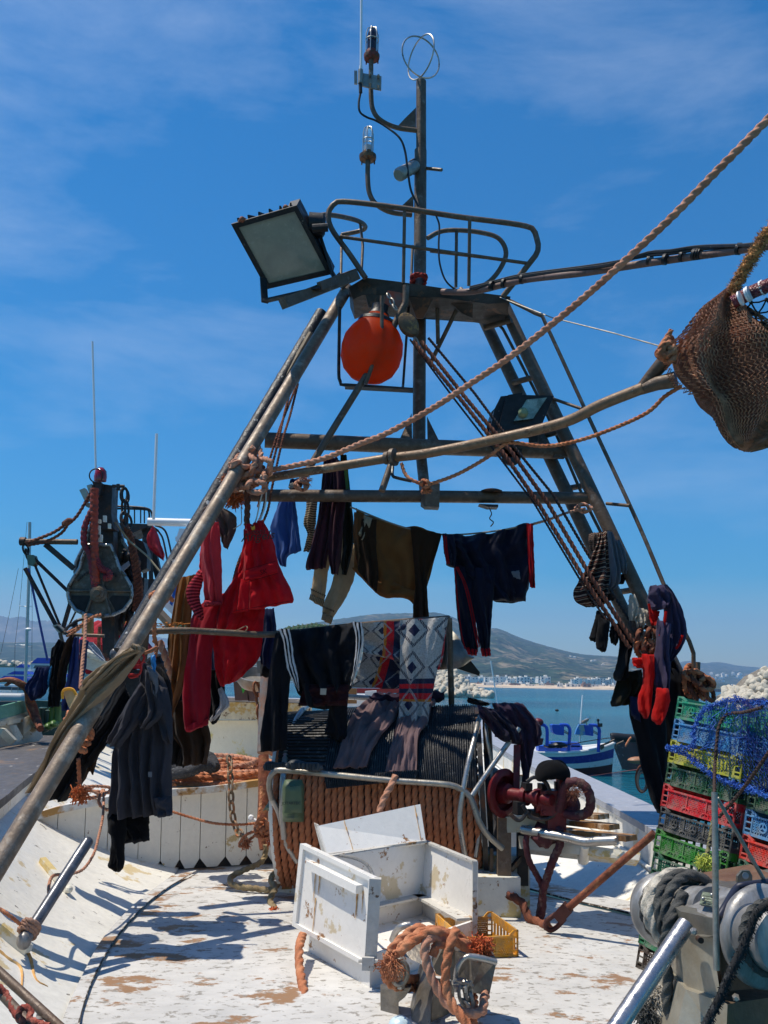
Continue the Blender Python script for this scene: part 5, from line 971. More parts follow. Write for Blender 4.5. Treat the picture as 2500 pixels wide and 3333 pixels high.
part('sock',F_SOCK,t,[dict(L=[(2138,2240),(2132,2290),(2120,2335),(2135,2358)],R=[(2176,2240),(2180,2280),(2165,2330),(2148,2358)],th=.09,k=1,amp=.012,nu=18,nv=26)],5.55)
part('toe',F_SOCK,t,[dict(L=[(2058,2142),(2062,2170)],R=[(2098,2140),(2100,2178)],th=.07,k=1.5,amp=.02,nu=12,nv=12)],5.65)
WET=fab('black_neoprene',(.007,.008,.012),rough=.7)
t=T('black_waders','long black and navy waders hanging down beside the crate stack','waders','clothes hung to dry')
part('leg',WET,t,[dict(L=[(2048,2260),(2052,2330),(2075,2420),(2095,2520),(2125,2620),(2142,2645)],R=[(2150,2260),(2165,2350),(2170,2450),(2172,2550),(2165,2620),(2154,2650)],th=.13,k=1.6,amp=.03,nu=26,nv=50)],5.85)
part('leg',WET,t,[dict(L=[(2120,2160),(2130,2300),(2150,2420),(2158,2520)],R=[(2215,2180),(2232,2280),(2215,2400),(2180,2530)],th=.13,k=1.6,amp=.03,nu=26,nv=50)],6.0)
part('seam',F_DNAVY,t,[dict(L=[(2050,2268),(2054,2330)],R=[(2075,2268),(2085,2350)],th=.06,k=1,amp=.01,nu=10)],5.78)
garment('black_coat',F_BLK,[dict(L=[(2100,2100),(2110,2200),(2110,2290)],R=[(2180,2120),(2232,2200),(2250,2290)],th=.12,k=3,amp=.04)],'black coat bundled on the foot of the ladder behind the red socks','coat',6.05)
t=T('rope_bundle','brown rope hitches heaped on a steel post just above the green crate','rope')
for k,(c,rx,ry,ti)in enumerate((((2245,2215),18,50,.0),((2262,2222),16,48,-.15),((2280,2230),14,50,-.35),((2298,2240),14,46,-.5),((2260,2200),34,14,.2),((2285,2215),38,16,.5),((2300,2225),24,20,.3))):loop(c,rx,ry,ti,.016,5.9-.02*k,k,ROPED if k%2 else ROPEO)
s=M();tb(s,[(2266,2290,6),(2272,2155,6)],.016);O('post',s,STEEL,t)
DW=T('rope_drum_winch','big drum winch wound with thick orange rope in a bent steel tube frame','drum winch')
A0=P(942,2618,6.12);A1=P(1562,2600,6.0);AX=(A1-A0);AL=AX.length;AX=AX.normalized()
DN=AX.orthogonal().normalized();DU=V((0,0,1));DU=(DU-AX*DU.dot(AX)).normalized();DF=DU.cross(AX).normalized()
if DF.y>0:DF=-DF
DR=.52
def dp(t,an,r):return A0+AX*(AL*t)+(DF*math.cos(an)+DU*math.sin(an))*r
ROPEW2=mat('drum_rope',(.42,.145,.065),.9,0,(.62,.24,.11),.3,5,var=.2,vsc=30,bump=.5,bsc=250,edge=.4)
s=M();nt_=31
for k in range(nt_):
 t0=(k+.5)/nt_
 s.rope([dp(t0+.004*nz(k*3.1,a*.2)+(a-18)/36/nt_*.7,rad(-110+a*7),DR+.004*nz(k,a*.3))for a in range(37)],AL/nt_*.53,n=11,smooth=False,step=.6,seed=k*.7,pitch=.16)
O('wound_rope',s,ROPEW2,DW,sharp=60)
s=M();s.lathe(A0+AX*.01,AX,[(0,DR-.03),(AL-.02,DR-.03)],40);O('core',s,DARKST,DW)
for t0,th_,mt in((-.012,.02,WPAINT),(1.0,.03,DARKST)):
 s=M();c=A0+AX*(AL*t0);s.lathe(c,AX,[(0,DR+(.06 if t0>.5 else .012)),(th_,DR+(.06 if t0>.5 else .012))],48);O('flange',s,mt,DW)
s=M();c=A1+AX*.04;s.lathe(c,AX,[(0,.30),(.03,.30),(.05,.2),(.16,.12)],32);O('hub',s,DARKST,DW)
for k in range(6):
 s=M();a=k*math.pi/3+.2;s.beam(c+(DF*math.cos(a)+DU*math.sin(a))*.1+AX*.03,c+(DF*math.cos(a)+DU*math.sin(a))*(DR+.04)+AX*.03,.05,.03);O('spoke',s,STEEL,DW)
def ch(pts,r,nm='guard_tube',mt=CHROME,n=12,parent=DW,k=50):
 s=M();s.tube(resample(PP(pts),k),r,n=n);return O(nm,s,mt,parent)
ch([(884,2600,5.55),(876,2560,5.5),(880,2530,5.48),(894,2513,5.46),(920,2507,5.45),(1091,2522,5.4),(1284,2541,5.35),(1440,2552,5.3),(1490,2563,5.3),(1530,2593,5.3),(1546,2635,5.3),(1560,2675,5.3),(1588,2718,5.32),(1636,2762,5.35)],.017,mt=DULL)
ch([(884,2600,5.55),(905,2640,5.58),(918,2690,5.6),(930,2745,5.62),(968,2806,5.65)],.016)
ch([(1000,2300,6.2),(980,2318,6.0),(953,2368,5.85),(933,2440,5.7),(925,2500,5.6),(920,2560,5.56),(918,2640,5.56),(925,2730,5.6)],.018)
ch([(1620,2300,6.1),(1588,2310,5.8),(1560,2340,5.6),(1545,2400,5.45),(1525,2480,5.35),(1508,2570,5.3),(1497,2650,5.3),(1502,2720,5.3),(1515,2790,5.35)],.015)
ch([(1690,2370,5.4),(1650,2425,5.38),(1590,2510,5.34),(1536,2590,5.3)],.015)
ch([(1580,2320,5.6),(1585,2400,5.5),(1600,2480,5.5)],.010)
ch([(1575,2640,5.5),(1560,2720,5.5),(1548,2790,5.5)],.012)
ch([(1560,2870,5.5),(1580,2890,5.5),(1610,2870,5.5),(1640,2790,5.5),(1650,2720,5.5)],.012)
s=M();s.slab([PZ(900,2905,DZ)+V((0,0,0)),PZ(962,2912,DZ),PZ(962,2875,DZ),PZ(905,2870,DZ)],(0,0,.05));O('base_plate',s,WPEEL,DW)
s=M();s.beam(P(945,2890,5.85),P(943,2700,5.85),.09,.07,V((0,1,0)));O('post',s,mat('varnished_wood_post',(.30,.15,.04),.5,0,(.08,.05,.03),.3,9,var=.2),DW)
s=M();fb=PZ(1640,2985,DZ);s.box((fb.x-.06,5.52,DZ+.10),(.30,.34,.22));s.box((fb.x+.02,5.75,DZ+.14),(.32,.3,.28));O('pedestal',s,WPEEL,DW,smooth=False)
s=M();s.beam(P(1640,2900,5.42),P(1640,2660,5.42),.075,.06,V((0,1,0)));s.beam(P(1598,2930,5.5),P(1600,2760,5.5),.02,.02,V((0,1,0)));O('post',s,STEEL,DW,sharp=25)
s=M();s.beam(P(1700,2880,5.6),P(1700,2660,5.6),.06,.06,V((0,1,0)));s.beam(P(1655,2840,5.5),P(1705,2780,5.6),.02,.03);O('post',s,DARKST,DW,sharp=25)
s=M();s.beam(P(1650,2684,5.4),P(1815,2676,5.3),.02,.085);s.beam(P(1812,2665,5.3),P(1846,2650,5.25),.05,.05);O('motor_bracket',s,DULL,DW,sharp=25)
REDP=mat('worn_red_paint',(.13,.006,.009),.42,.1,(.08,.02,.02),.25,14,var=.2,edge=.15)
HM_=T('hydraulic_motor','red hydraulic motor and flange on the right end of the rope drum','hydraulic motor')
s=M();c=P(1632,2580,5.4);ax=(P(1700,2590,5.3)-c);s.lathe(c,ax,[(0,.13),(.02,.135),(.03,.12),(.03,.095),(.0,.09)],32);O('flange_ring',s,REDP,HM_)
s=M();s.lathe(c,ax,[(.0,.06),(.05,.055),(.06,.035),(.15,.035),(.15,.05),(.18,.05),(.18,.035),(.23,.035),(.23,.048),(.27,.048),(.27,.03),(.34,.03)],20);O('shaft',s,REDP,HM_)
for x,y,w_,h_ in((1690,2630,.05,.07),(1715,2560,.04,.04),(1740,2650,.06,.05),(1765,2565,.03,.05),(1770,2640,.04,.08),(1835,2600,.05,.06),(1820,2560,.03,.05)):
 s=M();s.box(P(x,y,5.27),(w_,.06,h_),.3);O('valve_block',s,DARKST,HM_,smooth=False)
for pts in([(1700,2620),(1730,2660),(1780,2665),(1820,2640)],[(1715,2545),(1740,2530),(1775,2545),(1790,2575)],[(1660,2650),(1690,2670),(1720,2640)]):
 s=M();s.tube(resample(PP(pts,5.2),16),.011,n=8);O('pipe',s,DARKST,HM_)
s=M();b0=P(1795,2610,5.25);s.box(b0,(.14,.12,.13));s.box(b0+V((.05,0,.09)),(.03,.1,.08));s.box(b0+V((.02,-.01,-.1)),(.1,.08,.08));s.lathe(b0+V((-.07,0,0)),(-1,0,0),[(0,.06),(.02,.06)],12);O('motor_body',s,REDP,HM_,smooth=False)
for dx in(-.05,.05):
 for dz in(-.05,.05):
  s=M();s.lathe(b0+V((dx,-.06,dz)),(0,-1,0),[(0,.014),(.012,.014)],6);O('bolt',s,REDP,HM_)
s=M();s.beam(P(1683,2425,5.45),P(1680,2580,5.4),.035,.03,V((0,1,0)));O('lever',s,REDP,HM_,sharp=25)
s=M();c=P(1805,2520,5.2)
def bean(u,v):
 a=u*2*math.pi;t=v*math.pi*.62;r_=.088*math.sin(t)**.8;w=1+.06*nz(math.cos(a)*2,math.sin(a)*2,v*3)
 return c+V((math.cos(a)*r_*w*1.08-.012*v,math.sin(a)*r_*w*.9,.075*math.cos(t)*w+.01*math.sin(a*3)*v))
s.grid(bean,30,16,back=lambda u,v:c+(bean(u,v)-c)*.9);O('black_beanie',s,F_BLK,label='black woollen beanie left on the red hydraulic motor',cat='beanie')
HOSE=mat('maroon_wrapped_hose',(.07,.012,.018),.7,0,(.12,.06,.05),.4,12,var=.3,bump=.5)
t=T('hydraulic_hose','loop of maroon wrapped hydraulic hose beside the red motor','hose')
s=M();s.tube(resample(PP([(1820,2640,5.2),(1840,2560,5.15),(1872,2545,5.12),(1905,2560,5.1),(1922,2600,5.1),(1915,2640,5.12),(1880,2655,5.15),(1840,2648,5.2)]),50),.026,n=10,prof=lambda i,t:1+.08*math.sin(i*2.1));O('loop',s,HOSE,t)
s=M();s.tube(resample(PP([(1830,2620,5.22),(1850,2590,5.2),(1870,2620,5.2),(1860,2645,5.2)]),20),.034,n=9);O('coil',s,HOSE,t)
s=M();s.fuzz(P(1875,2575,5.1),.06,60,.0015,.05,4);O('loose_fibres',s,ROPED,t)
for k,pts in enumerate(([(1725,2690,5.3),(1712,2740,5.28),(1722,2800,5.28),(1748,2850,5.3),(1765,2890,5.3),(1758,2950,5.32),(1750,3000,5.34)],[(1800,2690,5.25),(1823,2705,5.2),(1822,2750,5.2),(1800,2800,5.22),(1780,2860,5.26),(1768,2900,5.28),(1765,2960,5.3),(1752,3005,5.33)])):
 s=M();s.tube(resample(PP(pts),50),.017 if k==0 else .022,n=9,prof=lambda i,t:1+.07*math.sin(i*1.9));O('hose_end',s,HOSE,t)
s=M();s.ball(P(1772,2720,5.25),(.07,.05,.06),12,3,.5,3);O('valve_block',s,HOSE,t)
def wrap(name,mt,L,R,r0,parent,th=.012,nu=30,nv=40,ridge=0,amp=.0,seed=0,edge=0,label=None,ra='u',nr=60):
 """sheet lying on the drum: L,R lists of (t along axis, angle deg)"""
 Lc=resample([(a,b_,0)for a,b_ in L],nv+1);Rc=resample([(a,b_,0)for a,b_ in R],nv+1)
 def fn(u,v,o=0):
  j=min(int(v*nv+.5),nv);q=Lc[j].lerp(Rc[j],u);w=(u if ra=='u' else v)
  rr_=r0+o+ridge*(1 if math.sin(w*nr*2*math.pi)>0 else 0)*(1 if o else 0)+amp*(nz(u*5+seed,v*5,seed)+.6*nz(u*12,v*9,seed)+.8*(.5-abs(nz(u*4+v*3,v*2,seed+3))))
  return dp(q.x,rad(q.y),rr_)
 s=M();s.grid(lambda u,v:fn(u,v,th),nu,nv,back=lambda u,v:fn(u,v,0));return O(name,s,mt,parent,label=label,sharp=30 if ridge else 70)
MATB=mat('black_ribbed_rubber',(.016,.016,.018),.5,0,(.16,.16,.16),.16,26,var=.3,bump=.3,edge=.15)
t=T('ribbed_mat','black rubber mat with horizontal ribs over the left end of the drum','mat','ribbed mats over the drum');wrap('sheet',MATB,[(.0,100),(.02,60),(.03,26)],[(.34,100),(.34,60),(.33,24)],DR+.035,t,ridge=.012,ra='v',nr=30,nv=240,nu=12)
t=T('ribbed_mat','black mat with vertical ribs over the middle of the drum under the mauve trousers','mat','ribbed mats over the drum');wrap('sheet',MATB,[(.28,100),(.28,50),(.26,24)],[(.72,100),(.70,50),(.70,17)],DR+.05,t,ridge=.010,ra='u',nr=38,nu=300,nv=40)
wrap('front_flap',MATB,[(.27,20),(.28,14)],[(.72,22),(.70,17)],DR+.10,t,ridge=.010,ra='u',nr=44,nu=300,nv=8)
t=T('ribbed_mat','black mat with vertical ribs over the right end of the drum','mat','ribbed mats over the drum');wrap('sheet',MATB,[(.66,110),(.66,50),(.68,18)],[(1.0,110),(1.0,50),(.99,12)],DR+.042,t,ridge=.010,ra='u',nr=30,nu=240,nv=40)
t=T('mauve_trousers','crumpled mauve trousers spread over the ribbed mats on the drum','trousers','clothes hung to dry')
wrap('leg',F_MAUVE,[(.46,96),(.38,60),(.34,38),(.31,25)],[(.64,96),(.60,60),(.52,42),(.47,25)],DR+.075,t,th=.02,amp=.035,nu=36,nv=44,seed=4)
wrap('leg',F_MAUVE,[(.66,96),(.62,60),(.60,46),(.56,22)],[(.80,90),(.77,60),(.72,42),(.71,22)],DR+.075,t,th=.02,amp=.035,nu=30,nv=44,seed=8)
wrap('waist',F_PURP,[(.48,100),(.45,84)],[(.84,104),(.84,86)],DR+.10,t,th=.03,amp=.04,nu=30,nv=10,seed=5)
t=T('purple_jacket','dark purple jacket slung over the right end of the rope drum','jacket','clothes hung to dry')
part('body',F_PURP,t,[dict(L=[(1555,2295),(1600,2310),(1640,2340),(1660,2400)],R=[(1560,2330),(1595,2370),(1630,2410),(1700,2425)],th=.08,k=2,amp=.03,axis='u',nu=16,nv=24),dict(L=[(1600,2288),(1615,2320),(1640,2370),(1660,2420)],R=[(1700,2288),(1735,2330),(1758,2370),(1750,2425)],th=.12,k=4,amp=.04,nu=36,nv=30),dict(L=[(1690,2370),(1688,2440),(1700,2520),(1690,2600)],R=[(1757,2365),(1742,2430),(1726,2500),(1712,2590)],th=.10,k=2,amp=.03,nv=34)],5.5)
part('strap',F_BLK,t,[dict(L=[(1520,2282),(1530,2290),(1580,2300)],R=[(1524,2268),(1560,2278),(1600,2290)],th=.05,k=1,amp=.015,axis='u',nu=8)],5.6)
part('sleeve',fab('dark_blue_purple',(.022,.018,.04)),t,[dict(L=[(1565,2300),(1600,2350),(1610,2400)],R=[(1620,2310),(1680,2370),(1700,2425)],th=.09,k=2.5,amp=.03,nu=24)],5.38)
rope('rope_tail',ROPEP,[(1288,2525,5.35),(1272,2560,5.32),(1250,2600,5.3),(1235,2645,5.28)],.021,'pale rope end hanging off the drum in front of the windings',n=13)
GB=mat('green_rubber',(.085,.12,.06),.42,0,(.09,.12,.075),.2,7,var=.08,bump=.05,edge=.4);SOLE=mat('black_rubber_sole',(.03,.035,.04),.55,0,var=.2)
def boot(x0,x1,yt,yb,d,lean,label):
 t=T('rubber_boot',label,'boot','green boots upside down on the drum rail');s=M()
 A=[(x0+(8 if k==0 else 0)+lean*k*.25,lin(yt,yb,k/6),d)for k in range(7)];B=[(x1-(6 if k==0 else 0)+lean*k*.18,lin(yt,yb,k/6),d)for k in range(7)]
 s.cloth(A,B,th=.13,k=.5,amp=.003,nu=20,nv=24,hem=.0,wr=.1);O('shaft',s,GB,t)
 s=M();s.cloth([(x0+10,yt+22,d-.08),(x0+6+lean*.3,yt+125*(yb-yt)/135-18,d-.08)],[(x1-10,yt+22,d-.08),(x1-6+lean*.3,yt+125*(yb-yt)/135-18,d-.08)],th=.02,k=.5,amp=.002,nu=10,nv=14,wr=.1);O('shin_panel',s,GB,t)
 for k in range(3):
  y=yb-22+k*5;s=M();tb(s,[(x0+16+lean*.8,y,d-.09),(x0+38+lean*.8,y+1,d-.09)],.0016,n=5);O('ridge',s,SOLE,t)
 return t
t1=boot(920,990,2538,2674,5.35,0,'front green rubber boot hanging upside down on the drum rail')
text('lettering','JOTARTEC',SOLE,t1,P(948,2615,5.255),.022,V((1,0,.03)),V((0,0,1)),.001)
s=M();s.cloth([(905,2560,5.7),(880,2600,5.7),(856,2638,5.7)],[(918,2550,5.7),(914,2600,5.7),(910,2630,5.7)],th=.12,k=.5,amp=.003,wr=.1)
t2=T('rubber_boot','rear green rubber boot leaning behind the left bend of the drum rail','boot','green boots upside down on the drum rail');O('shaft',s,GB,t2)
for tt,(xa,ya,xb,yb,d)in((t1,(930,2494,1050,2500,5.38)),(t2,(858,2500,935,2496,5.6))):
 s=M();a=P(xa,ya,d);b_=P(xb,yb,d)
 s.tube(resample([a,a.lerp(b_,.3)+V((0,0,.012)),a.lerp(b_,.65)+V((0,0,.004)),b_],24),.03,n=10,flat=.8,prof=lambda i,t:(.9+.12*math.sin(t*9))*min(1,.5+3*min(t,1-t)));O('sole',s,SOLE,tt)
 for k in range(9):
  s=M();q=a.lerp(b_,.08+.1*k)+V((0,-.024,.006));s.box(q,(.012,.012,.035),0.4*k);O('tread',s,SOLE,tt,smooth=False)
LK=T('deck_locker','open white steel deck locker with rust streaks standing on the worn deck','locker')
LP=mat('white_locker_paint',(.78,.75,.70),.35,0,(.30,.15,.06),.17,12,(.60,.50,.34),.30,3.5,var=.04,bump=.12,bsc=24,edge=.03)
LDM=mat('locker_grime',(.50,.48,.44),.6,0,(.12,.07,.04),.24,22,(.35,.2,.08),.2,8,var=.12,bump=.4,edge=.05)
RS=mat('rust_streak',(.45,.20,.05),.8,0,(.60,.42,.18),.4,30,var=.25,edge=.3)
c0=PZ(1203,3220,DZ);c1=PZ(985,3088,DZ);c2=PZ(1545,3090,DZ);c3=V((.26,5.3,DZ));UPV=V((0,0,1))
def wall4(a,b_,z0,z1,inn_,th=.018):return[a+UPV*z0,b_+UPV*z0,b_+UPV*z1,a+UPV*z1],inn_.normalized()*th
ctr=(c0+c1+c2+c3)/4
s=M()
for a,b_ in((c0,c1),(c1,c3),(c3,c2),(c2,c0)):
 n_=(ctr-(a+b_)/2);n_.z=0;p4,o4=wall4(a,b_,0,.13,n_);s.slab(p4,o4)
O('base',s,LP,LK,sharp=20)
s=M();p4,o4=wall4(c1,c3,.13,.40,ctr-(c1+c3)/2);s.slab(p4,o4);O('back_wall',s,LP,LK,sharp=20)
s=M()
def curved(u,v):
 q=c3.lerp(c2,u);z=.13+(.27*v)+.0;q=q+(ctr-q).normalized()*(.05*math.cos(u*math.pi/2)**3*(1-v));return V((q.x,q.y,DZ+z))
s.grid(curved,12,8,back=lambda u,v:curved(u,v)+V((.016,.004,0)));O('side_wall',s,LP,LK)
s=M();p4,o4=wall4(c0,c1,.13,.34,ctr-(c1+c0)/2);s.slab(p4,o4);O('side_wall',s,LP,LK,sharp=20)
s=M()
for a,b_,z in((c1,c3,.40),(c3,c2,.40)):s.beam(a+UPV*z,b_+UPV*z,.03,.012)
s.beam(c2+UPV*.0,c2+UPV*.405,.022,.03,V((0,1,0)));O('rim',s,LDM,LK,sharp=20)
s=M();ins=[p.lerp(ctr,.12)for p in(c1,c3,c2,c0)]
for a,b_ in((0,1),(1,2)):s.beam(ins[a]+UPV*.135,ins[b_]+UPV*.135,.09,.012)
O('floor_frame',s,LDM,LK,sharp=20)
s=M();s.slab([p+UPV*.02 for p in(c0.lerp(ctr,.06),c1.lerp(ctr,.06),c3.lerp(ctr,.06),c2.lerp(ctr,.06))],UPV*.01);O('floor',s,LP,LK)
d4=[P(984,2745,4.60),P(1222,2858,4.08),P(1205,3150,4.10),P(957,3012,4.62)]
dx_=(d4[1]-d4[0]).normalized();dn_=(d4[1]-d4[0]).cross(d4[3]-d4[0]).normalized()
if dn_.y>0:dn_=-dn_
dc=sum(d4,V((0,0,0)))/4
s=M();s.slab(d4,dn_*-.02);O('door',s,LP,LK,sharp=20);DOOR=bpy.data.objects[s and 'door']if 'door' in bpy.data.objects else None
in4=[dc+(p-dc)*k for p,k in zip(d4,(.84,.80,.84,.84))]
s=M()
for i in range(4):
 a,b_=d4[i],d4[(i+1)%4];s.slab([a,b_,b_.lerp(dc,.10),a.lerp(dc,.10)],dn_*.012)
o_=O('door_rim',s,LP,DOOR,sharp=20)
s=M();a=d4[0].lerp(d4[1],.16).lerp(d4[3].lerp(d4[2],.16),.14);b_=d4[0].lerp(d4[1],.86).lerp(d4[3].lerp(d4[2],.86),.14);dw=(d4[3]-d4[0]).normalized()
s.slab([a,b_,b_+dw*.035,a+dw*.035],dn_*.035);O('door_ledge',s,LP,DOOR,sharp=20)
s=M();s.beam(d4[1]+dn_*.0,d4[2]+dn_*.0,.05,.035,V((0,1,0)));O('hinge_post',s,LDM,DOOR,sharp=20)
def dq(u,v):return d4[0].lerp(d4[1],u).lerp(d4[3].lerp(d4[2],u),v)
def streak(m,fn,u0,v0,v1,w,seed=0):
 pts=[(lin(v0,v1,k/10))for k in range(11)];A=[];B=[]
 for k,v in enumerate(pts):
  ww=w*(1-.8*k/10)*(.7+.5*nz(k*.8,seed));A.append(fn(u0-ww+.004*nz(k,seed),v));B.append(fn(u0+ww+.004*nz(k,seed),v))
 m.add(A+B,[(k,k+1,k+12,k+11)for k in range(10)])
for u0,v0,v1,w in((.24,.2,.62,.012),(.30,.2,.5,.016),(.27,.55,.98,.012),(.80,.22,.55,.018),(.46,.2,.27,.01),(.87,.2,.46,.01)):
 s=M();streak(s,lambda u,v:dq(u,v)+dn_*.003,u0,v0,v1,w,u0);O('rust_streak',s,RS,DOOR,smooth=False,fix=False)
s=M();q=d4[1].lerp(d4[2],.93);s.box(q+V((-.01,-.03,0)),(.05,.02,.05));s.tube([q+V((-.05,-.03,.01)),q+V((.03,-.03,.01))],.008,n=8);O('hinge',s,LDM,DOOR,sharp=30)
s=M();s.tube(resample(PP([(1075,2783,4.95),(1110,2785,4.8),(1160,2795,4.5),(1195,2815,4.3),(1214,2850,4.15),(1214,2870,4.12)]),24),.008,n=8);O('stay_rod',s,CHROME,LK)
LD=T('locker_lid','loose white locker lid with a rust line leaning against the rope drum','lid')
l4=[P(1034,2688,5.05),P(1368,2617,5.3),P(1386,2738,5.2),P(1064,2782,4.95)];ln=(l4[1]-l4[0]).cross(l4[3]-l4[0]).normalized()
if ln.y>0:ln=-ln
s=M();s.slab(l4,ln*-.03);O('panel',s,LP,LD,sharp=20)
s=M();s.slab([P(1022,2680,5.1),P(1036,2686,5.05),P(1066,2782,4.95),P(1048,2778,5.0)],(0,.03,0));s.beam(l4[3],l4[2],.02,.012);O('edge_strip',s,LDM,LD,sharp=20)
def lq(u,v):return l4[0].lerp(l4[1],u).lerp(l4[3].lerp(l4[2],u),v)+ln*.003
for u0 in(.245,.94):
 s=M();s.tube([lq(u0+.012*v+.004*nz(v*9,u0),v)-ln*.001 for v in[k/20 for k in range(21)]],.0035,n=4,prof=lambda i,t:.4+abs(nz(i*.9,4))*2);O('rust_line',s,RS,LD)
rope('mooring_rope',ROPEO,[(985,3045,4.5),(975,3080,4.35),(975,3140,4.25),(982,3190,4.15),(990,3240,4.05),(988,3290,3.95),(990,3350,3.85),(992,3420,3.75)],.021,'thick orange rope snaking down the deck from behind the left of the locker',n=13)
def crate_mesh(L_,W_,H_,kind,seed=0):
 s=M();w=.006
 def bar(a,b_,r=w):s.frame(V((0,0,0)),V((1,0,0)),V((0,1,0)),V((0,0,1)),[min(a[i],b_[i])-r/2 for i in range(3)],[max(a[i],b_[i])+r/2 for i in range(3)])
 def side(face):
  def q(x0,z0,x1,z1,th=.006,o=0):
   vs=[face(x,z,o+dd)for dd in(0,th)for x,z in((x0,z0),(x1,z0),(x1,z1),(x0,z1))]
   s.add(vs,[(0,1,2,3),(7,6,5,4),(0,4,5,1),(1,5,6,2),(2,6,7,3),(3,7,4,0)])
  def seg(x0,z0,x1,z1,th=.0035,o=.003,wd=.0032):
   dx,dz=x1-x0,z1-z0;l_=math.hypot(dx*L_,dz)or 1;nx,nz_=-dz/l_*wd/L_,dx*L_/l_*wd
   vs=[face(x,z,o+dd)for dd in(0,th)for x,z in((x0+nx,z0+nz_),(x1+nx,z1+nz_),(x1-nx,z1-nz_),(x0-nx,z0-nz_))]
   s.add(vs,[(0,1,2,3),(7,6,5,4),(0,4,5,1),(2,6,7,3)])
  e=.085;z1=H_*.80;zb=.012
  q(0,0,1,zb);q(0,0,.02,H_);q(.98,0,1,H_);q(e,0,e+.014,z1);q(1-e-.014,0,1-e,z1)
  for k in range(1,4):q(.02,H_*k/4-.004,e,H_*k/4+.002);q(1-e,H_*k/4-.004,.98,H_*k/4+.002)
  q(0,H_-.008,.07,H_);q(.93,H_-.008,1,H_);seg(.07,H_-.004,.14,z1,.008,-.002,.005);seg(.93,H_-.004,.86,z1,.008,-.002,.005);q(e,z1-.008,1-e,z1,.012,-.004)
  seg(.07,H_-.018,.13,z1-.012,.006,0,.003)
  npn=3 if kind!='dia5' else 5;x0=e+.014;x1=1-e-.014
  for k in range(1,npn):xx=lin(x0,x1,k/npn);q(xx-.006,zb,xx+.006,z1-.006,.008,-.002)
  za,zc=zb,z1-.008
  if kind=='sq':
   n=27
   for k in range(n+1):xx=lin(x0,x1,k/n);seg(xx,za,xx,zc)
   for k in range(1,6):zz_=lin(za,zc,k/6);seg(x0,zz_,x1,zz_)
  else:
   n=22;hx=(x1-x0)/n*4
   for k in range(-4,n+1):
    for sg in(0,1):
     a0_=x0+(x1-x0)*k/n;a1_=a0_+hx;t0_=max(0,(x0-a0_)/hx);t1_=min(1,(x1-a0_)/hx)
     if t1_>t0_+.02:seg(a0_+hx*t0_,lin(za,zc,t0_ if sg else 1-t0_),a0_+hx*t1_,lin(za,zc,t1_ if sg else 1-t1_))
  if kind=='sq':
   for k in range(3):
    cx=lin(x0,x1,(k+.5)/3);cz=(za+zc)/2;rr_=.019
    for j in range(12):
     a,b_=2*math.pi*j/12,2*math.pi*(j+1)/12;seg(cx+math.cos(a)*rr_/L_,cz+math.sin(a)*rr_,cx+math.cos(b_)*rr_/L_,cz+math.sin(b_)*rr_,.006,-.004,.003)
    for j in range(3):a=math.pi/2+2*math.pi*j/3;seg(cx,cz,cx+math.cos(a)*rr_/L_,cz+math.sin(a)*rr_,.006,-.004,.003)
  for k in range(1,npn):
   cx=lin(x0,x1,(k)/npn)
   for j in range(6):
    a,b_=math.pi*j/6,math.pi*(j+1)/6;seg(cx+math.cos(a)*.022/L_,zb+math.sin(a)*.013,cx+math.cos(b_)*.022/L_,zb+math.sin(b_)*.013,.006,-.004,.0028)
 side(lambda x,z,o:V((x*L_,o,z)))
 side(lambda x,z,o:V((x*L_,W_-o,z)))
 e=.006
 for X in(0,L_-.008):
  for k in range(9):s.frame(V((X,W_*k/8,0)),V((1,0,0)),V((0,1,0)),V((0,0,1)),(0,-.006 if k else 0,0),(.008,.006 if k<8 else 0,H_*.8))
  s.frame(V((X,0,0)),V((1,0,0)),V((0,1,0)),V((0,0,1)),(0.001,0.001,H_*.66),(.009,W_-.001,H_*.98));s.frame(V((X,0,0)),V((1,0,0)),V((0,1,0)),V((0,0,1)),(.002,.001,0.001),(.007,W_-.001,H_*.2))
 s.frame(V((0,0,0)),V((1,0,0)),V((0,1,0)),V((0,0,1)),(.004,.012,.002),(L_-.004,W_-.012,.008))
 return s
CRM={}
def cmat(nm,c):
 if nm not in CRM:CRM[nm]=mat(nm+'_crate_plastic',c,.42,0,tuple(min(1,q*1.5+.03)for q in c),.2,9,(.34,.31,.26),.24,22,var=.12,bump=.05,edge=.4,tl=.3)
 return CRM[nm]
CME={}
def crate(o,X,Y,Z,size,kind,nm,col,label,group='stacked plastic fish crates'):
 key=(kind,size);
 if key not in CME:
  s=crate_mesh(*size,kind);me=bpy.data.meshes.new('fish_crate');me.from_pydata([tuple(v)for v in s.v],[],s.f);me.validate();me.materials.append(cmat(nm,col));CME[key]=me
 me=CME[key];ob=bpy.data.objects.new('fish_crate',me);COL.objects.link(ob);ob.material_slots[0].link='OBJECT';ob.material_slots[0].material=cmat(nm,col)
 ob.matrix_world=Matrix(((X.x,Y.x,Z.x,o.x),(X.y,Y.y,Z.y,o.y),(X.z,Y.z,Z.z,o.z),(0,0,0,1)));setp(ob,label,'crate',group,None);ob['_placed']=1;ROOTS.append(ob);return ob
YA,YB=4.5,4.08;NO=-.43
cX=P(2398,2618,YB)-P(2155,2545,YA);cL=cX.length;cX.normalize()
cZ=P(2207,2265,YA)-P(2115,2840,YA);cPitch=cZ.length/8;cZ.normalize();cY=cZ.cross(cX).normalized();cX=cY.cross(cZ).normalized()
top0=P(2207,2265,YA);SZ=(round(cL-.012,3),.38,round(cPitch*1.04,3))
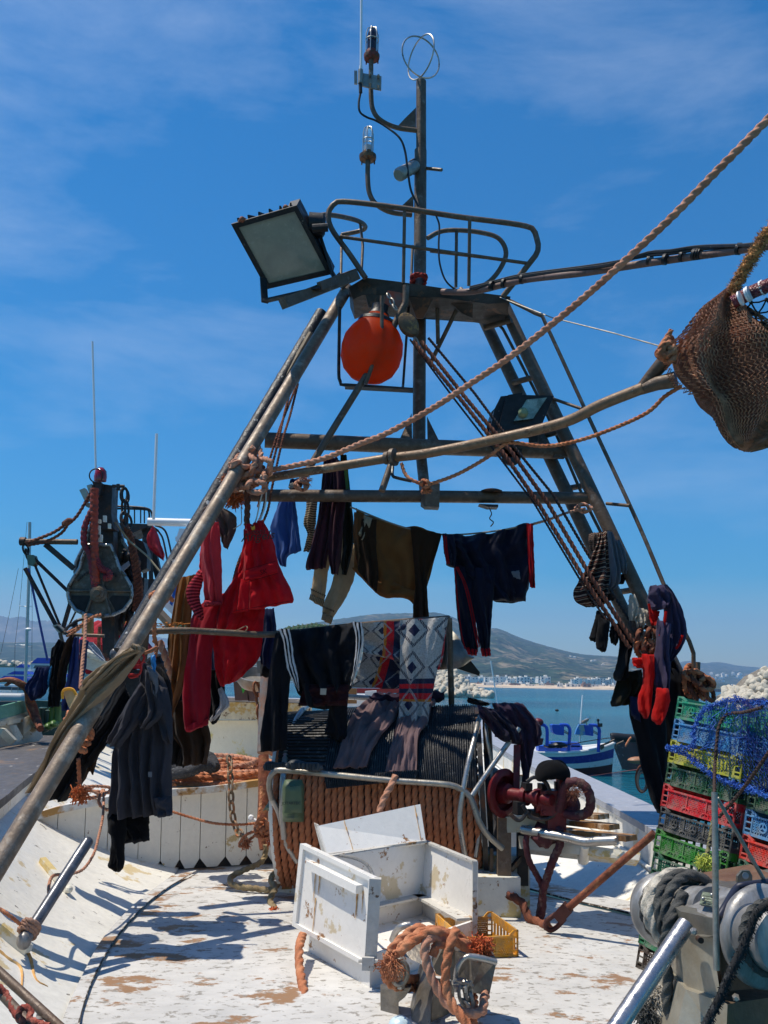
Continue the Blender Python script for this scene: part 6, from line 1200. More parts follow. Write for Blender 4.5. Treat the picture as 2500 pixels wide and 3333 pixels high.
cols=[('teal_green',(.015,.30,.17),'sq','topmost teal green crate half covered by the blue net'),('light_blue',(.05,.26,.55),'dia3','light blue crate second from the top of the left column'),('yellow_green',(.50,.50,.03),'dia3','yellow green crate third from the top of the left column'),('dark_green',(.010,.085,.035),'dia5','dark green crate just above the red one in the left column'),('red',(.62,.015,.025),'dia3','red crate in the middle of the left column'),('charcoal',(.045,.048,.052),'sq','charcoal crate with star emblems right under the red one'),('grass_green',(.025,.22,.02),'dia5','grass green crate under the charcoal one'),('bottle_green',(.008,.11,.055),'sq','bottle green crate with star emblems above the winch'),('bottle_green',(.008,.11,.055),'dia3','bottle green crate hidden mostly by the winch head, ninth from the top'),('light_blue',(.05,.26,.55),'sq','light blue crate tenth from the top behind the winch'),('emerald',(.006,.20,.085),'dia3','emerald crate lowest but one showing left of the winch ropes'),('dark_brown',(.045,.028,.022),'sq','dark brown crate at the bottom of the stack')]
for i,(nm,c_,kd,lb)in enumerate(cols):
 o_=top0-cZ*(cPitch*i+SZ[2])+cX*(.004*math.sin(i*3));crate(o_,cX,cY,cZ,SZ,kd,nm,c_,lb)
cols2=[('teal_green',(.015,.30,.17),'dia3','teal crate on top of the right column under the blue net'),('light_blue',(.05,.26,.55),'dia3','blue crate second from the top of the right column under the blue net'),('dark_green',(.010,.085,.035),'sq','dark green crate third from the top of the right column'),('dark_green',(.010,.085,.035),'dia5','dark green crate above the blue one in the right column'),('sky_blue',(.10,.30,.55),'sq','sky blue crate with star emblems at the right edge'),('orange_red',(.75,.04,.02),'dia3','orange red crate under the sky blue one at the right edge'),('bottle_green',(.008,.11,.055),'sq','bottle green crate under the orange red one at the right edge'),('bottle_green',(.008,.11,.055),'dia3','green crate low in the right column behind the winch')]
for i,(nm,c_,kd,lb)in enumerate(cols2):
 o_=top0+cX*(cL+.02)-cZ*(cPitch*(i)+SZ[2]+.01)+cY*.02;crate(o_,cX,cY,cZ,SZ,kd,nm,c_,lb)
crate(top0-cZ*(SZ[2]-.02)+cY*.42,cX,cY,cZ,SZ,'dia3','teal_green',(.015,.30,.17),'teal crate standing behind the topmost one under the blue net')
yX=(P(1690,3122,4.62)-P(1480,3150,4.55));yX.z=0;yX.normalize();yo=P(1688,3128,4.60);yo.z=DZ+.005
crate(yo-yX*.30,yX,V((-yX.y,yX.x,0)),V((0,0,1)),(.30,.36,.12),'dia3','yellow',(.80,.36,.012),'yellow plastic crate on the deck between the locker and the drum pedestal','crates on the deck')
BLN=mat('blue_net_twine',(.02,.075,.40),.6,0,(.05,.20,.62),.4,10,var=.2,bump=0,edge=.3)
t=T('blue_net','blue fishing net draped over the top of the crate stack','fishing net')
BL=resample([(2285,2302,4.76),(2268,2350,4.77),(2256,2400,4.78),(2252,2440,4.79),(2262,2490,4.79),(2300,2530,4.75)],60);BR=resample([(2460,2278,4.45),(2530,2320,4.3),(2540,2400,4.3),(2545,2480,4.3),(2550,2560,4.3),(2560,2640,4.3)],60)
def bnp(u,v):
 a=gi2(BL,v).lerp(gi2(BR,v),u);a.y+=6*math.sin(u*9+v*5)*(.3+v)if v>.7 else 0;p=P(a.x,a.y,a.z+NO);
 return p+V((.004*nz(u*30,v*30),-.03-.02*math.sin(u*13+v*7)-.02*nz(u*6,v*6),.006*nz(v*40,u*25)))
for q_,(nu_,nv_)in enumerate(((24,20),(30,24))):
 s=M();lattice(s,(lambda u,v:bnp(u,v))if q_==0 else(lambda u,v:bnp(lin(.45,1,u),v)+V((.01,-.015,.01))),nu_,nv_,.0016);O('net_mesh',s,BLN if q_==0 else mat('violet_blue_net',(.03,.045,.28),.6,var=.2),t,smooth=False,fix=False)
s=M();r7=random.Random(9)
bpath=resample([(2500,2285,4.4),(2440,2290,4.55),(2400,2275,4.6),(2345,2290,4.7),(2300,2305,4.75),(2275,2340,4.77),(2258,2385,4.78),(2256,2430,4.78),(2215,2432,4.85),(2172,2436,4.9),(2230,2455,4.85),(2275,2490,4.76),(2330,2530,4.68),(2400,2556,4.55),(2500,2590,4.35)],150)
for a in bpath:
 c=P(a.x,a.y,a.z-.05+NO)
 for _ in range(4):
  q=[c+V((r7.gauss(0,.008),r7.gauss(0,.008),r7.gauss(0,.008)))for _ in range(4)];s.tube(resample(q,8),.0016,n=3,cap=False)
O('gathered_edge',s,BLN,t,smooth=False,fix=False)
s=M()
for _ in range(70):
 u,v=r7.random(),r7.random()**1.5;c=bnp(u*.6,v*.6);q=[c+V((r7.gauss(0,.02),r7.gauss(0,.01)-.01,r7.gauss(0,.02)))for _ in range(3)];s.tube(q,.0014,n=3,cap=False)
O('loose_twine',s,BLN,t,smooth=False,fix=False)
BR_=mat('dark_brown_cord',(.05,.03,.025),.9,var=.3)
rope('tie_rope',BR_,[(2480,2302,3.87),(2420,2318,4.02),(2368,2325,4.17),(2340,2365,4.17),(2332,2430,4.15),(2327,2500,4.12),(2326,2590,3.87)],.008,'dark cord running over the blue net down to the steel upright',n=8)
rope('tie_rope',BR_,[(2520,2420,3.67),(2460,2510,3.77),(2400,2590,3.92),(2340,2660,4.02)],.008,'dark cord crossing the red crate diagonally',n=8)
rope('tie_rope',mat('speckled_cord',(.25,.22,.10),.9,0,(.06,.05,.04),.45,60,edge=.1),[(2322,2670,4.17),(2312,2730,4.15),(2300,2790,4.12),(2288,2840,4.07),(2278,2870,3.97)],.011,'speckled cord with a yellow tuft hanging on the crate stack',n=8)
s=M();s.fuzz(P(2296,2800,4.07),.03,140,.002,.05,3,.8);O('yellow_rope_tuft',s,mat('yellow_green_fibre',(.45,.50,.08),.8),label='frayed yellow green tuft on the speckled cord in front of the crates',cat='rope')
MW=T('mooring_winch','stainless mooring winch with two drums at the lower right corner','winch')
BR2=mat('brushed_aluminium',(.20,.19,.18),.42,.4,(.24,.23,.22),.35,5,(.5,.5,.5),.2,12,var=.12,vsc=60,bump=.12,bsc=50,edge=.4,stretch=(1,1,.25));BSH=mat('shaded_cast_steel',(.20,.19,.17),.42,.7,(.30,.27,.2),.3,4,var=.15,bump=.2,edge=.4);CREAM=mat('stained_cream_steel',(.40,.37,.30),.4,.45,(.26,.20,.12),.3,4,var=.1,bump=.1,edge=.4)
wa=P(2122,2958,3.52);wb=P(2300,2975,3.22);wx=wb-wa
s=M();s.lathe(wa,wx,[(.0,.001),(.004,.05),(.018,.09),(.045,.118),(.075,.126),(.10,.12),(.125,.10),(.15,.085),(.36,.085)],48);O('warping_head',s,BR2,MW,sharp=60)
GRP=T('winch_ropes','white and charcoal ropes wound side by side on the left winch drum','rope')
for k,(tt,r_,mt)in enumerate(((.118,.104,ROPEG),(.150,.112,ROPEW),(.185,.122,ROPEW),(.222,.122,ROPEG),(.258,.116,ROPEG))):
 s=M();a1=wx.orthogonal().normalized();a2=wx.normalized().cross(a1)
 s.rope([wa+wx.normalized()*(tt+.006*math.sin(q*2+k))+(a1*math.cos(q)+a2*math.sin(q))*(r_+.004*nz(q,k))for q in[i*math.pi/16 for i in range(34)]],.0185 if mt==ROPEG else .023,n=13,seed=k,step=.45);O('turn',s,mt,GRP,sharp=60)
s=M();s.rope(PP([(2225,2905,3.22),(2180,3000,3.17),(2162,3090,3.2),(2175,3180,3.2),(2170,3260,3.2),(2190,3340,3.2)]),.0185,n=13,step=.45);O('hanging_strand',s,ROPEG,GRP,sharp=60)
s=M();s.rope(PP([(2200,2950,3.2),(2172,3040,3.2),(2142,3120,3.25)]),.018,n=13,step=.45);O('hanging_strand',s,ROPEG,GRP,sharp=60)
s=M();s.rope(PP([(2150,3250,3.3),(2185,3275,3.28),(2160,3310,3.26),(2195,3345,3.25)]),.03,n=13,step=.45);O('hanging_strand',s,ROPEW,GRP,sharp=60)
s=M();s.fuzz(P(2130,3290,3.3),.05,420,.0018,.08,7,.9);O('frayed_end',s,ROPEG,GRP)
s=M();s.fuzz(P(2150,3235,3.3),.035,220,.0018,.06,8,.9);O('frayed_end',s,ROPEW,GRP)
t=T('black_tassel','black frayed rope tassel bound with white cord below the winch ropes','rope');s=M();s.rope(PP([(2188,3100,3.35),(2186,3160,3.35),(2184,3205,3.35)]),.015,n=9);O('strand',s,BLACK,t)
s=M();s.lathe(P(2184,3205,3.35),(0,0,1),[(-.012,.016),(.004,.017)],12);O('whipping',s,ROPEW,t);s=M()
for k in range(90):a=P(2184,3212,3.35);s.tube([a+V((.006*math.cos(k),.006*math.sin(k),0)),a+V((.018*math.cos(k)*(k%5)/4,.018*math.sin(k),-.055-.01*math.sin(k*3)))],.0016,n=3)
O('frayed_end',s,BLACK,t)
s=M();s.slab(PP([(2286,2869,3.35),(2391,2894,3.15),(2344,2972,2.98),(2323,2988,2.98),(2222,2964,3.15)]),(.02,.16,-.02));O('casing',s,BR2,MW,sharp=25)
s=M();s.slab(PP([(2286,2868,3.35),(2391,2893,3.15),(2560,2862,3.15),(2560,2822,3.5),(2345,2848,3.5)]),(0,.0,-.06));O('casing_top',s,BSH,MW,sharp=25)
s=M();s.slab(PP([(2286,2905,3.14),(2322,2911,3.07),(2322,2955,3.0),(2276,2944,3.07)]),(.0,-.006,.004));O('name_plate',s,mat('engraved_plate',(.16,.19,.13),.5,.3,(.30,.33,.24),.45,70,var=.2,edge=.1),MW)
for k in range(5):
 s=M();y=2915+k*8;tb(s,[(2288-k*1.5,y,3.06),(2316,y+5,3.0)],.0012,n=4);O('engraved_line',s,DARKST,MW)
for x,y in((2289,2925),(2317,2913)):
 s=M();s.ball(P(x,y,3.05),.006,8);O('screw',s,CHROME,MW)
s=M();s.tube(resample(PP([(2342,2985,2.97),(2365,2945,3.0),(2398,2892,3.08),(2425,2882,3.08),(2560,2866,3.1)]),30),.012,n=10);O('rim_tube',s,mat('dark_blue_rubber_trim',(.025,.027,.045),.35,.2,var=.1,bump=0),MW)
s=M();s.slab(PP([(2392,2900,3.2),(2560,2870,3.2),(2560,3260,3.2),(2362,3265,3.1),(2345,3150,3.1),(2345,2985,3.1)]),(0,.3,0));O('gear_case',s,mat('shaded_brown_case',(.15,.075,.045),.5,.3,(.25,.16,.10),.3,5,var=.15,edge=.4),MW,sharp=25)  # shade of the right-facing winch body is put into this brown
s=M();s.slab(PP([(2214,2966,3.12),(2323,2990,2.98),(2326,3046,2.98),(2300,3050,3.0),(2240,3042,3.1)]),(0,.12,0));O('bracket',s,BSH,MW,sharp=25)
s=M();s.slab(PP([(2222,3040,3.14),(2328,3052,3.0),(2332,3150,3.0),(2348,3258,3.0),(2240,3222,3.12),(2220,3110,3.14)]),(0,.2,0));O('stand',s,CREAM,MW,sharp=25)
s=M();s.slab(PP([(2232,3220,3.10),(2368,3270,2.94),(2362,3420,2.94),(2185,3420,3.1)]),(0,.25,0));O('foot',s,CREAM,MW,sharp=25)
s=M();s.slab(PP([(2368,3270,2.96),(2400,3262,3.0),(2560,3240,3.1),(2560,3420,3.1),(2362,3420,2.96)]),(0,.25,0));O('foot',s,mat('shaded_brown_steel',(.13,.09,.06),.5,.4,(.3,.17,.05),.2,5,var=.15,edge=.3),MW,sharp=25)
s=M();s.slab(PP([(2400,2874,3.2),(2401,2852,3.2),(2416,2834,3.2),(2440,2834,3.2),(2449,2850,3.2),(2449,2872,3.2)]),(0,.014,0));O('lifting_lug',s,BSH,MW,sharp=25)
s=M();s.lathe(P(2426,2850,3.195),(0,-1,0),[(0,.011),(.002,.011)],16);O('lug_hole',s,mat('sky_seen_hole',(.35,.36,.38),.3,.5),MW)
s=M();s.lathe(P(2280,3060,2.98),(0,-1,0),[(-.02,.009),(.006,.009)],12);O('bolt_hole',s,DARKST,MW)
for x,y in((2258,3030),(2395,3245)):
 s=M();s.lathe(P(x,y,2.98),(-.3,-1,0),[(-.0,.011),(.012,.011),(.02,.006)],6);O('bolt',s,CHROME,MW)
dc_=P(2480,3045,3.0);dax=V((.35,-1,.05))
s=M();s.lathe(dc_,dax,[(-.02,.14),(.0,.150),(.012,.150),(.03,.14),(.05,.09),(.06,.075),(.12,.075)],56);O('warping_head',s,BR2,MW,sharp=60)
hc=P(2530,3060,2.85);s=M();s.lathe(hc,dax,[(-.1,.085),(.0,.092),(.02,.088),(.03,.05),(.032,.001)],48);O('head_cap',s,BR2,MW)
t=T('black_rope','furry black rope looped round the right winch head and down out of the frame','rope');s=M()
a1=dax.orthogonal().normalized();a2=dax.normalized().cross(a1)
s.rope([hc-dax.normalized()*.03+(a1*math.cos(q)+a2*math.sin(q))*.098 for q in[i*math.pi/16 for i in range(33)]],.013,n=9,step=.5);O('turn',s,ROPEG,t,sharp=60)
s=M();q=resample(PP([(2560,2920,2.8),(2500,2945,2.8),(2462,2975,2.8),(2438,3030,2.8),(2415,3090,2.8),(2375,3170,2.8),(2342,3250,2.8),(2300,3330,2.8),(2260,3420,2.8)]),120)
s.tube(q,.012,n=10,prof=lambda i,t:1+.14*nz(i*1.7,3));
for a in q:
 for _ in range(7):d_=V((r7.uniform(-1,1),r7.uniform(-1,.4),r7.uniform(-1,1))).normalized();s.tube([a+d_*.010,a+d_*.018+V((0,0,-.003))],[.0015,.0008],n=3)
O('strand',s,mat('furry_black',(.012,.012,.013),.85,0,(.05,.05,.05),.3,60),t,sharp=60)
s=M();tb(s,[(2232,3010,3.05),(1990,3370,2.85)],.027,n=24);O('steel_handle_pole',s,mat('polished_tube',(.42,.41,.42),.27,.8,(.3,.3,.32),.2,30,var=.1,vsc=90,bump=.06,edge=.3),label='thick polished steel pole slanting down from the winch casing',cat='pole')
t=T('steel_stanchion','thin stainless upright with a diagonal strut in front of the crates','stanchion');s=M();tb(s,[(2326,2578,2.95),(2332,3158,2.9)],.0095,n=16);O('upright',s,DULL,t)
s=M();tb(s,[(2334,2598,2.96),(2492,2872,3.1)],.0062,n=12);O('strut',s,DULL,t)
FS=T('fairlead_stand','steel fairlead stand with hooded rollers and shackles at the bottom centre','fairlead')
FSM=mat('grimy_stainless',(.22,.20,.175),.38,.65,(.34,.27,.18),.25,6,(.12,.10,.08),.3,14,var=.15,bump=.2,edge=.3)
def sl(nm,pts,off,mt=FSM,parent=FS):s=M();s.slab(PP(pts),off);return O(nm,s,mt,parent,sharp=25)
sl('post',[(1385,3125,3.85),(1412,3232,3.7),(1406,3250,3.7),(1395,3420,3.6),(1318,3420,3.7),(1362,3220,3.8)],(0.0,.16,0))
sl('post_cheek',[(1412,3195,3.78),(1480,3205,3.9),(1475,3420,3.8),(1396,3420,3.7)],(0,.05,0))
sl('roller_hood',[(1312,3110,3.85),(1350,3060,3.95),(1395,3052,3.95),(1412,3070,3.9),(1385,3145,3.85)],(0,.10,0))
sl('roller_hood',[(1410,3150,3.8),(1446,3078,3.8),(1482,3092,3.8),(1480,3195,3.8),(1420,3170,3.8)],(0,.12,0))
sl('roller_hood',[(1482,3094,3.78),(1524,3108,3.74),(1532,3125,3.74),(1528,3232,3.74),(1480,3195,3.8)],(0,.14,0))
sl('guide_box',[(1530,3118,3.72),(1575,3118,3.66),(1617,3128,3.66),(1592,3242,3.66),(1528,3228,3.7)],(0,.14,0))
s=M();s.tube(resample(PP([(1484,3225,3.66),(1484,3170,3.64),(1500,3130,3.64),(1525,3113,3.64),(1560,3115,3.64)]),24),.010,n=10);O('guard_bar',s,CHROME,FS)
s=M();tb(s,[(1525,3113,3.64),(1570,3120,3.64),(1614,3132,3.66)],.012);O('guard_bar',s,CHROME,FS)
sl('angle_bracket',[(1238,3222,3.85),(1340,3214,3.8),(1318,3246,3.8),(1298,3262,3.8),(1295,3420,3.8),(1240,3420,3.85)],(0,.07,0))
s=M();tb(s,[(1302,3215,3.8),(1302,3120,3.8)],.012,n=10);s.lathe(P(1302,3216,3.8),(0,0,1),[(0,.02),(.02,.02),(.03,.014)],6);O('eye_bolt',s,CHROME,FS)
s=M();c=P(1300,3165,3.76);s.tube([c+V((math.cos(a)*.030,0,math.sin(a)*.042))for a in[i*math.pi/10 for i in range(21)]],.011,n=9,cap=False);s.ball(P(1303,3165,3.74),(.02,.02,.03),10);O('shackle',s,DULL,FS)
s=M();s.tube(resample(PP([(1277,3060,3.9),(1290,3030,3.85),(1310,3015,3.82),(1335,3010,3.82)]),14),.013,n=10);O('chrome_ring',s,CHROME,FS)
s=M();s.chain(PP([(1492,3200,3.62),(1520,3205,3.6)]),.02,.007);s.chain(PP([(1500,3215,3.6),(1510,3265,3.6),(1530,3300,3.6)]),.02,.007);s.chain(PP([(1524,3210,3.6),(1530,3280,3.6)]),.02,.007);s.tube(PP([(1478,3203,3.62),(1535,3198,3.58)]),.007);O('shackle_chain',s,DULL,FS)
t=T('rope_coil','thick orange rope coiled over the fairlead stand at the bottom centre','rope')
r8=.0185
COIL=[[(1385,3055,3.75),(1340,3045,3.72),(1290,3080,3.7),(1258,3130,3.72),(1252,3170,3.75),(1275,3205,3.78),(1320,3215,3.85),(1380,3215,3.95)],[(1380,3185,3.95),(1330,3188,3.85),(1280,3180,3.75),(1262,3140,3.7),(1275,3090,3.68),(1320,3045,3.68),(1360,3020,3.68),(1400,3035,3.7),(1470,3040,3.75),(1510,3060,3.8)],[(1290,3105,3.66),(1320,3070,3.64),(1370,3035,3.64),(1420,3028,3.66),(1460,3040,3.7)],[(1300,3100,3.62),(1345,3065,3.6),(1400,3035,3.6),(1450,3040,3.62),(1500,3075,3.68),(1530,3095,3.7)],[(1485,3028,3.62),(1470,3060,3.58),(1458,3110,3.56),(1450,3170,3.55),(1455,3230,3.54),(1480,3280,3.52),(1510,3320,3.5),(1545,3380,3.48)],[(1450,3060,3.62),(1410,3050,3.6),(1385,3075,3.58),(1385,3120,3.57),(1400,3170,3.56),(1430,3230,3.55),(1470,3280,3.54),(1530,3300,3.56),(1570,3290,3.58),(1575,3260,3.62),(1582,3230,3.68)],[(1410,3110,3.6),(1420,3080,3.6),(1460,3070,3.62),(1500,3070,3.68),(1550,3075,3.72)],[(1540,3235,3.75),(1545,3290,3.62),(1540,3340,3.56),(1530,3390,3.54)]]
for k,pts in enumerate(COIL):
 s=M();s.rope(PP(pts),r8,n=13,seed=k,step=.45);O('loop',s,ROPEO if k!=5 else ROPEP,t,sharp=60)
s=M();s.fuzz(P(1275,3130,3.64),.03,90,.002,.08,5,.9);O('frayed_strand',s,ROPEO,t);s=M();s.fuzz(P(1565,3078,3.7),.055,520,.0022,.03,3,.3);O('frayed_end',s,mat('frayed_orange_red',(.48,.10,.03),.9,var=.3),t)
s=M();s.ball(P(1302,3345,3.6),(.045,.045,.04),16);O('blue_white_ball_fender',s,mat('pale_blue_float',(.50,.62,.66),.4),label='pale blue float peeping at the bottom edge under the fairlead bracket',cat='float')
t=T('pipe_rail','polished steel pipe rail on the right bulwark in front of the wooden boards','rail')
s=M();s.tube(resample(PP([(1700,2700,5.3),(1780,2715,5.2),(1840,2725,5.15),(1900,2740,5.1),(1950,2738,5.05),(2010,2735,5.0)]),40),.024,n=16);O('tube',s,CHROME,t)
s=M();s.tube(PP([(1905,2750,5.1),(1900,2800,5.3)]),[.022,.028],n=12);s.slab(PP([(1880,2790,5.3),(1920,2790,5.3),(1910,2815,5.3),(1885,2812,5.3)]),(0,.02,0));O('bracket',s,WPAINT,t)
WOODM=mat('salted_wood_board',(.30,.15,.05),.7,0,(.62,.50,.38),.28,16,(.14,.07,.03),.3,5,var=.2,bump=.3,edge=.08,stretch=(.5,2,1))
for k,(a,b_,w_,lb)in enumerate((((1850,2650,5.6),(1965,2658,5.4),.10,'topmost short wooden board heaped behind the pipe rail'),((1855,2676,5.5),(2000,2692,5.25),.09,'second wooden board heaped behind the pipe rail'),((1830,2705,5.4),(2055,2728,5.05),.10,'longest wooden board reaching past the pipe rail end'),((1810,2700,5.6),(1940,2722,5.3),.14,'lowest wide wooden board lying under the other boards'))):
 s=M();s.beam(P(*a),P(*b_),w_,.028);O('wooden_board',s,WOODM,label=lb,cat='board',group='wooden boards on the right bulwark',smooth=False)
s=M();s.slab([P(1690,2720,5.5),P(2085,2775,4.95),P(2070,2800,5.2),P(1700,2760,5.7)],(0,0,-.03));s.slab([P(1690,2722,5.5),P(2085,2777,4.95),P(2080,2800,4.95),P(1690,2762,5.5)],(0,.02,0));O('bulwark_shelf',s,WPEEL,label='grey white shelf on the right bulwark carrying the wooden boards',cat='shelf',smooth=False)
t=T('red_pole','rusty red steel pole with a forked eye leaning from the deck to the crates','pole')
s=M();tb(s,[(2130,2712,4.75),(1842,2962,5.0)],.019,n=14);O('spar',s,RUST,t)
s=M();s.beam(P(1850,2952,5.0),P(1815,2990,5.02),.07,.06);s.tube(resample(PP([(1810,2975,5.02),(1782,2995,5.03),(1776,3015,5.04),(1792,3028,5.04),(1815,3015,5.04),(1838,2990,5.02)]),24),.013,n=10,cap=True);O('forked_eye',s,mat('dark_rust',(.07,.022,.018),.7,.2,var=.3),t)
rope('tie_rope',ROPED,[(1610,2900,5.45),(1660,2915,5.35),(1700,2940,5.3),(1720,2985,5.25),(1760,3005,5.2),(1785,3015,5.1)],.026,'dark red rope tied from the drum post to the forked pole',n=11)
t=T('rope_heap','heap of orange rope loosely coiled on the platform above the plank wall','rope')
for k in range(11):
 rr_=random.Random(k+50);pts=[];cx=rr_.uniform(600,800);w_=rr_.uniform(110,190);h_=rr_.uniform(8,26);y0=2480+k*6+rr_.uniform(-4,4)
 for i in range(15):a=2*math.pi*i/12+rr_.uniform(0,.2);x=cx+math.cos(a)*w_;pts.append((min(935,max(480,x)),y0+math.sin(a)*h_*1.0+6*nz(i,k),7.55-.055*k-.3*math.sin(a)))
 s=M();s.rope(PP(pts),.021,n=9,seed=k,step=.7);O('loop',s,ROPEO if k%3 else ROPEP,t,sharp=60)
for k in range(4):
 s=M();y=2530+k*10;s.rope(PP([(470,y+6,6.9),(600,y-2,6.85),(720,y+2,6.85),(830,y-14,6.9),(880,y-30,6.95)]),.02,n=9,seed=k,step=.7);O('loop',s,ROPEO,t,sharp=60)
s=M();s.tube(resample(PP([(880,2450,7),(920,2460,7),(938,2480,7),(900,2500,7)]),16),.02,n=8);O('loop',s,ROPEO,t)
t=T('thick_hawser','old charcoal grey hawser lying beside the orange rope heap','rope')
for k,pts in enumerate(([(490,2480,6.8),(540,2470,6.75),(560,2500,6.7),(600,2510,6.7),(660,2480,6.75)],[(490,2530,6.7),(560,2520,6.65),(620,2510,6.65),(660,2490,6.7),(690,2500,6.75)],[(560,2440,6.85),(600,2470,6.8),(590,2500,6.75)],[(620,2450,6.9),(680,2465,6.9),(700,2500,6.8)])):
 s=M();s.tube(resample(PP(pts),40),.042,n=12,prof=lambda i,t:1+.22*nz(i*.6,k));O('strand',s,mat('furry_grey_hawser',(.05,.05,.055),.95,0,(.12,.12,.12),.3,30,var=.3,bump=1,bsc=90),t)
t=T('orange_twine','thin orange rope strung from the left rail across the plank wall','rope')
for k,(pts,r_)in enumerate((([(245,2580,5.7),(290,2560,5.7),(360,2565,5.8),(330,2590,5.75),(260,2596,5.7),(280,2575,5.75),(350,2580,5.8),(385,2590,5.9)],.011),([(270,2560,5.7),(320,2585,5.7),(300,2598,5.7),(240,2600,5.65)],.011),([(335,2570,5.6),(322,2610,5.5),(345,2635,5.5),(370,2628,5.6)],.011),([(338,2570,5.6),(336,2650,5.3),(322,2720,5.1),(305,2780,4.95),(270,2830,4.8),(222,2846,4.7),(175,2850,4.55),(160,2880,4.4),(158,2920,4.3),(140,2980,4.2),(110,3010,4.15)],.0085),([(555,2640,6.0),(620,2660,6.0),(700,2680,6.0),(780,2684,6.1),(850,2678,6.2)],.0095),([(0,2958,4.0),(30,2980,4.0),(65,3008,4.05)],.009))):
 s=M();s.rope(PP(pts),r_,n=8,step=.8);O('strand',s,ROPEP if k<4 else ROPEO,t,sharp=60)
CHN=mat('rusty_chain',(.20,.15,.10),.6,.5,(.30,.12,.05),.4,30,var=.3);CHR=mat('orange_rust_chain',(.30,.11,.05),.8,.2,(.15,.08,.05),.4,30,var=.3)
s=M();s.chain(PP([(746,2462,6.6),(750,2530,6.5),(752,2600,6.45),(758,2660,6.45),(772,2705,6.4),(802,2728,6.3)]),.026,.0085);O('chain',s,CHN,label='rusty link chain hanging over the plank wall',cat='chain')
s=M();s.chain(PP([(832,2225,7.0),(842,2280,7.0),(850,2350,7.0),(856,2420,7.0),(860,2450,7.0)]),.034,.011);O('chain',s,CHR,label='orange rusted chain hanging beside the grey post behind the tracksuit',cat='chain')
s=M();s.tube(resample(PP([(872,2190,7.0),(866,2330,6.9),(862,2450,6.8)]),10),.055,n=16);O('rusty_post',s,mat('grey_rust_post',(.20,.18,.17),.6,.2,(.28,.12,.06),.4,6,var=.2,edge=.2),label='thick grey rust stained post behind the black tracksuit',cat='post')
s=M();s.tube(PP([(858,2460,6.4),(858,2600,6.3),(852,2700,6.25),(856,2765,6.2)]),[.036,.036,.034,.022],n=16);O('rusty_post',s,RUST,label='orange rusted post below the black tracksuit leg',cat='post')
t=T('rope_knot','knotted orange rope at the foot of the orange rusted post','rope')
for k,(c,rx,ry,ti)in enumerate((((862,2695),24,16,.1),((872,2705),20,22,.6),((850,2690),18,26,.3),((880,2712),26,12,.5),((860,2712),28,10,-.2))):loop(c,rx,ry,ti,.0125,6.05,k,ROPEO)
for pts in([(830,2705,6.1),(800,2718,6.1),(780,2745,6.1),(785,2755,6.1),(810,2735,6.1),(835,2715,6.1)],[(890,2715,6.0),(915,2712,5.9),(930,2690,5.9)],[(890,2722,6.0),(925,2722,5.9)],[(838,2680,6.1),(848,2620,6.15),(850,2560,6.2)]):s=M();s.rope(PP(pts),.0105,n=8);O('strand',s,ROPEO,t,sharp=60)
s=M();s.fuzz(P(800,2745,6.1),.03,80,.002,.05,2);O('frayed_strand',s,ROPEO,t);s=M();s.fuzz(P(885,2735,6.0),.03,60,.002,.05,6);O('frayed_end',s,mat('frayed_orange_red',(.48,.10,.03),.9,var=.3),t)
rope('tan_rope',ROPET,[(866,2750,6.15),(862,2785,6.15),(845,2810,6.1),(800,2830,6.0),(758,2850,5.98),(750,2870,5.9),(775,2885,5.85),(830,2892,5.82),(880,2895,5.8),(912,2870,5.8),(925,2850,5.8)],.020,'tan rope curving over the deck from the rusted post',n=11)
t=T('tan_rope_end','tan rope loop ending in a frayed orange tuft on the deck','rope')
s=M();s.rope(PP([(925,2838,5.85),(900,2840,5.8),(882,2862,5.75),(896,2890,5.65),(884,2915,5.6),(880,2935,5.55),(890,2950,5.5),(898,2962,5.45)]),.020,n=11);O('strand',s,ROPET,t,sharp=60)
s=M();s.fuzz(P(890,2968,5.42),.028,260,.003,.03,4,.3);O('frayed_end',s,mat('frayed_orange_red',(.48,.10,.03),.9,var=.3),t)
s=M();c=P(818,2662,6.3);s.lathe(c,(0,-1,.2),[(0,.02),(.012,.02),(.02,.012)],12);s.tube([c,c+V((.05,-.02,-.02))],.009);O('white_shackle_pin',s,WWHITE,label='small white shackle pin on the plank wall by the rope knot',cat='shackle')
t=T('bent_bollard','blue grey steel pipe bollard leaning on the left bulwark','bollard')
BOL=mat('dark_blue_steel',(.11,.115,.13),.3,.4,(.25,.25,.27),.2,20,var=.2,bump=.1,edge=.2)
s=M();q=resample(PP([(284,2742,4.42),(80,3060,4.05)]),20);s.tube(q,.0255,n=20);s.ball(q[0],.0255,16);O('pipe',s,BOL,t)
s=M();s.ball(P(78,3062,4.05),(.030,.03,.036),16);s.ball(P(45,3062,4.15),(.022,.03,.034),12);O('end_knob',s,BR2,t)
s=M()
for k in range(3):
 c=P(88+7*k,3036-12*k,4.08);ax=(q[0]-q[-1]).normalized();a1=ax.orthogonal().normalized();a2=ax.cross(a1);s.rope([c+(a1*math.cos(w)+a2*math.sin(w))*.036 for w in[i*math.pi/8 for i in range(18)]],.011,n=8,seed=k)
O('rope_wrap',s,mat('brown_wrap',(.30,.17,.12),.9,var=.2),t)
def flr(x,y,off=.0):
 best=None
 for j in range(81):
  for i in range(61):
   p=flare(i/60,(j//2)/40)if j%2==0 or j>79 else(flare(i/60,(j//2)/40)+flare(i/60,(j//2+1)/40))/2;d=p-CAM;dz=d.dot(F_);px=1250+FPX*d.dot(RT)/dz;py=1666.5-FPX*d.dot(UP)/dz;e=(px-x)**2+(py-y)**2
   if best is None or e<best[0]:best=(e,p)
 return best[1]+V((.02,-.02,.03))*off
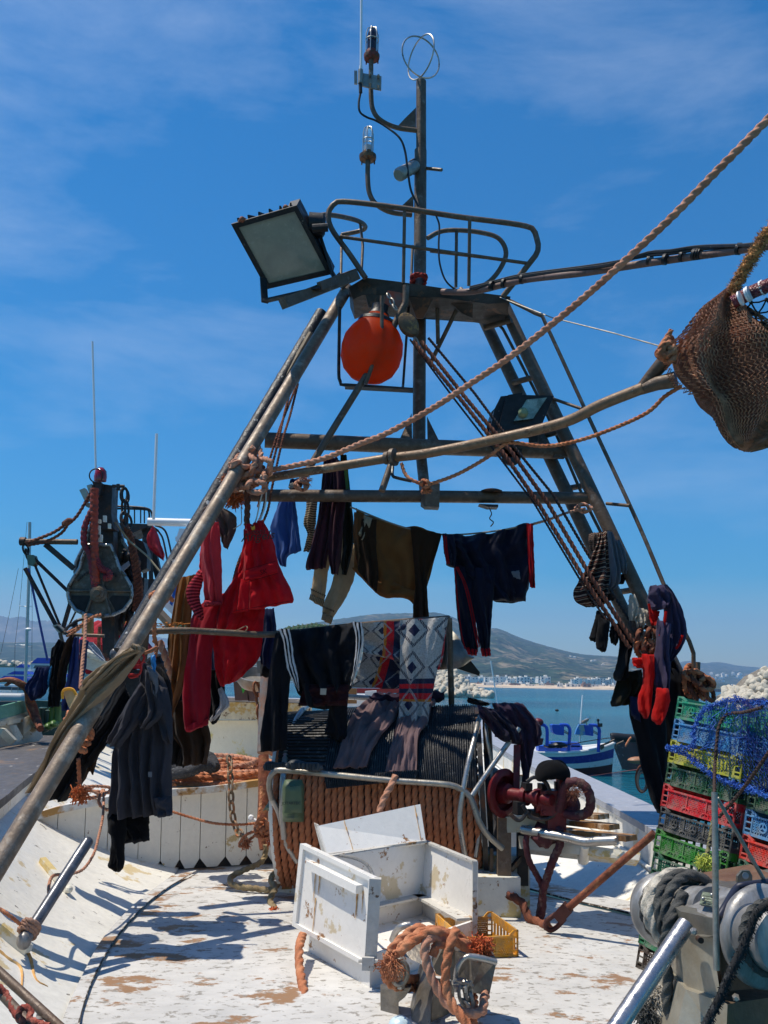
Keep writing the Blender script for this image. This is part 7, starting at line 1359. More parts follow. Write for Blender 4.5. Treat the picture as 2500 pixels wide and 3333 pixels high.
s=M();s.beam(flr(125,2815,.6),flr(222,2902,.6),.035,.03);s.ball(flr(218,2900,.8),.02,10);O('cleat_bar',s,WPEEL,t,sharp=25)
s=M();s.beam(flr(0,3030,.6),flr(84,3108,.6),.04,.04);s.ball(flr(80,3104,.8),.024,10);O('cleat_bar',s,WPEEL,t,sharp=25)
RST=mat('orange_rust_stain',(.50,.20,.03),.8,0,(.66,.48,.22),.45,16,var=.2,edge=.5)
for pts,r_ in(([(0,3060),(44,3094),(88,3124),(120,3172),(150,3222)],.010),([(0,3072),(34,3114),(64,3158),(88,3202)],.008)):
 s=M();s.tube(resample([flr(x,y,.02)for x,y in pts],24),[r_,r_*.9,.003],n=8,flat=.7,prof=lambda i,t:1+.35*nz(i*.9,2));O('rust_stain',s,RST,FB)
t=T('gangway_rail','pair of dark steel rail tubes crossing the lower left corner','rail')
for a,b_ in(((-60,3110,3.3),(230,3375,3.0)),((-60,3165,3.2),(150,3390,2.95))):s=M();tb(s,[a,b_],.0145,n=16);O('tube',s,STEEL,t)
s=M();tb(s,[(132,3290,3.15),(128,3330,3.05)],.012);O('stub',s,CHROME,t)
rope('red_rope',mat('brick_red_rope',(.30,.06,.04),.9,0,(.42,.12,.08),.4,20,bump=.5,bsc=200),[(-20,3200,3.1),(20,3235,3.1),(45,3290,3.05),(75,3330,3.0),(60,3300,3.0),(75,3278,3.0),(100,3290,3.0),(98,3315,2.98),(125,3330,2.97),(160,3340,2.96)],.0115,'brick red rope looped round the gangway rail tubes in the corner',n=9)
PB=T('power_block','big dark steel power block hauler hanging from the post of the neighbouring boat','power block')
PBM=mat('worn_power_block_steel',(.085,.075,.062),.5,.35,(.15,.10,.06),.3,6,(.22,.20,.17),.2,14,var=.2,bump=.3,edge=.2)
D=10.5
def shield(cx,cy,sx,sy,d):return[(cx+x*sx,cy+y*sy,d)for x,y in((-.36,-.98),(-.55,-.6),(-.62,-.3),(-.82,0),(-.97,.25),(-1,.5),(-.95,.72),(-.75,.98),(-.42,1.12),(0,1.18),(.42,1.12),(.75,.98),(.95,.72),(1,.5),(.97,.25),(.82,0),(.6,-.3),(.5,-.6),(.34,-.98))]
s=M();s.slab(PP(shield(325,1880,104,108,D)),(0,.06,0));O('front_cheek',s,PBM,PB,sharp=25)
s=M();s.slab(PP(shield(342,1800,98,120,D+.6)),(0,.06,0));O('rear_cheek',s,PBM,PB,sharp=25)
q=PP(shield(325,1880,104,108,D-.02));s=M();s.tube(q+[q[0]],.022,n=8);O('rim',s,mat('worn_bright_edge',(.30,.30,.31),.35,.7,(.1,.08,.06),.4,9),PB)
q=PP(shield(342,1800,98,120,D+.58));s=M();s.tube(q+[q[0]],.022,n=8);O('rim',s,bpy.data.materials['worn_bright_edge'],PB)
s=M();s.lathe(P(322,1930,D+.05),(0.05,1,.05),[(0,.28),(.1,.22),(.3,.18),(.5,.22),(.6,.3)],32);O('sheave',s,DARKST,PB)
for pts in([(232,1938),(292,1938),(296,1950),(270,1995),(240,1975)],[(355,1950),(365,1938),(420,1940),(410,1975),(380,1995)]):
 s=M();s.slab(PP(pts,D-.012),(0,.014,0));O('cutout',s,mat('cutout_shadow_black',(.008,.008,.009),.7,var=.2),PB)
s=M();tb(s,[(222,1922),(425,1924)],.014,D-.03);tb(s,[(300,1940),(278,2002)],.016,D-.03);tb(s,[(342,1940),(362,2002)],.016,D-.03);tb(s,[(336,1840),(336,1915)],.012,D-.03);O('rib',s,PBM,PB)
s=M();s.lathe(P(322,1932,D-.03),(0,-1,0),[(0,.10),(.02,.10),(.03,.075),(.05,.07),(.06,.04),(.09,.035)],24);O('hub',s,PBM,PB)
s=M()
for k in range(15):a=rad(150-k*7.5);s.box(P(322+math.cos(a)*78,1918-math.sin(a)*62,D-.015),(.018,.01,.03),0)
O('raised_lettering',s,DARKST,PB,smooth=False)
s=M();s.slab(PP([(307,1888,D-.12),(318,1888,D-.12),(318,1898,D-.12),(307,1898,D-.12)]),(0,.01,0));O('label_plate',s,WPAINT,PB)
for i,(x,y,w_,h_)in enumerate(((340,1688,5,10),(320,1730,5,20),(326,1752,6,12),(303,1755,5,12),(297,1782,4,7),(355,1712,4,8),(323,1696,4,6))):
 s=M();s.slab(PP([(x-w_,y-h_,D-.1),(x+w_,y-h_,D-.1),(x+w_,y+h_,D-.1),(x-w_,y+h_,D-.1)]),(0,.04,0));O('white_tag',s,WPEEL,PB)
s=M();s.slab(PP([(388,1848),(418,1826),(422,1838),(397,1862)],D+.4),(0,.03,0));O('guide_plate',s,CAPG,PB)
t=T('hauler_post','dark steel post top with a red lamp holding the power block','post')
s=M();s.slab(PP([(302,1570,D+.1),(366,1580,D+.1),(362,1670,D+.1),(368,1720,D+.1),(318,1720,D+.1),(310,1650,D+.1)]),(0,.25,0));s.slab(PP([(300,1568,D),(330,1570,D),(326,1610,D),(314,1614,D)]),(0,.1,0));s.slab(PP([(318,1700,D+.3),(368,1700,D+.3),(372,2150,D+.3),(335,2150,D+.3)]),(0,.2,0));O('column',s,DARKST,t,sharp=25)
s=M();s.lathe(P(326,1566,D),(0,0,1),[(0,.07),(.05,.075),(.12,.065),(.16,.03),(.165,.002)],20);O('red_lamp_dome',s,mat('red_lamp_glass',(.22,.006,.012),.15,0,var=.05,bump=0,coat=.5),t)
s=M();s.tube([P(313+22*math.cos(a),1548-22*math.sin(a),D-.1)for a in[i*math.pi/12 for i in range(25)]],.008,n=6,cap=False);O('wire_loop',s,WIRE,t)
for pts in([(258,1595),(275,1588),(290,1622),(276,1632)],[(282,1580),(298,1575),(300,1600),(290,1606)],[(278,1633),(300,1640),(296,1648),(279,1648)]):
 s=M();s.slab(PP(pts,D-.05),(0,.1,0));O('lamp_shade',s,DULL,t,sharp=25)
s=M();s.chain(PP([(405,1590,D+.1),(402,1640,D+.1),(405,1710,D+.1)]),.055,.016);s.tube(PP([(366,1582,D),(405,1583,D)]),.02);O('chain',s,DARKST,t)
s=M();s.chain(PP([(406,1592,D+.15),(413,1660,D+.15),(420,1720,D+.15)]),.055,.016);O('chain',s,DARKST,t)
s=M();tb(s,[(385,1576),(385,1596)],.022,D);O('shackle_pin',s,DARKST,t)
RH=mat('red_spiral_hose',(.20,.014,.02),.55,0,(.10,.03,.03),.3,18,var=.3,bump=.4);RH2=mat('orange_red_hose',(.32,.04,.015),.6,0,(.15,.04,.03),.3,18,var=.3,bump=.4)
for k,(pts,mt,r_)in enumerate((([(308,1590),(306,1700),(308,1800),(312,1880),(314,1900)],RH2,.046),([(305,1650),(290,1680),(275,1720),(274,1770),(290,1800),(300,1850),(308,1910)],RH,.036),([(312,1820),(330,1850),(352,1862),(355,1878),(338,1880)],RH,.04))):
 s=M();s.tube(resample(PP(pts,D-.15),60),r_,n=10,prof=lambda i,t:1+.10*math.sin(i*1.7));O('hydraulic_hose',s,mt,label=['orange red spiral wrapped hose running straight down the power block','dark red hose bowing out left of the power block','short dark red hose hooking into the power block hub'][k],cat='hose')
line('whip_antenna',WWHITE,[(301,1112,D),(313,1560,D)],.0125,'tallest white whip antenna standing on the power block post',n=8,cat='antenna',smooth=False)
line('whip_antenna',WWHITE,[(510,1412,11),(500,1690,11)],.018,'shorter white whip antenna beside the red pennant',n=8,cat='antenna',smooth=False)
t=T('side_boom','horizontal side boom with brace and block left of the power block','boom')
s=M();tb(s,[(68,1762),(252,1764)],.032,D);O('spar',s,STEEL,t)
s=M();s.beam(P(148,1772,D),P(240,1850,D),.04,.06);O('brace',s,DARKST,t)
s=M();s.lathe(P(72,1762,D),(1,0,0),[(-.02,.05),(.04,.05)],12);O('end_ring',s,DARKST,t)
s=M();s.chain(PP([(82,1780,D),(90,1812,D)]),.04,.012);O('chain',s,DARKST,t)
s=M();s.slab(PP([(87,1806,D-.05),(108,1806,D-.05),(116,1830,D-.05),(106,1842,D-.05),(90,1838,D-.05)]),(0,.12,0));O('green_block',s,mat('green_block',(.09,.15,.11),.5,0,(.2,.2,.18),.3,20),t)
for k,(a,b_,r_)in enumerate((((82,1850),(185,2040),.026),((112,1835),(195,2035),.016),((92,1850),(155,2150),.014),((105,1812),(222,1925),.022),((230,1960),(205,2045),.028),((252,1980),(218,2050),.012))):
 line('stay_wire',WIRE if k!=2 else mat('blue_rope_wire',(.03,.06,.25),.6),[(a[0],a[1],D),(b_[0],b_[1],D)],r_,['thick dark stay from the green block down to the rail','thin dark stay right of the thick one','blue stay reaching down to the yachts','pale stay from the green block to the power block','thick dark stay under the power block','thin dark stay under the power block'][k],cat='stay',smooth=False)
for k,(pts,r_)in enumerate((([(298,1600),(250,1680),(215,1705),(170,1735),(85,1768)],.022),([(225,1700),(200,1735),(150,1762),(90,1775)],.02))):rope('boom_rope',ROPED,pts,r_,['upper dark red rope from the post to the side boom','lower dark red rope lashed to the side boom'][k],d=D-.1,n=9,step=.9)
s=M()
for k in range(4):s.ball(P(214+4*k,1704-3*k,D-.12),(.05,.05,.035),8)
O('rope_knot',s,ROPED,label='dark red knot where the two side boom ropes meet',cat='rope')
t=T('radar_platform','wheelhouse top railing and platform of the neighbouring boat behind the power block','platform')
for pts,nm in(([(370,1647),(440,1650),(478,1655),(492,1665),(496,1690),(488,1705)],'rail'),([(368,1655),(470,1658),(485,1668),(485,1705)],'rail'),([(505,1710),(530,1720),(545,1745),(562,1820)],'ladder_rail'),([(508,1722),(520,1735),(532,1760),(548,1840)],'ladder_rail')):
 s=M();s.tube(resample(PP(pts,12.5),24),.014,n=6);O(nm,s,DARKST,t)
for x in(378,398,438,458,470):
 s=M();tb(s,[(x,1650),(x,1703)],.011,12.5,n=6);O('rail_post',s,DARKST,t)
s=M();s.slab(PP([(365,1701),(490,1706),(480,1716),(460,1722),(425,1738),(380,1738)],12.5),(0,.5,0));s.slab(PP([(458,1715),(488,1712),(520,1850),(535,1900),(510,1900)],12.6),(0,.1,0));O('deck_plate',s,DARKST,t,sharp=25)
s=M();s.slab(PP([(430,1885),(520,1885),(520,1920),(430,1920)],12.5),(0,.2,0));tb(s,[(488,1760),(492,1885)],.03,12.5);tb(s,[(470,1750),(472,1885)],.03,12.5);O('mast_frame',s,DARKST,t)
t=T('radar_scanner','white radar scanner bar on its pedestal left of the gantry leg','radar')
s=M();q=PP([(482,1698,12),(640,1702,12)]);s.tube([q[0],q[1]],.052,n=12);O('scanner_bar',s,WWHITE,t)
s=M();s.slab(PP([(584,1720),(618,1722),(615,1765),(572,1762),(570,1748),(576,1745)],11.9),(0,.2,0));s.slab(PP([(576,1766),(604,1768),(600,1786),(574,1784)],11.9),(0,.2,0));O('pedestal',s,WWHITE,t,sharp=25)
garment('red_pennant',fab('faded_red_pennant',(.52,.05,.075)),[dict(L=[(496,1712),(478,1748),(482,1780),(500,1800),(528,1822)],R=[(500,1714),(512,1738),(525,1775),(538,1808),(532,1825)],th=.04,k=1.6,amp=.05,nu=18,nv=24)],'faded red pennant tied to the shorter whip antenna','flag',11,group='flags')
t=T('net_gear','tangle of dark ropes and floats hanging behind the power block','fishing gear')
s=M();r9=random.Random(12)
for k in range(26):
 x=r9.uniform(400,455);y=r9.uniform(1730,1980);s.tube(resample(PP([(x,y,11),(x+r9.uniform(-25,25),y+40,11.1),(x+r9.uniform(-25,25),y+85,11),(x+r9.uniform(-20,20),y+125,11.1)]),14),r9.uniform(.012,.035),n=6)
O('dark_rope',s,DARKST,t)
s=M()
for k in range(5):s.rope(PP([(400+k*6,1690+10*k,10.9),(425+k*4,1790,10.9),(440+k*5,1900,10.9),(435+6*k,1990,10.9)]),.022,n=9,step=1)
O('brown_rope',s,ROPED,t)
s=M();s.slab(PP([(435,1750),(465,1762),(480,1800),(478,1850),(455,1860),(440,1820)],11.3),(0,.2,0));s.slab(PP([(425,1880),(470,1880),(465,1990),(440,1995),(425,1950)],11.3),(0,.2,0));O('fender_shape',s,DARKST,t)
s=M();s.ball(P(397,2005,11.5),(.065,.08,.14),12);O('yellow_float',s,YEL,t)
line('pale_hose',mat('pale_batten',(.3,.24,.15),.7),[(375,1700,10.7),(420,1760,10.7),(480,1810,10.6),(545,1890,10.5)],.012,'thin pale pole slanting from the power block down to the gantry leg',cat='pole',smooth=False)
line('wooden_pole',mat('brown_pole_wood',(.22,.16,.11),.7),[(510,1985,9),(600,2080,9)],.05,'short thick pole crossing behind the gantry leg above the drying rail',cat='pole',smooth=False)
quad('blue_striped_panel',WWHITE,None,[(535,1975,12),(560,1900,12),(580,1900,12),(560,2000,12)],.05);o_=bpy.data.objects['blue_striped_panel'];setp(o_,'white and blue board edge seen behind the gantry leg','board',None,None)
quad('blue_edge',mat('bright_blue_paint',(.02,.1,.4),.5),o_,[(552,1965,11.98),(572,1900,11.98),(580,1900,11.98),(560,1972,11.98)],.02)
NB=T('neighbour_boat','green and cream neighbouring fishing boat moored on the left','fishing boat')
GRN=mat('pale_green_peeling',(.16,.36,.25),.6,0,(.35,.26,.15),.18,3,(.5,.5,.4),.15,7,var=.12,bump=.3,edge=.06);CRM2=mat('cream_peeling_boards',(.62,.56,.43),.6,0,(.30,.17,.08),.18,6,(.45,.36,.22),.25,3,var=.1,bump=.3,edge=.06)
nd=10.5
s=M();s.slab(PP([(-60,2330,8.5),(0,2297,9),(60,2282,9.6),(100,2282,10),(110,2308,10),(60,2322,9.6),(0,2340,9),(-60,2360,8.5)]),(0,.1,0));O('gunwale',s,GRN,NB,sharp=25)
s=M();s.slab(PP([(-60,2362,8.45),(0,2342,8.95),(60,2324,9.55),(112,2310,9.95),(112,2322,9.95),(60,2334,9.55),(0,2352,8.95),(-60,2374,8.45)]),(0,.12,0));O('rubbing_strake',s,CRM2,NB,sharp=25)
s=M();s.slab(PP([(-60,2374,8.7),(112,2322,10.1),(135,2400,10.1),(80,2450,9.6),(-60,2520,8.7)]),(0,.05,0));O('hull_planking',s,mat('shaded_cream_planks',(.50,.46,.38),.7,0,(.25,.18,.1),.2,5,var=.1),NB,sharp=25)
for k,pts in enumerate(([(0,2348,8.9),(72,2336,9.4),(70,2350,9.4),(0,2364,8.9)],[(72,2340,9.5),(100,2326,9.8),(115,2330,9.8),(118,2350,9.8),(78,2390,9.5)],[(30,2362,9.1),(45,2360,9.1),(68,2400,9.2),(55,2415,9.1)],[(0,2370,8.8),(12,2372,8.8),(48,2408,8.9),(30,2425,8.9),(0,2395,8.8)],[(90,2375,9.7),(118,2362,9.8),(122,2372,9.8),(105,2385,9.8)])):
 s=M();s.slab(PP(pts),(0,.06,0));O('rib',s,CRM2,NB,sharp=25)
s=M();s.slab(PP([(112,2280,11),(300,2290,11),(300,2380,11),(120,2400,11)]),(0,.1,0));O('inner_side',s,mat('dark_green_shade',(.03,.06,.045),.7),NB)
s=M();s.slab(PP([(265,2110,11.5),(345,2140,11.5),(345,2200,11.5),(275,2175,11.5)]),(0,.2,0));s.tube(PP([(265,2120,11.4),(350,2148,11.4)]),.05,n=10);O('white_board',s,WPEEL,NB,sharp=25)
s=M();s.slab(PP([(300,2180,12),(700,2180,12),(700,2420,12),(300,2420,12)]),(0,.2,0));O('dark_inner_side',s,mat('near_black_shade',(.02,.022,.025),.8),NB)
s=M();q=resample(PP([(0,2215,9.5),(30,2212,9.5),(60,2222,9.5),(90,2245,9.6),(100,2290,9.7),(118,2340,9.6),(132,2372,9.4)]),30);s.tube(q,[.02,.035,.045,.055,.04,.035],n=10);s.slab(PP([(12,2230,9.5),(30,2215,9.5),(34,2222,9.5),(18,2234,9.5)]),(0,.05,0));O('rusty_anchor',s,RUST,label='rusty anchor stock hooked over the green boat edge',cat='anchor')
for k,(x,y)in enumerate(((138,2340),(155,2348),(170,2340),(186,2332))):
 mt=[mat('dark_green_boot',(.03,.07,.06),.35),mat('dark_green_boot',(.03,.07,.06),.35),mat('olive_green_boot',(.06,.14,.03),.35),mat('olive_green_boot',(.06,.14,.03),.35)][k]
 s=M();p=P(x,y,9.8);s.lathe(p+V((0,0,-.09)),(0,0,1),[(0,.05),(.03,.055),(.1,.04),(.2,.045),(.21,.03)],14);s.ball(p+V((.0,-.06,-.07)),(.045,.09,.04),10);O('rubber_boot',s,mt,label=['dark boot with a white rim, leftmost of the four on the neighbour deck','dark boot second from the left on the neighbour deck','olive boot third from the left on the neighbour deck','olive boot rightmost of the four on the neighbour deck'][k],cat='boot',group='boots on the neighbour boat')
nb=9.5
def g2(nm,mt,L,R,lb,cat,d=nb,k=2,amp=.05,th=.12):return garment(nm,mt,[dict(L=L,R=R,th=th,k=k,amp=amp)],lb,cat,d,group='clothes on the neighbouring boat')
g2('navy_overalls',F_DNAVY,[(120,2172),(108,2200),(84,2232),(88,2260),(102,2282)],[(162,2170),(160,2210),(152,2250),(128,2272)],'navy overalls over the anchor at the far left','overalls',k=3)
g2('black_shirt',F_BLK,[(190,2080),(175,2120),(166,2200),(160,2240),(156,2300)],[(212,2090),(204,2150),(195,2230),(188,2300)],'black shirt hanging on the neighbouring boat above the boots','shirt',k=3)
g2('black_trousers',F_BLK,[(178,2100),(166,2130),(160,2300)],[(200,2100),(200,2200),(198,2300)],'black trousers between the navy overalls and brown shirt','trousers',d=9.8)
g2('brown_shirt',F_DB,[(228,2068),(208,2110),(195,2200),(190,2240)],[(246,2066),(232,2120),(212,2200),(205,2252)],'dark brown shirt hanging next to the blue trousers on the neighbouring boat','shirt')
g2('blue_trousers',fab('royal_blue_cloth',(.02,.04,.16)),[(242,2074),(232,2120),(215,2220),(200,2310)],[(258,2074),(256,2140),(250,2220),(226,2318)],'royal blue trousers hanging beside the twisted rope on the left','trousers')
g2('navy_trousers',F_DNAVY,[(258,2080),(258,2150),(245,2240)],[(290,2086),(280,2160),(262,2250)],'navy trousers just left of the vertical pale rope','trousers',d=9.7)
g2('light_blue_towel',mat('light_blue_towel',(.08,.35,.60),.8),[(168,2165),(155,2200),(155,2235)],[(172,2165),(166,2200),(160,2236)],'thin strip of light blue towel beside the navy overalls','towel',k=1,amp=.02,th=.05)
rope('hanging_rope',ROPEP,[(279,2000,8.6),(276,2080,8.4),(268,2160,8.2),(262,2240,8.0)],.018,'pale twisted rope hanging straight down left of the khaki trousers',n=10)
t=T('cardboard_scoop','cream wooden scoop with yellow edge behind the khaki trousers','scoop');s=M();s.slab(PP([(205,2252),(212,2244),(235,2245),(248,2260),(225,2306)],8.8),(0,.06,0));O('blade',s,mat('cream_board',(.55,.38,.18),.6),t);s=M();s.tube(resample(PP([(204,2275),(204,2252),(214,2243),(236,2244),(249,2262)],8.77),16),.014,n=6);O('edge',s,YEL,t)
REDN=mat('red_net_heap',(.30,.008,.02),.9,0,(.45,.02,.04),.4,12,var=.3,bump=1,bsc=40,edge=.2)
s=M();s.ball(P(370,2115,12),(.42,.4,.36),24,3,.5,2);s.ball(P(330,2140,12),(.3,.3,.2),20,4,.5,5);O('red_net_heap',s,REDN,label='heap of crimson netting on the neighbouring boat behind the post',cat='net')
s=M();s.slab(PP([(278,2088),(300,2090),(322,2115),(340,2148),(320,2140),(290,2110)],10.2),(0,.04,0));s.slab(PP([(276,2100),(286,2098),(310,2125),(340,2150),(330,2150)],10.1),(0,.04,0));O('grey_white_cap',s,mat('grey_white_cloth',(.30,.32,.36),.8,0,(.7,.7,.7),.3,20),label='grey and white cap beside the crimson netting',cat='cap',smooth=False)
s=M();s.tube(resample(PP([(325,2040,10.3),(322,2100,10.3),(335,2135,10.3),(352,2148,10.3)]),16),.02,n=8);O('rusty_tube',s,RUST,label='bent rusty tube in front of the crimson netting',cat='tube')
s=M();s.ball(P(372,2128,10),(.05,.05,.06),10);O('glass_float',s,mat('grey_float',(.1,.1,.11),.3),label='small dark round float beside the neighbour post',cat='float')
s=M();s.chain(PP([(215,2055,10),(240,2035,10),(265,2028,10),(275,2020,10)]),.05,.018);O('chain',s,DARKST,label='heavy dark chain under the power block',cat='chain')
for k,pts in enumerate(([(215,2060,10),(250,2045,9.9),(300,2010,9.9),(330,2000,9.9)],[(218,2070,10),(245,2055,9.9),(290,2018,9.9)])):rope('lashing_rope',ROPEO,pts,.018,['upper','lower'][k]+' orange lashing rope under the power block',n=8)
s=M();tb(s,[(286,2000),(286,2062)],.07,11.2);O('yellow_mast',s,mat('ochre_mast',(.35,.22,.08),.6),label='short ochre mast stump directly under the power block',cat='mast')
t=T('floodlight','boxy deck floodlight at the rail end where the stays meet','floodlight');s=M();s.slab(PP([(170,2036,10),(185,2032,10),(208,2052,10),(205,2066,10),(190,2060,10)]),(0,.1,0));O('housing',s,DULL,t);s=M();s.slab(PP([(176,2040,9.98),(186,2037,9.98),(204,2054,9.98),(200,2060,9.98)]),(0,.02,0));O('pane',s,BLACK,t)
s=M();tb(s,[(195,2060),(215,2130)],.02,10);tb(s,[(232,2066),(340,2070)],.02,10.2);O('deck_rail',s,STEEL,label='dark rail bar under the deck floodlight of the neighbouring boat',cat='rail')
t=T('orange_net','orange and green net scraps caught behind the drying rail','net');s=M();r4=random.Random(8)
for _ in range(70):x=r4.uniform(515,590);y=r4.uniform(2028,2058);s.tube(resample(PP([(x,y,5.6),(x+r4.uniform(-20,20),y+r4.uniform(-10,8),5.6),(x+r4.uniform(-30,30),y+r4.uniform(-6,10),5.65)]),7),.0022,n=3)
O('strand',s,mat('orange_yellow_net',(.6,.2,.03),.7),t)
s=M()
for _ in range(30):x=r4.uniform(540,600);y=r4.uniform(2040,2060);s.tube(resample(PP([(x,y,5.6),(x+r4.uniform(-20,20),y+r4.uniform(-16,8),5.6),(x+r4.uniform(-30,30),y+r4.uniform(-6,10),5.65)]),7),.002,n=3)
O('strand',s,mat('teal_net',(.03,.25,.2),.7),t)
for k,pts in enumerate(([(520,2085,5.9),(535,2130,5.9),(555,2190,5.95),(562,2220,6)],[(500,2060,5.9),(510,2110,5.9),(500,2150,5.9)])):rope('thick_rope',ROPEP if k==0 else ROPEO,pts,.024 if k==0 else .013,['thick pale orange rope behind the drying rail left end','thin orange rope under the drying rail left end'][k],n=11)
s=M();s.tube(resample(PP([(500,2140,6.2),(515,2180,6.2),(522,2230,6.3)]),14),.055,n=12,prof=lambda i,t:1+.12*math.sin(i*2));O('black_corrugated_hose',s,BLACK,label='black corrugated hose beside the thick pale rope',cat='hose')
t=T('orange_rope_tie','orange cord knotted round the left leg and hanging to the drying rail','rope')
for k in range(5):loop((515+4*k,1942),26-2*k,14,.3*k,.012,5.2,k,ROPEO)
s=M();s.rope(PP([(505,1950,5.2),(504,2000,5.2),(502,2050,5.25),(503,2090,5.3)]),.014,n=9);O('strand',s,ROPEO,t);s=M();s.rope(PP([(520,1935,5.2),(545,1940,5.2),(562,1955,5.25)]),.014,n=9);O('strand',s,ROPEO,t)
t=T('green_net_heap','green netting piled behind the drying rail under the beige cuffs','net')
GN=mat('green_net_fill',(.012,.07,.03),.9,0,(.10,.18,.08),.35,30,var=.4,bump=1,bsc=60,edge=.1);s=M()
s.grid(lambda u,v:P(lin(890,1165,u),2075-(44*math.sin(math.pi*min(1,u*1.0+.02))**.6)*(1-v)+6*nz(u*9,v),7.4)+V((0,v*-.3,.01*nz(u*20,v*9))),40,12,back=lambda u,v:P(lin(890,1165,u),2075,7.8));O('netting',s,GN,t)
s=M();lattice(s,lambda u,v:P(lin(895,1160,u),2073-(45*math.sin(math.pi*min(1,u+.02))**.6)*(1-v)+6*nz(u*9,v),7.35)+V((0,v*-.32,.0)),18,5,.005);O('net_mesh',s,mat('pale_green_twine',(.25,.32,.22),.8),t,smooth=False,fix=False)
MT=mat('rusted_grey_plate',(.26,.25,.22),.5,.2,(.22,.09,.04),.14,7,(.42,.38,.30),.3,2.5,var=.08,bump=.1,edge=.08)
t=T('chafing_hood','grey rusted steel hood with a black flap behind the patterned blanket','hood');s=M()
A=resample(PP([(1447,2030,6.6),(1480,2060,6.5),(1515,2105,6.45),(1543,2140,6.45)]),16);B=resample(PP([(1420,2180,6.6),(1455,2178,6.5),(1500,2172,6.4),(1540,2145,6.4)]),16)
s.grid(lambda u,v:gi2(A,v).lerp(gi2(B,v),u)+V((0,-.06*math.sin(math.pi*u),0)),10,15,back=lambda u,v:gi2(A,v).lerp(gi2(B,v),u)+V((0,.3,0)));O('shell',s,MT,t)
s=M();s.slab(PP([(1440,2040,6.45),(1456,2050,6.45),(1430,2178,6.45),(1415,2178,6.45)]),(0,.2,0));O('side_plate',s,DARKST,t)
s=M();s.slab(PP([(1488,2176,6.6),(1532,2150,6.6),(1562,2188,6.6),(1560,2200,6.6)]),(0,.05,0));O('black_flap',s,BLACK,t)
s=M();s.tube(PP([(1446,2030,6.45),(1454,2034,6.45)]),.02);O('bolt',s,WWHITE,t)
t=T('white_chest','white chest and rails on the far side behind the rope drum','chest');s=M();s.slab(PP([(1130,2260,8.5),(1400,2262,8.5),(1400,2300,8.5),(1130,2300,8.5)]),(0,.8,0));O('body',s,WWHITE,t,smooth=False)
s=M();s.slab(PP([(1188,2250,8.4),(1225,2248,8.4),(1226,2268,8.4),(1188,2268,8.4)]),(0,.3,0));O('box',s,WWHITE,t)
s=M();tb(s,[(1100,2266),(1250,2276),(1400,2290)],.022,7.6);O('rail',s,CHROME,t)
s=M();s.beam(P(1146,2240,8),P(1146,2290,8),.08,.06,V((0,1,0)));O('wood_post',s,mat('orange_wood',(.4,.2,.08),.6),t)
s=M();s.slab(PP([(1130,2240,9),(1300,2242,9),(1300,2256,9),(1130,2256,9)]),(0,.3,0));O('red_boat_edge',s,REDP,t)
t=T('grey_bucket_lamp','shallow grey metal bowl behind the red jacket','bowl');s=M();c=P(832,2205,7.2);s.lathe(c,(.1,-.4,1),[(-.08,.02),(-.07,.11),(-.02,.15),(.03,.155),(.03,.14),(-.03,.1)],28);s.slab(PP([(835,2150),(860,2150),(862,2190),(838,2192)],7.2),(0,.04,0));O('bowl',s,DULL,t)
garment('wet_rags',F_BLK,[dict(L=[(860,2060),(850,2130),(845,2200)],R=[(905,2080),(905,2150),(900,2210)],th=.1,k=2,amp=.03)],'black rag between the red jacket and tracksuit behind the rail','rag',6.6)
s=M();s.slab(PP([(760,2220,8),(800,2215,8),(812,2280,8),(765,2280,8)]),(0,.05,0));s.slab(PP([(802,2215,8),(838,2220,8),(838,2282,8),(808,2282,8)]),(0,.05,0));O('brown_locker_door',s,mat('mauve_brown_paint',(.16,.09,.07),.6,0,(.4,.28,.12),.2,8),label='mauve brown hatch boards above the cream bulkhead',cat='hatch',smooth=False)
s=M();s.slab(PP([(786,2240,7.95),(797,2218,7.95),(796,2236,7.95),(802,2236,7.95),(790,2256,7.95)]),(0,.03,0));O('green_leaf_mark',s,mat('bright_green_paint',(.08,.5,.05),.6),label='small bright green flash mark above the cream bulkhead',cat='mark',smooth=False)
t=T('sailing_yacht','white sailing yacht with a tall bare mast at the left edge','yacht')
s=M();tb(s,[(97,1700,60),(95,1850,60),(90,2000,60),(82,2240,60)],.1,n=10);O('mast',s,mat('white_mast_metal',(.45,.45,.43),.4,.3),t)
for x0,x1,y in((64,105,1972),(50,104,2098)):s=M();tb(s,[(x0,y,60),((x0+x1)/2,y+2,60),(x1,y+1,60)],.022,n=6);O('spreader',s,WWHITE,t)
s=M();s.ball(P(93,2048,59.6),(.2,.2,.1),10);O('radar_dome',s,WWHITE,t)
for k,pts in enumerate(([(88,1700),(64,1974),(49,2098),(48,2200)],[(92,1700),(105,1974),(104,2100),(104,2180)],[(60,1850),(30,2000),(2,2130)])):s=M();tb(s,pts,.012,60,n=5);O('shroud',s,WIRE,t)
BLC=mat('royal_blue_canvas',(.01,.06,.45),.7,var=.1)
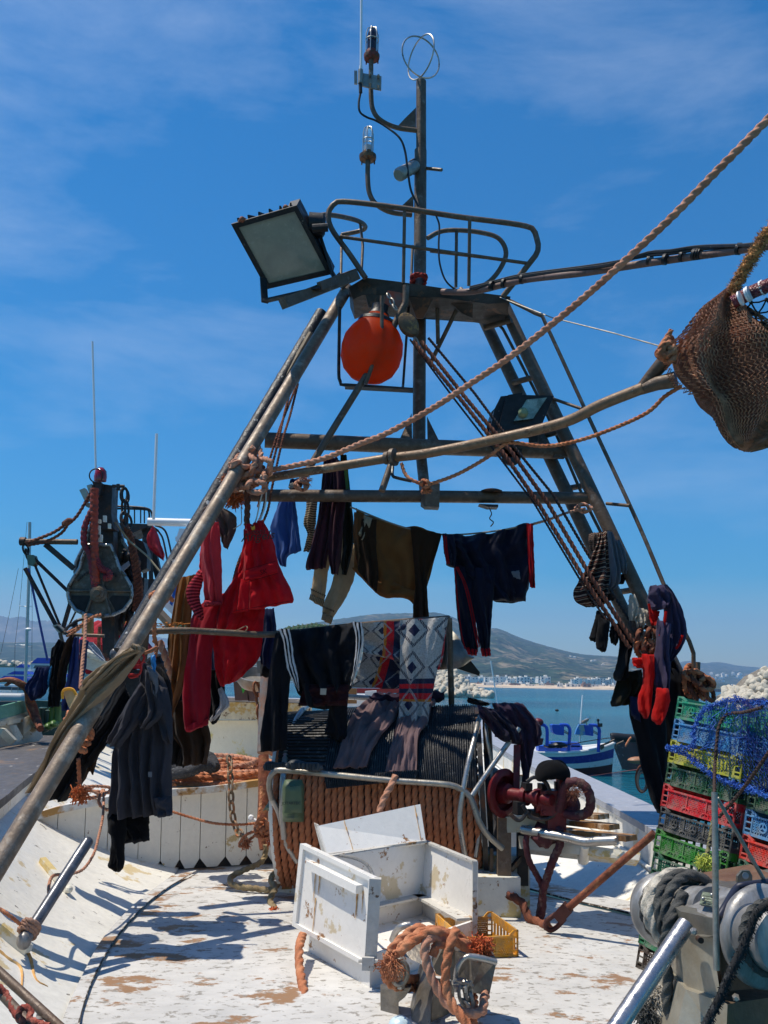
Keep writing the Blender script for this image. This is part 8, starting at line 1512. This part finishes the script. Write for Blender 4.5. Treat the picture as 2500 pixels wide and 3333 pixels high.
def yacht(cx,y,w,h,d,label,cover,cab=1):
 t=T('motor_yacht',label,'yacht','yachts in the marina');a=P(cx-w/2,y,d);b_=P(cx+w/2,y,d);z0=-.0;L_=b_.x-a.x;hh=h*d/FPX
 s=M()
 def hull(u,v):x=lin(a.x,b_.x,u);taper=math.sin(math.pi*min(.5,(1-u)*.9+.02))if u>.5 else 1;return V((x,d+4-1.8*taper*(0.7+.3*v),lin(z0,a.z+hh*.0+.12*L_*.2*u,v)))
 s.grid(hull,20,5,back=lambda u,v:(lambda p:V((p.x,2*(d+4)-p.y,p.z)))(hull(u,v)));O('hull',s,WWHITE,t)
 if cab:
  s=M();s.slab([V((lin(a.x,b_.x,.2),d+2.4,a.z)),V((lin(a.x,b_.x,.75),d+2.4,a.z)),V((lin(a.x,b_.x,.62),d+2.4,a.z+hh*.6)),V((lin(a.x,b_.x,.25),d+2.4,a.z+hh*.6))],(0,6,0));O('cabin',s,WWHITE,t,smooth=False)
  s=M();s.slab([V((lin(a.x,b_.x,.3),d+2.3,a.z+hh*.2)),V((lin(a.x,b_.x,.66),d+2.3,a.z+hh*.2)),V((lin(a.x,b_.x,.6),d+2.3,a.z+hh*.45)),V((lin(a.x,b_.x,.33),d+2.3,a.z+hh*.45))],(0,.04,0));O('cabin_window',s,WIND,t,smooth=False)
 s=M();z=a.z+hh*(.6 if cab else .05);s.slab([V((lin(a.x,b_.x,cover[0]),d+2,z)),V((lin(a.x,b_.x,cover[1]),d+2,z)),V((lin(a.x,b_.x,cover[1]-.06),d+2,z+hh*.45)),V((lin(a.x,b_.x,cover[0]+.12),d+2,z+hh*.45))],(0,5,0));O('blue_cover',s,BLC,t,smooth=False)
 s=M()
 for k in range(6):x=lin(a.x,b_.x,.5+.09*k);s.tube([V((x,d+2.2,a.z)),V((x,d+2.2,a.z+.9))],.05,n=5)
 s.tube([V((lin(a.x,b_.x,.5),d+2.2,a.z+.9)),V((lin(a.x,b_.x,.97),d+2.2,a.z+.9))],.05,n=5);O('railing',s,CHROME,t)
 return t
yacht(130,2182,170,40,230,'rearmost yacht under a big flat blue awning',(.25,.75));yacht(40,2172,150,26,250,'low white yacht in the back row of the marina',(.5,.7),0);yacht(70,2195,200,24,210,'yacht with a small blue sail cover amidships',(.2,.55),0)
yacht(60,2218,220,38,185,'yacht with a slanted blue windscreen cover',(.1,.6),0);yacht(20,2252,230,40,150,'nearest white yacht with a grey hull at the left edge',(-.1,.16),1);yacht(190,2205,150,30,190,'white yacht half hidden behind the navy overalls',(.3,.5),0)
t=T('inflatable_dinghy','grey inflatable dinghy below the nearest yacht','dinghy')
for dy in(0,.9):s=M();a=P(-60,2266,110);b_=P(70,2268,110);s.tube([a+V((0,dy*3,-.1)),b_+V((0,dy*3,-.1))],.5,n=14);s.ball(b_+V((0,dy*3,-.1)),.5,12);O('tube',s,mat('grey_hypalon',(.32,.34,.36),.5),t)
s=M();s.slab([P(-200,2285,90),P(130,2282,90),P(130,2295,90),P(-200,2300,90)],(0,3,0));O('pontoon',s,mat('dark_pontoon',(.06,.055,.05),.8),label='dark pontoon edge in front of the dinghy',cat='pontoon',smooth=False)
def boat_hull(parent,x0,x1,ywl,ydk,ybow,d,bands,beam=.95,seed=0,n=40):
 """side view hull from stern x0 to bow x1, pixels; bands: (v0,v1,mat,name)"""
 w0=PZ(x0,ywl,0)if False else P(x0,ywl,d);w1=P(x1,ywl,d);zt0=P(x0,ydk,d).z;zt1=P(x1,ybow,d).z
 def sh(u,v):
  x=lin(w0.x,w1.x,u*(.965+.035*v));zt=lin(zt0,zt1,max(0,(u-.35)/.65)**2.2);z=lin(-.25,zt,v);b_=beam*(1-max(0,(u-.45)/.55)**2.3)*(.62+.38*v**.6)
  return V((x,d+beam-b_,z)),b_
 for v0,v1,mt,nm in bands:
  s=M();s.grid(lambda u,v:sh(u,lin(v0,v1,v))[0],n,5,back=lambda u,v:(lambda p:V((p[0].x,p[0].y+2*p[1],p[0].z)))(sh(u,lin(v0,v1,v))));O(nm,s,mt,parent,sharp=60)
 return sh
WB=T('blue_workboat','small blue and white workboat with three blue lamp hoods afloat in the bay','boat')
WBP=mat('white_boat_gloss',(.66,.66,.64),.35,0,(.45,.38,.28),.15,5,var=.05,edge=.1);WBB=mat('cobalt_band',(.008,.02,.20),.35,0,(.03,.06,.3),.2,6,var=.1,edge=.2);WBR=mat('dark_red_antifoul',(.05,.012,.012),.6,var=.2)
bd=41.5;BK=bd/24
zoff=-P(1900,2498,bd).z
sh=boat_hull(WB,1640,2028,2500,2448,2426,bd,[(.0,.42,WBR,'bottom_paint'),(.42,.60,WBP,'lower_hull'),(.60,.86,WBB,'blue_band'),(.86,1.0,WBP,'sheer_strake')],.8*BK)
s=M();s.tube([sh(u/40,1)[0]+V((0,0,.01))for u in range(41)],.06,n=8);O('gunwale',s,WBP,WB)
s=M();s.tube([V((p.x,p.y+2*b_,p.z+.01))for p,b_ in[sh(u/40,1)for u in range(41)]],.06,n=8);O('gunwale',s,WBP,WB)
BBL=mat('bright_blue_box',(.012,.08,.50),.4,0,(.02,.05,.3),.3,6,var=.1,bump=0,edge=.3)
for a,b_,y0,y1 in((1755,1850,2430,2446),(1850,1898,2428,2450),(1795,1890,2418,2430)):s=M();p=P(a,y1,bd+.8);q=P(b_,y0,bd+.8);s.box(((p.x+q.x)/2,bd+1.3,(p.z+q.z)/2),(q.x-p.x,.7,q.z-p.z));O('blue_box',s,BBL,WB,smooth=False)
s=M();s.ball(P(1820,2425,bd+.3),(.35,.3,.13),12,3,.4);s.ball(P(1795,2428,bd+.3),(.35,.3,.09),12,3,.4);O('black_bag',s,BLACK,WB)
LHB=mat('blue_lamp_hood',(.01,.07,.42),.4,0,(.5,.5,.5),.12,14,var=.15,edge=.08)
def hood(x0,x1,y0,y1,px,py,lab):
 t=T('lamp_hood_post',lab,'lamp','fishing lamps on the blue workboat');s=M()
 s.slab(PP([(x0,y0+3,bd),(x0+5,y0,bd),(x1,y0+3,bd),(x1,y1,bd),(x0+14,y1-3,bd),(x0+4,y1-10,bd)]),(0,.6,0));O('hood',s,LHB,t,sharp=25)
 s=M();s.tube(resample(PP([(x1-14,y0+2,bd+.1),(x1+8,y0+2,bd+.1),(px-4,y0+8,bd+.1),(px,y0+20,bd+.1),(px-2,y0+55,bd+.1),(px-3,py,bd+.1)]),30),.075,n=10);O('post',s,BBL,t)
 s=M();tb(s,[(x1-4,y0+22),(px-2,y0+34)],.02,bd+.1,n=5);tb(s,[(x1-10,y0+12),(px-2,y0+30)],.02,bd+.1,n=5);O('stay',s,WIRE,t);return t
hood(1796,1836,2358,2394,1855,2446,'middle blue lamp hood on a bent post of the workboat')
t=hood(1893,1931,2359,2396,1951,2448,'right blue lamp hood with the gull standing above it')
s=M();s.slab(PP([(1878,2372,bd-.2),(1885,2358,bd-.2),(1900,2360,bd-.2),(1906,2392,bd-.2),(1890,2394,bd-.2),(1872,2390,bd-.2)]),(0,.2,0));O('lamp_shade',s,mat('blue_cream_shade',(.35,.35,.3),.4,0,(.05,.2,.5),.5,3),t,sharp=25)
s=M();tb(s,[(1948,2362),(1947,2345)],.035,bd);s.ball(P(1947,2344,bd),.07,6);s.box(P(1953,2360,bd),(.15,.15,.15),.6);O('mast_light',s,BLACK,t)
t=T('lamp_hood_post','left red topped lamp on a bent blue post half behind the purple jacket','lamp','fishing lamps on the blue workboat')
s=M();s.tube(resample(PP([(1745,2358,bd),(1770,2360,bd),(1780,2372,bd),(1781,2400,bd),(1780,2428,bd)]),20),.075,n=10);O('post',s,BBL,t);s=M();s.ball(P(1752,2350,bd),(.24,.24,.17),12);O('red_top',s,REDP,t)
s=M();s.slab(PP([(1728,2400,bd),(1770,2404,bd),(1765,2424,bd),(1745,2430,bd),(1722,2424,bd)]),(0,.3,0));s.slab(PP([(1652,2418,bd),(1678,2420,bd),(1678,2434,bd),(1655,2432,bd)]),(0,.3,0));O('red_cover',s,REDP,WB,sharp=25)
line('whip_antenna',WWHITE,[(1897,2262,bd),(1890,2350,bd),(1888,2420,bd)],.035,'white whip antenna on the blue workboat next to the gull',cat='antenna',smooth=False)
line('whip_antenna',WWHITE,[(1597,2150,bd),(1608,2220,bd),(1620,2290,bd)],.028,'thin white antenna rising behind the purple jacket',cat='antenna',smooth=False)
s=M();tb(s,[(1956,2440),(1962,2425),(1985,2415),(2000,2408)],.045,bd);s.ball(P(1960,2430,bd),(.1,.1,.1),8);tb(s,[(2005,2438),(2008,2422),(2030,2412)],.035,bd);O('bow_rail',s,STEEL,WB)
GI=len(bpy.data.objects)
t=T('seagull','white seagull with grey wings standing on the right blue lamp hood','gull');g=P(1909,2346,bd)
GW=mat('white_feathers',(.72,.72,.70),.8,var=.05);GG=mat('grey_brown_wing',(.22,.19,.17),.8,var=.2)
s=M();m3=Matrix.Rotation(rad(28),3,'Y');s.ball(g+V((-.02,0,0)),(.12,.06,.06),14,m=Matrix.Rotation(rad(-32),3,'Y'));s.ball(g+V((.055,0,.085)),(.04,.035,.04),12);s.tube([g+V((.02,0,.02)),g+V((.05,0,.08))],[.045,.034],n=10);O('body',s,GW,t)
s=M();s.tube([g+V((.09,0,.08)),g+V((.14,0,.07))],[.012,.004],n=6);O('beak',s,YEL,t)
for sy in(-1,1):s=M();s.ball(g+V((-.05,sy*.05,-.01)),(.13,.018,.045),12,m=Matrix.Rotation(rad(-30),3,'Y'));O('wing',s,GG,t)
s=M();s.slab([g+V((-.09,-.02,-.04)),g+V((-.2,-.02,-.085)),g+V((-.2,.02,-.085)),g+V((-.09,.02,-.04))],(0,0,-.02));O('tail',s,GG,t)
for sy in(-.02,.02):s=M();s.tube([g+V((0,sy,-.03)),g+V((.005,sy,-.12))],.006,n=5);O('leg',s,YEL,t)
for o_ in bpy.data.objects:
 if o_.parent==t:o_.data.transform(Matrix.Translation(g)@Matrix.Scale(1.5,4)@Matrix.Translation(-g))
DB=T('dark_boat','dark weathered boat moored behind the bow of the blue workboat','boat');DBM=mat('dark_weathered_hull',(.03,.035,.045),.6,0,(.28,.28,.28),.18,5,(.08,.02,.02),.2,3,var=.2,edge=.06)
s=M();s.grid(lambda u,v:V((lin(P(2020,2480,bd+2).x,P(2160,2480,bd+2).x,u)+.6*(1-v)*(1-u),bd+3.8-1.3*min(1,u*2.5)**.6,lin(-.2,P(2030,2412-6*u,bd+2).z,v))),16,8,back=lambda u,v:V((lin(P(2020,2480,bd+2).x,P(2160,2480,bd+2).x,u)+.6*(1-v)*(1-u),bd+3.8+1.3*min(1,u*2.5)**.6,lin(-.2,P(2030,2412-6*u,bd+2).z,v))));O('hull',s,DBM,DB)
s=M();s.tube(resample(PP([(1990,2400,bd+1.5),(2000,2398,bd+1.5),(2040,2402,bd+1.5),(2090,2404,bd+1.5),(2130,2406,bd+1.5)]),20),.19,n=12);O('black_fender',s,BLACK,DB)
s=M();s.ball(P(2080,2475,bd-.6),(.5,.3,.16),14);O('orange_float',s,mat('pale_orange_float',(.35,.16,.08),.5),label='dull orange float beside the dark boat',cat='float')
s=M();tb(s,[(2035,2430),(2050,2405),(2055,2400)],.05,bd);O('orange_rope',s,ROPEO,label='orange rope over the dark boat fender',cat='rope')
rope('mooring_line',mat('pink_line',(.35,.12,.12),.8),[(1905,2528,32),(2000,2515,28),(2080,2505,20),(2105,2502,16)],.014,'thin pinkish mooring line low over the water',n=6,step=3)
line('mooring_line',WIRE,[(1840,2425,bd),(1940,2408,bd),(2000,2400,bd+1)],.02,'dark mooring line from the workboat to the dark boat')
t=T('hose_coil','coil of grey hose hanging between the waders and the water','hose')
for k in range(3):s=M();s.tube(resample([P(2090+math.cos(a)*(20-3*k),2535-math.sin(a)*(44-7*k)+k*4,5.9)for a in[i*math.pi/10 for i in range(-3,18)]],40),.006,n=7);O('loop',s,DULL if k else ROPED,t)
s=M();s.ball(P(1813,2312,140),(.3,.3,.2),8);O('float_buoy',s,BLACK,label='tiny dark buoy floating in the bay above the workboat',cat='buoy')
finalize()
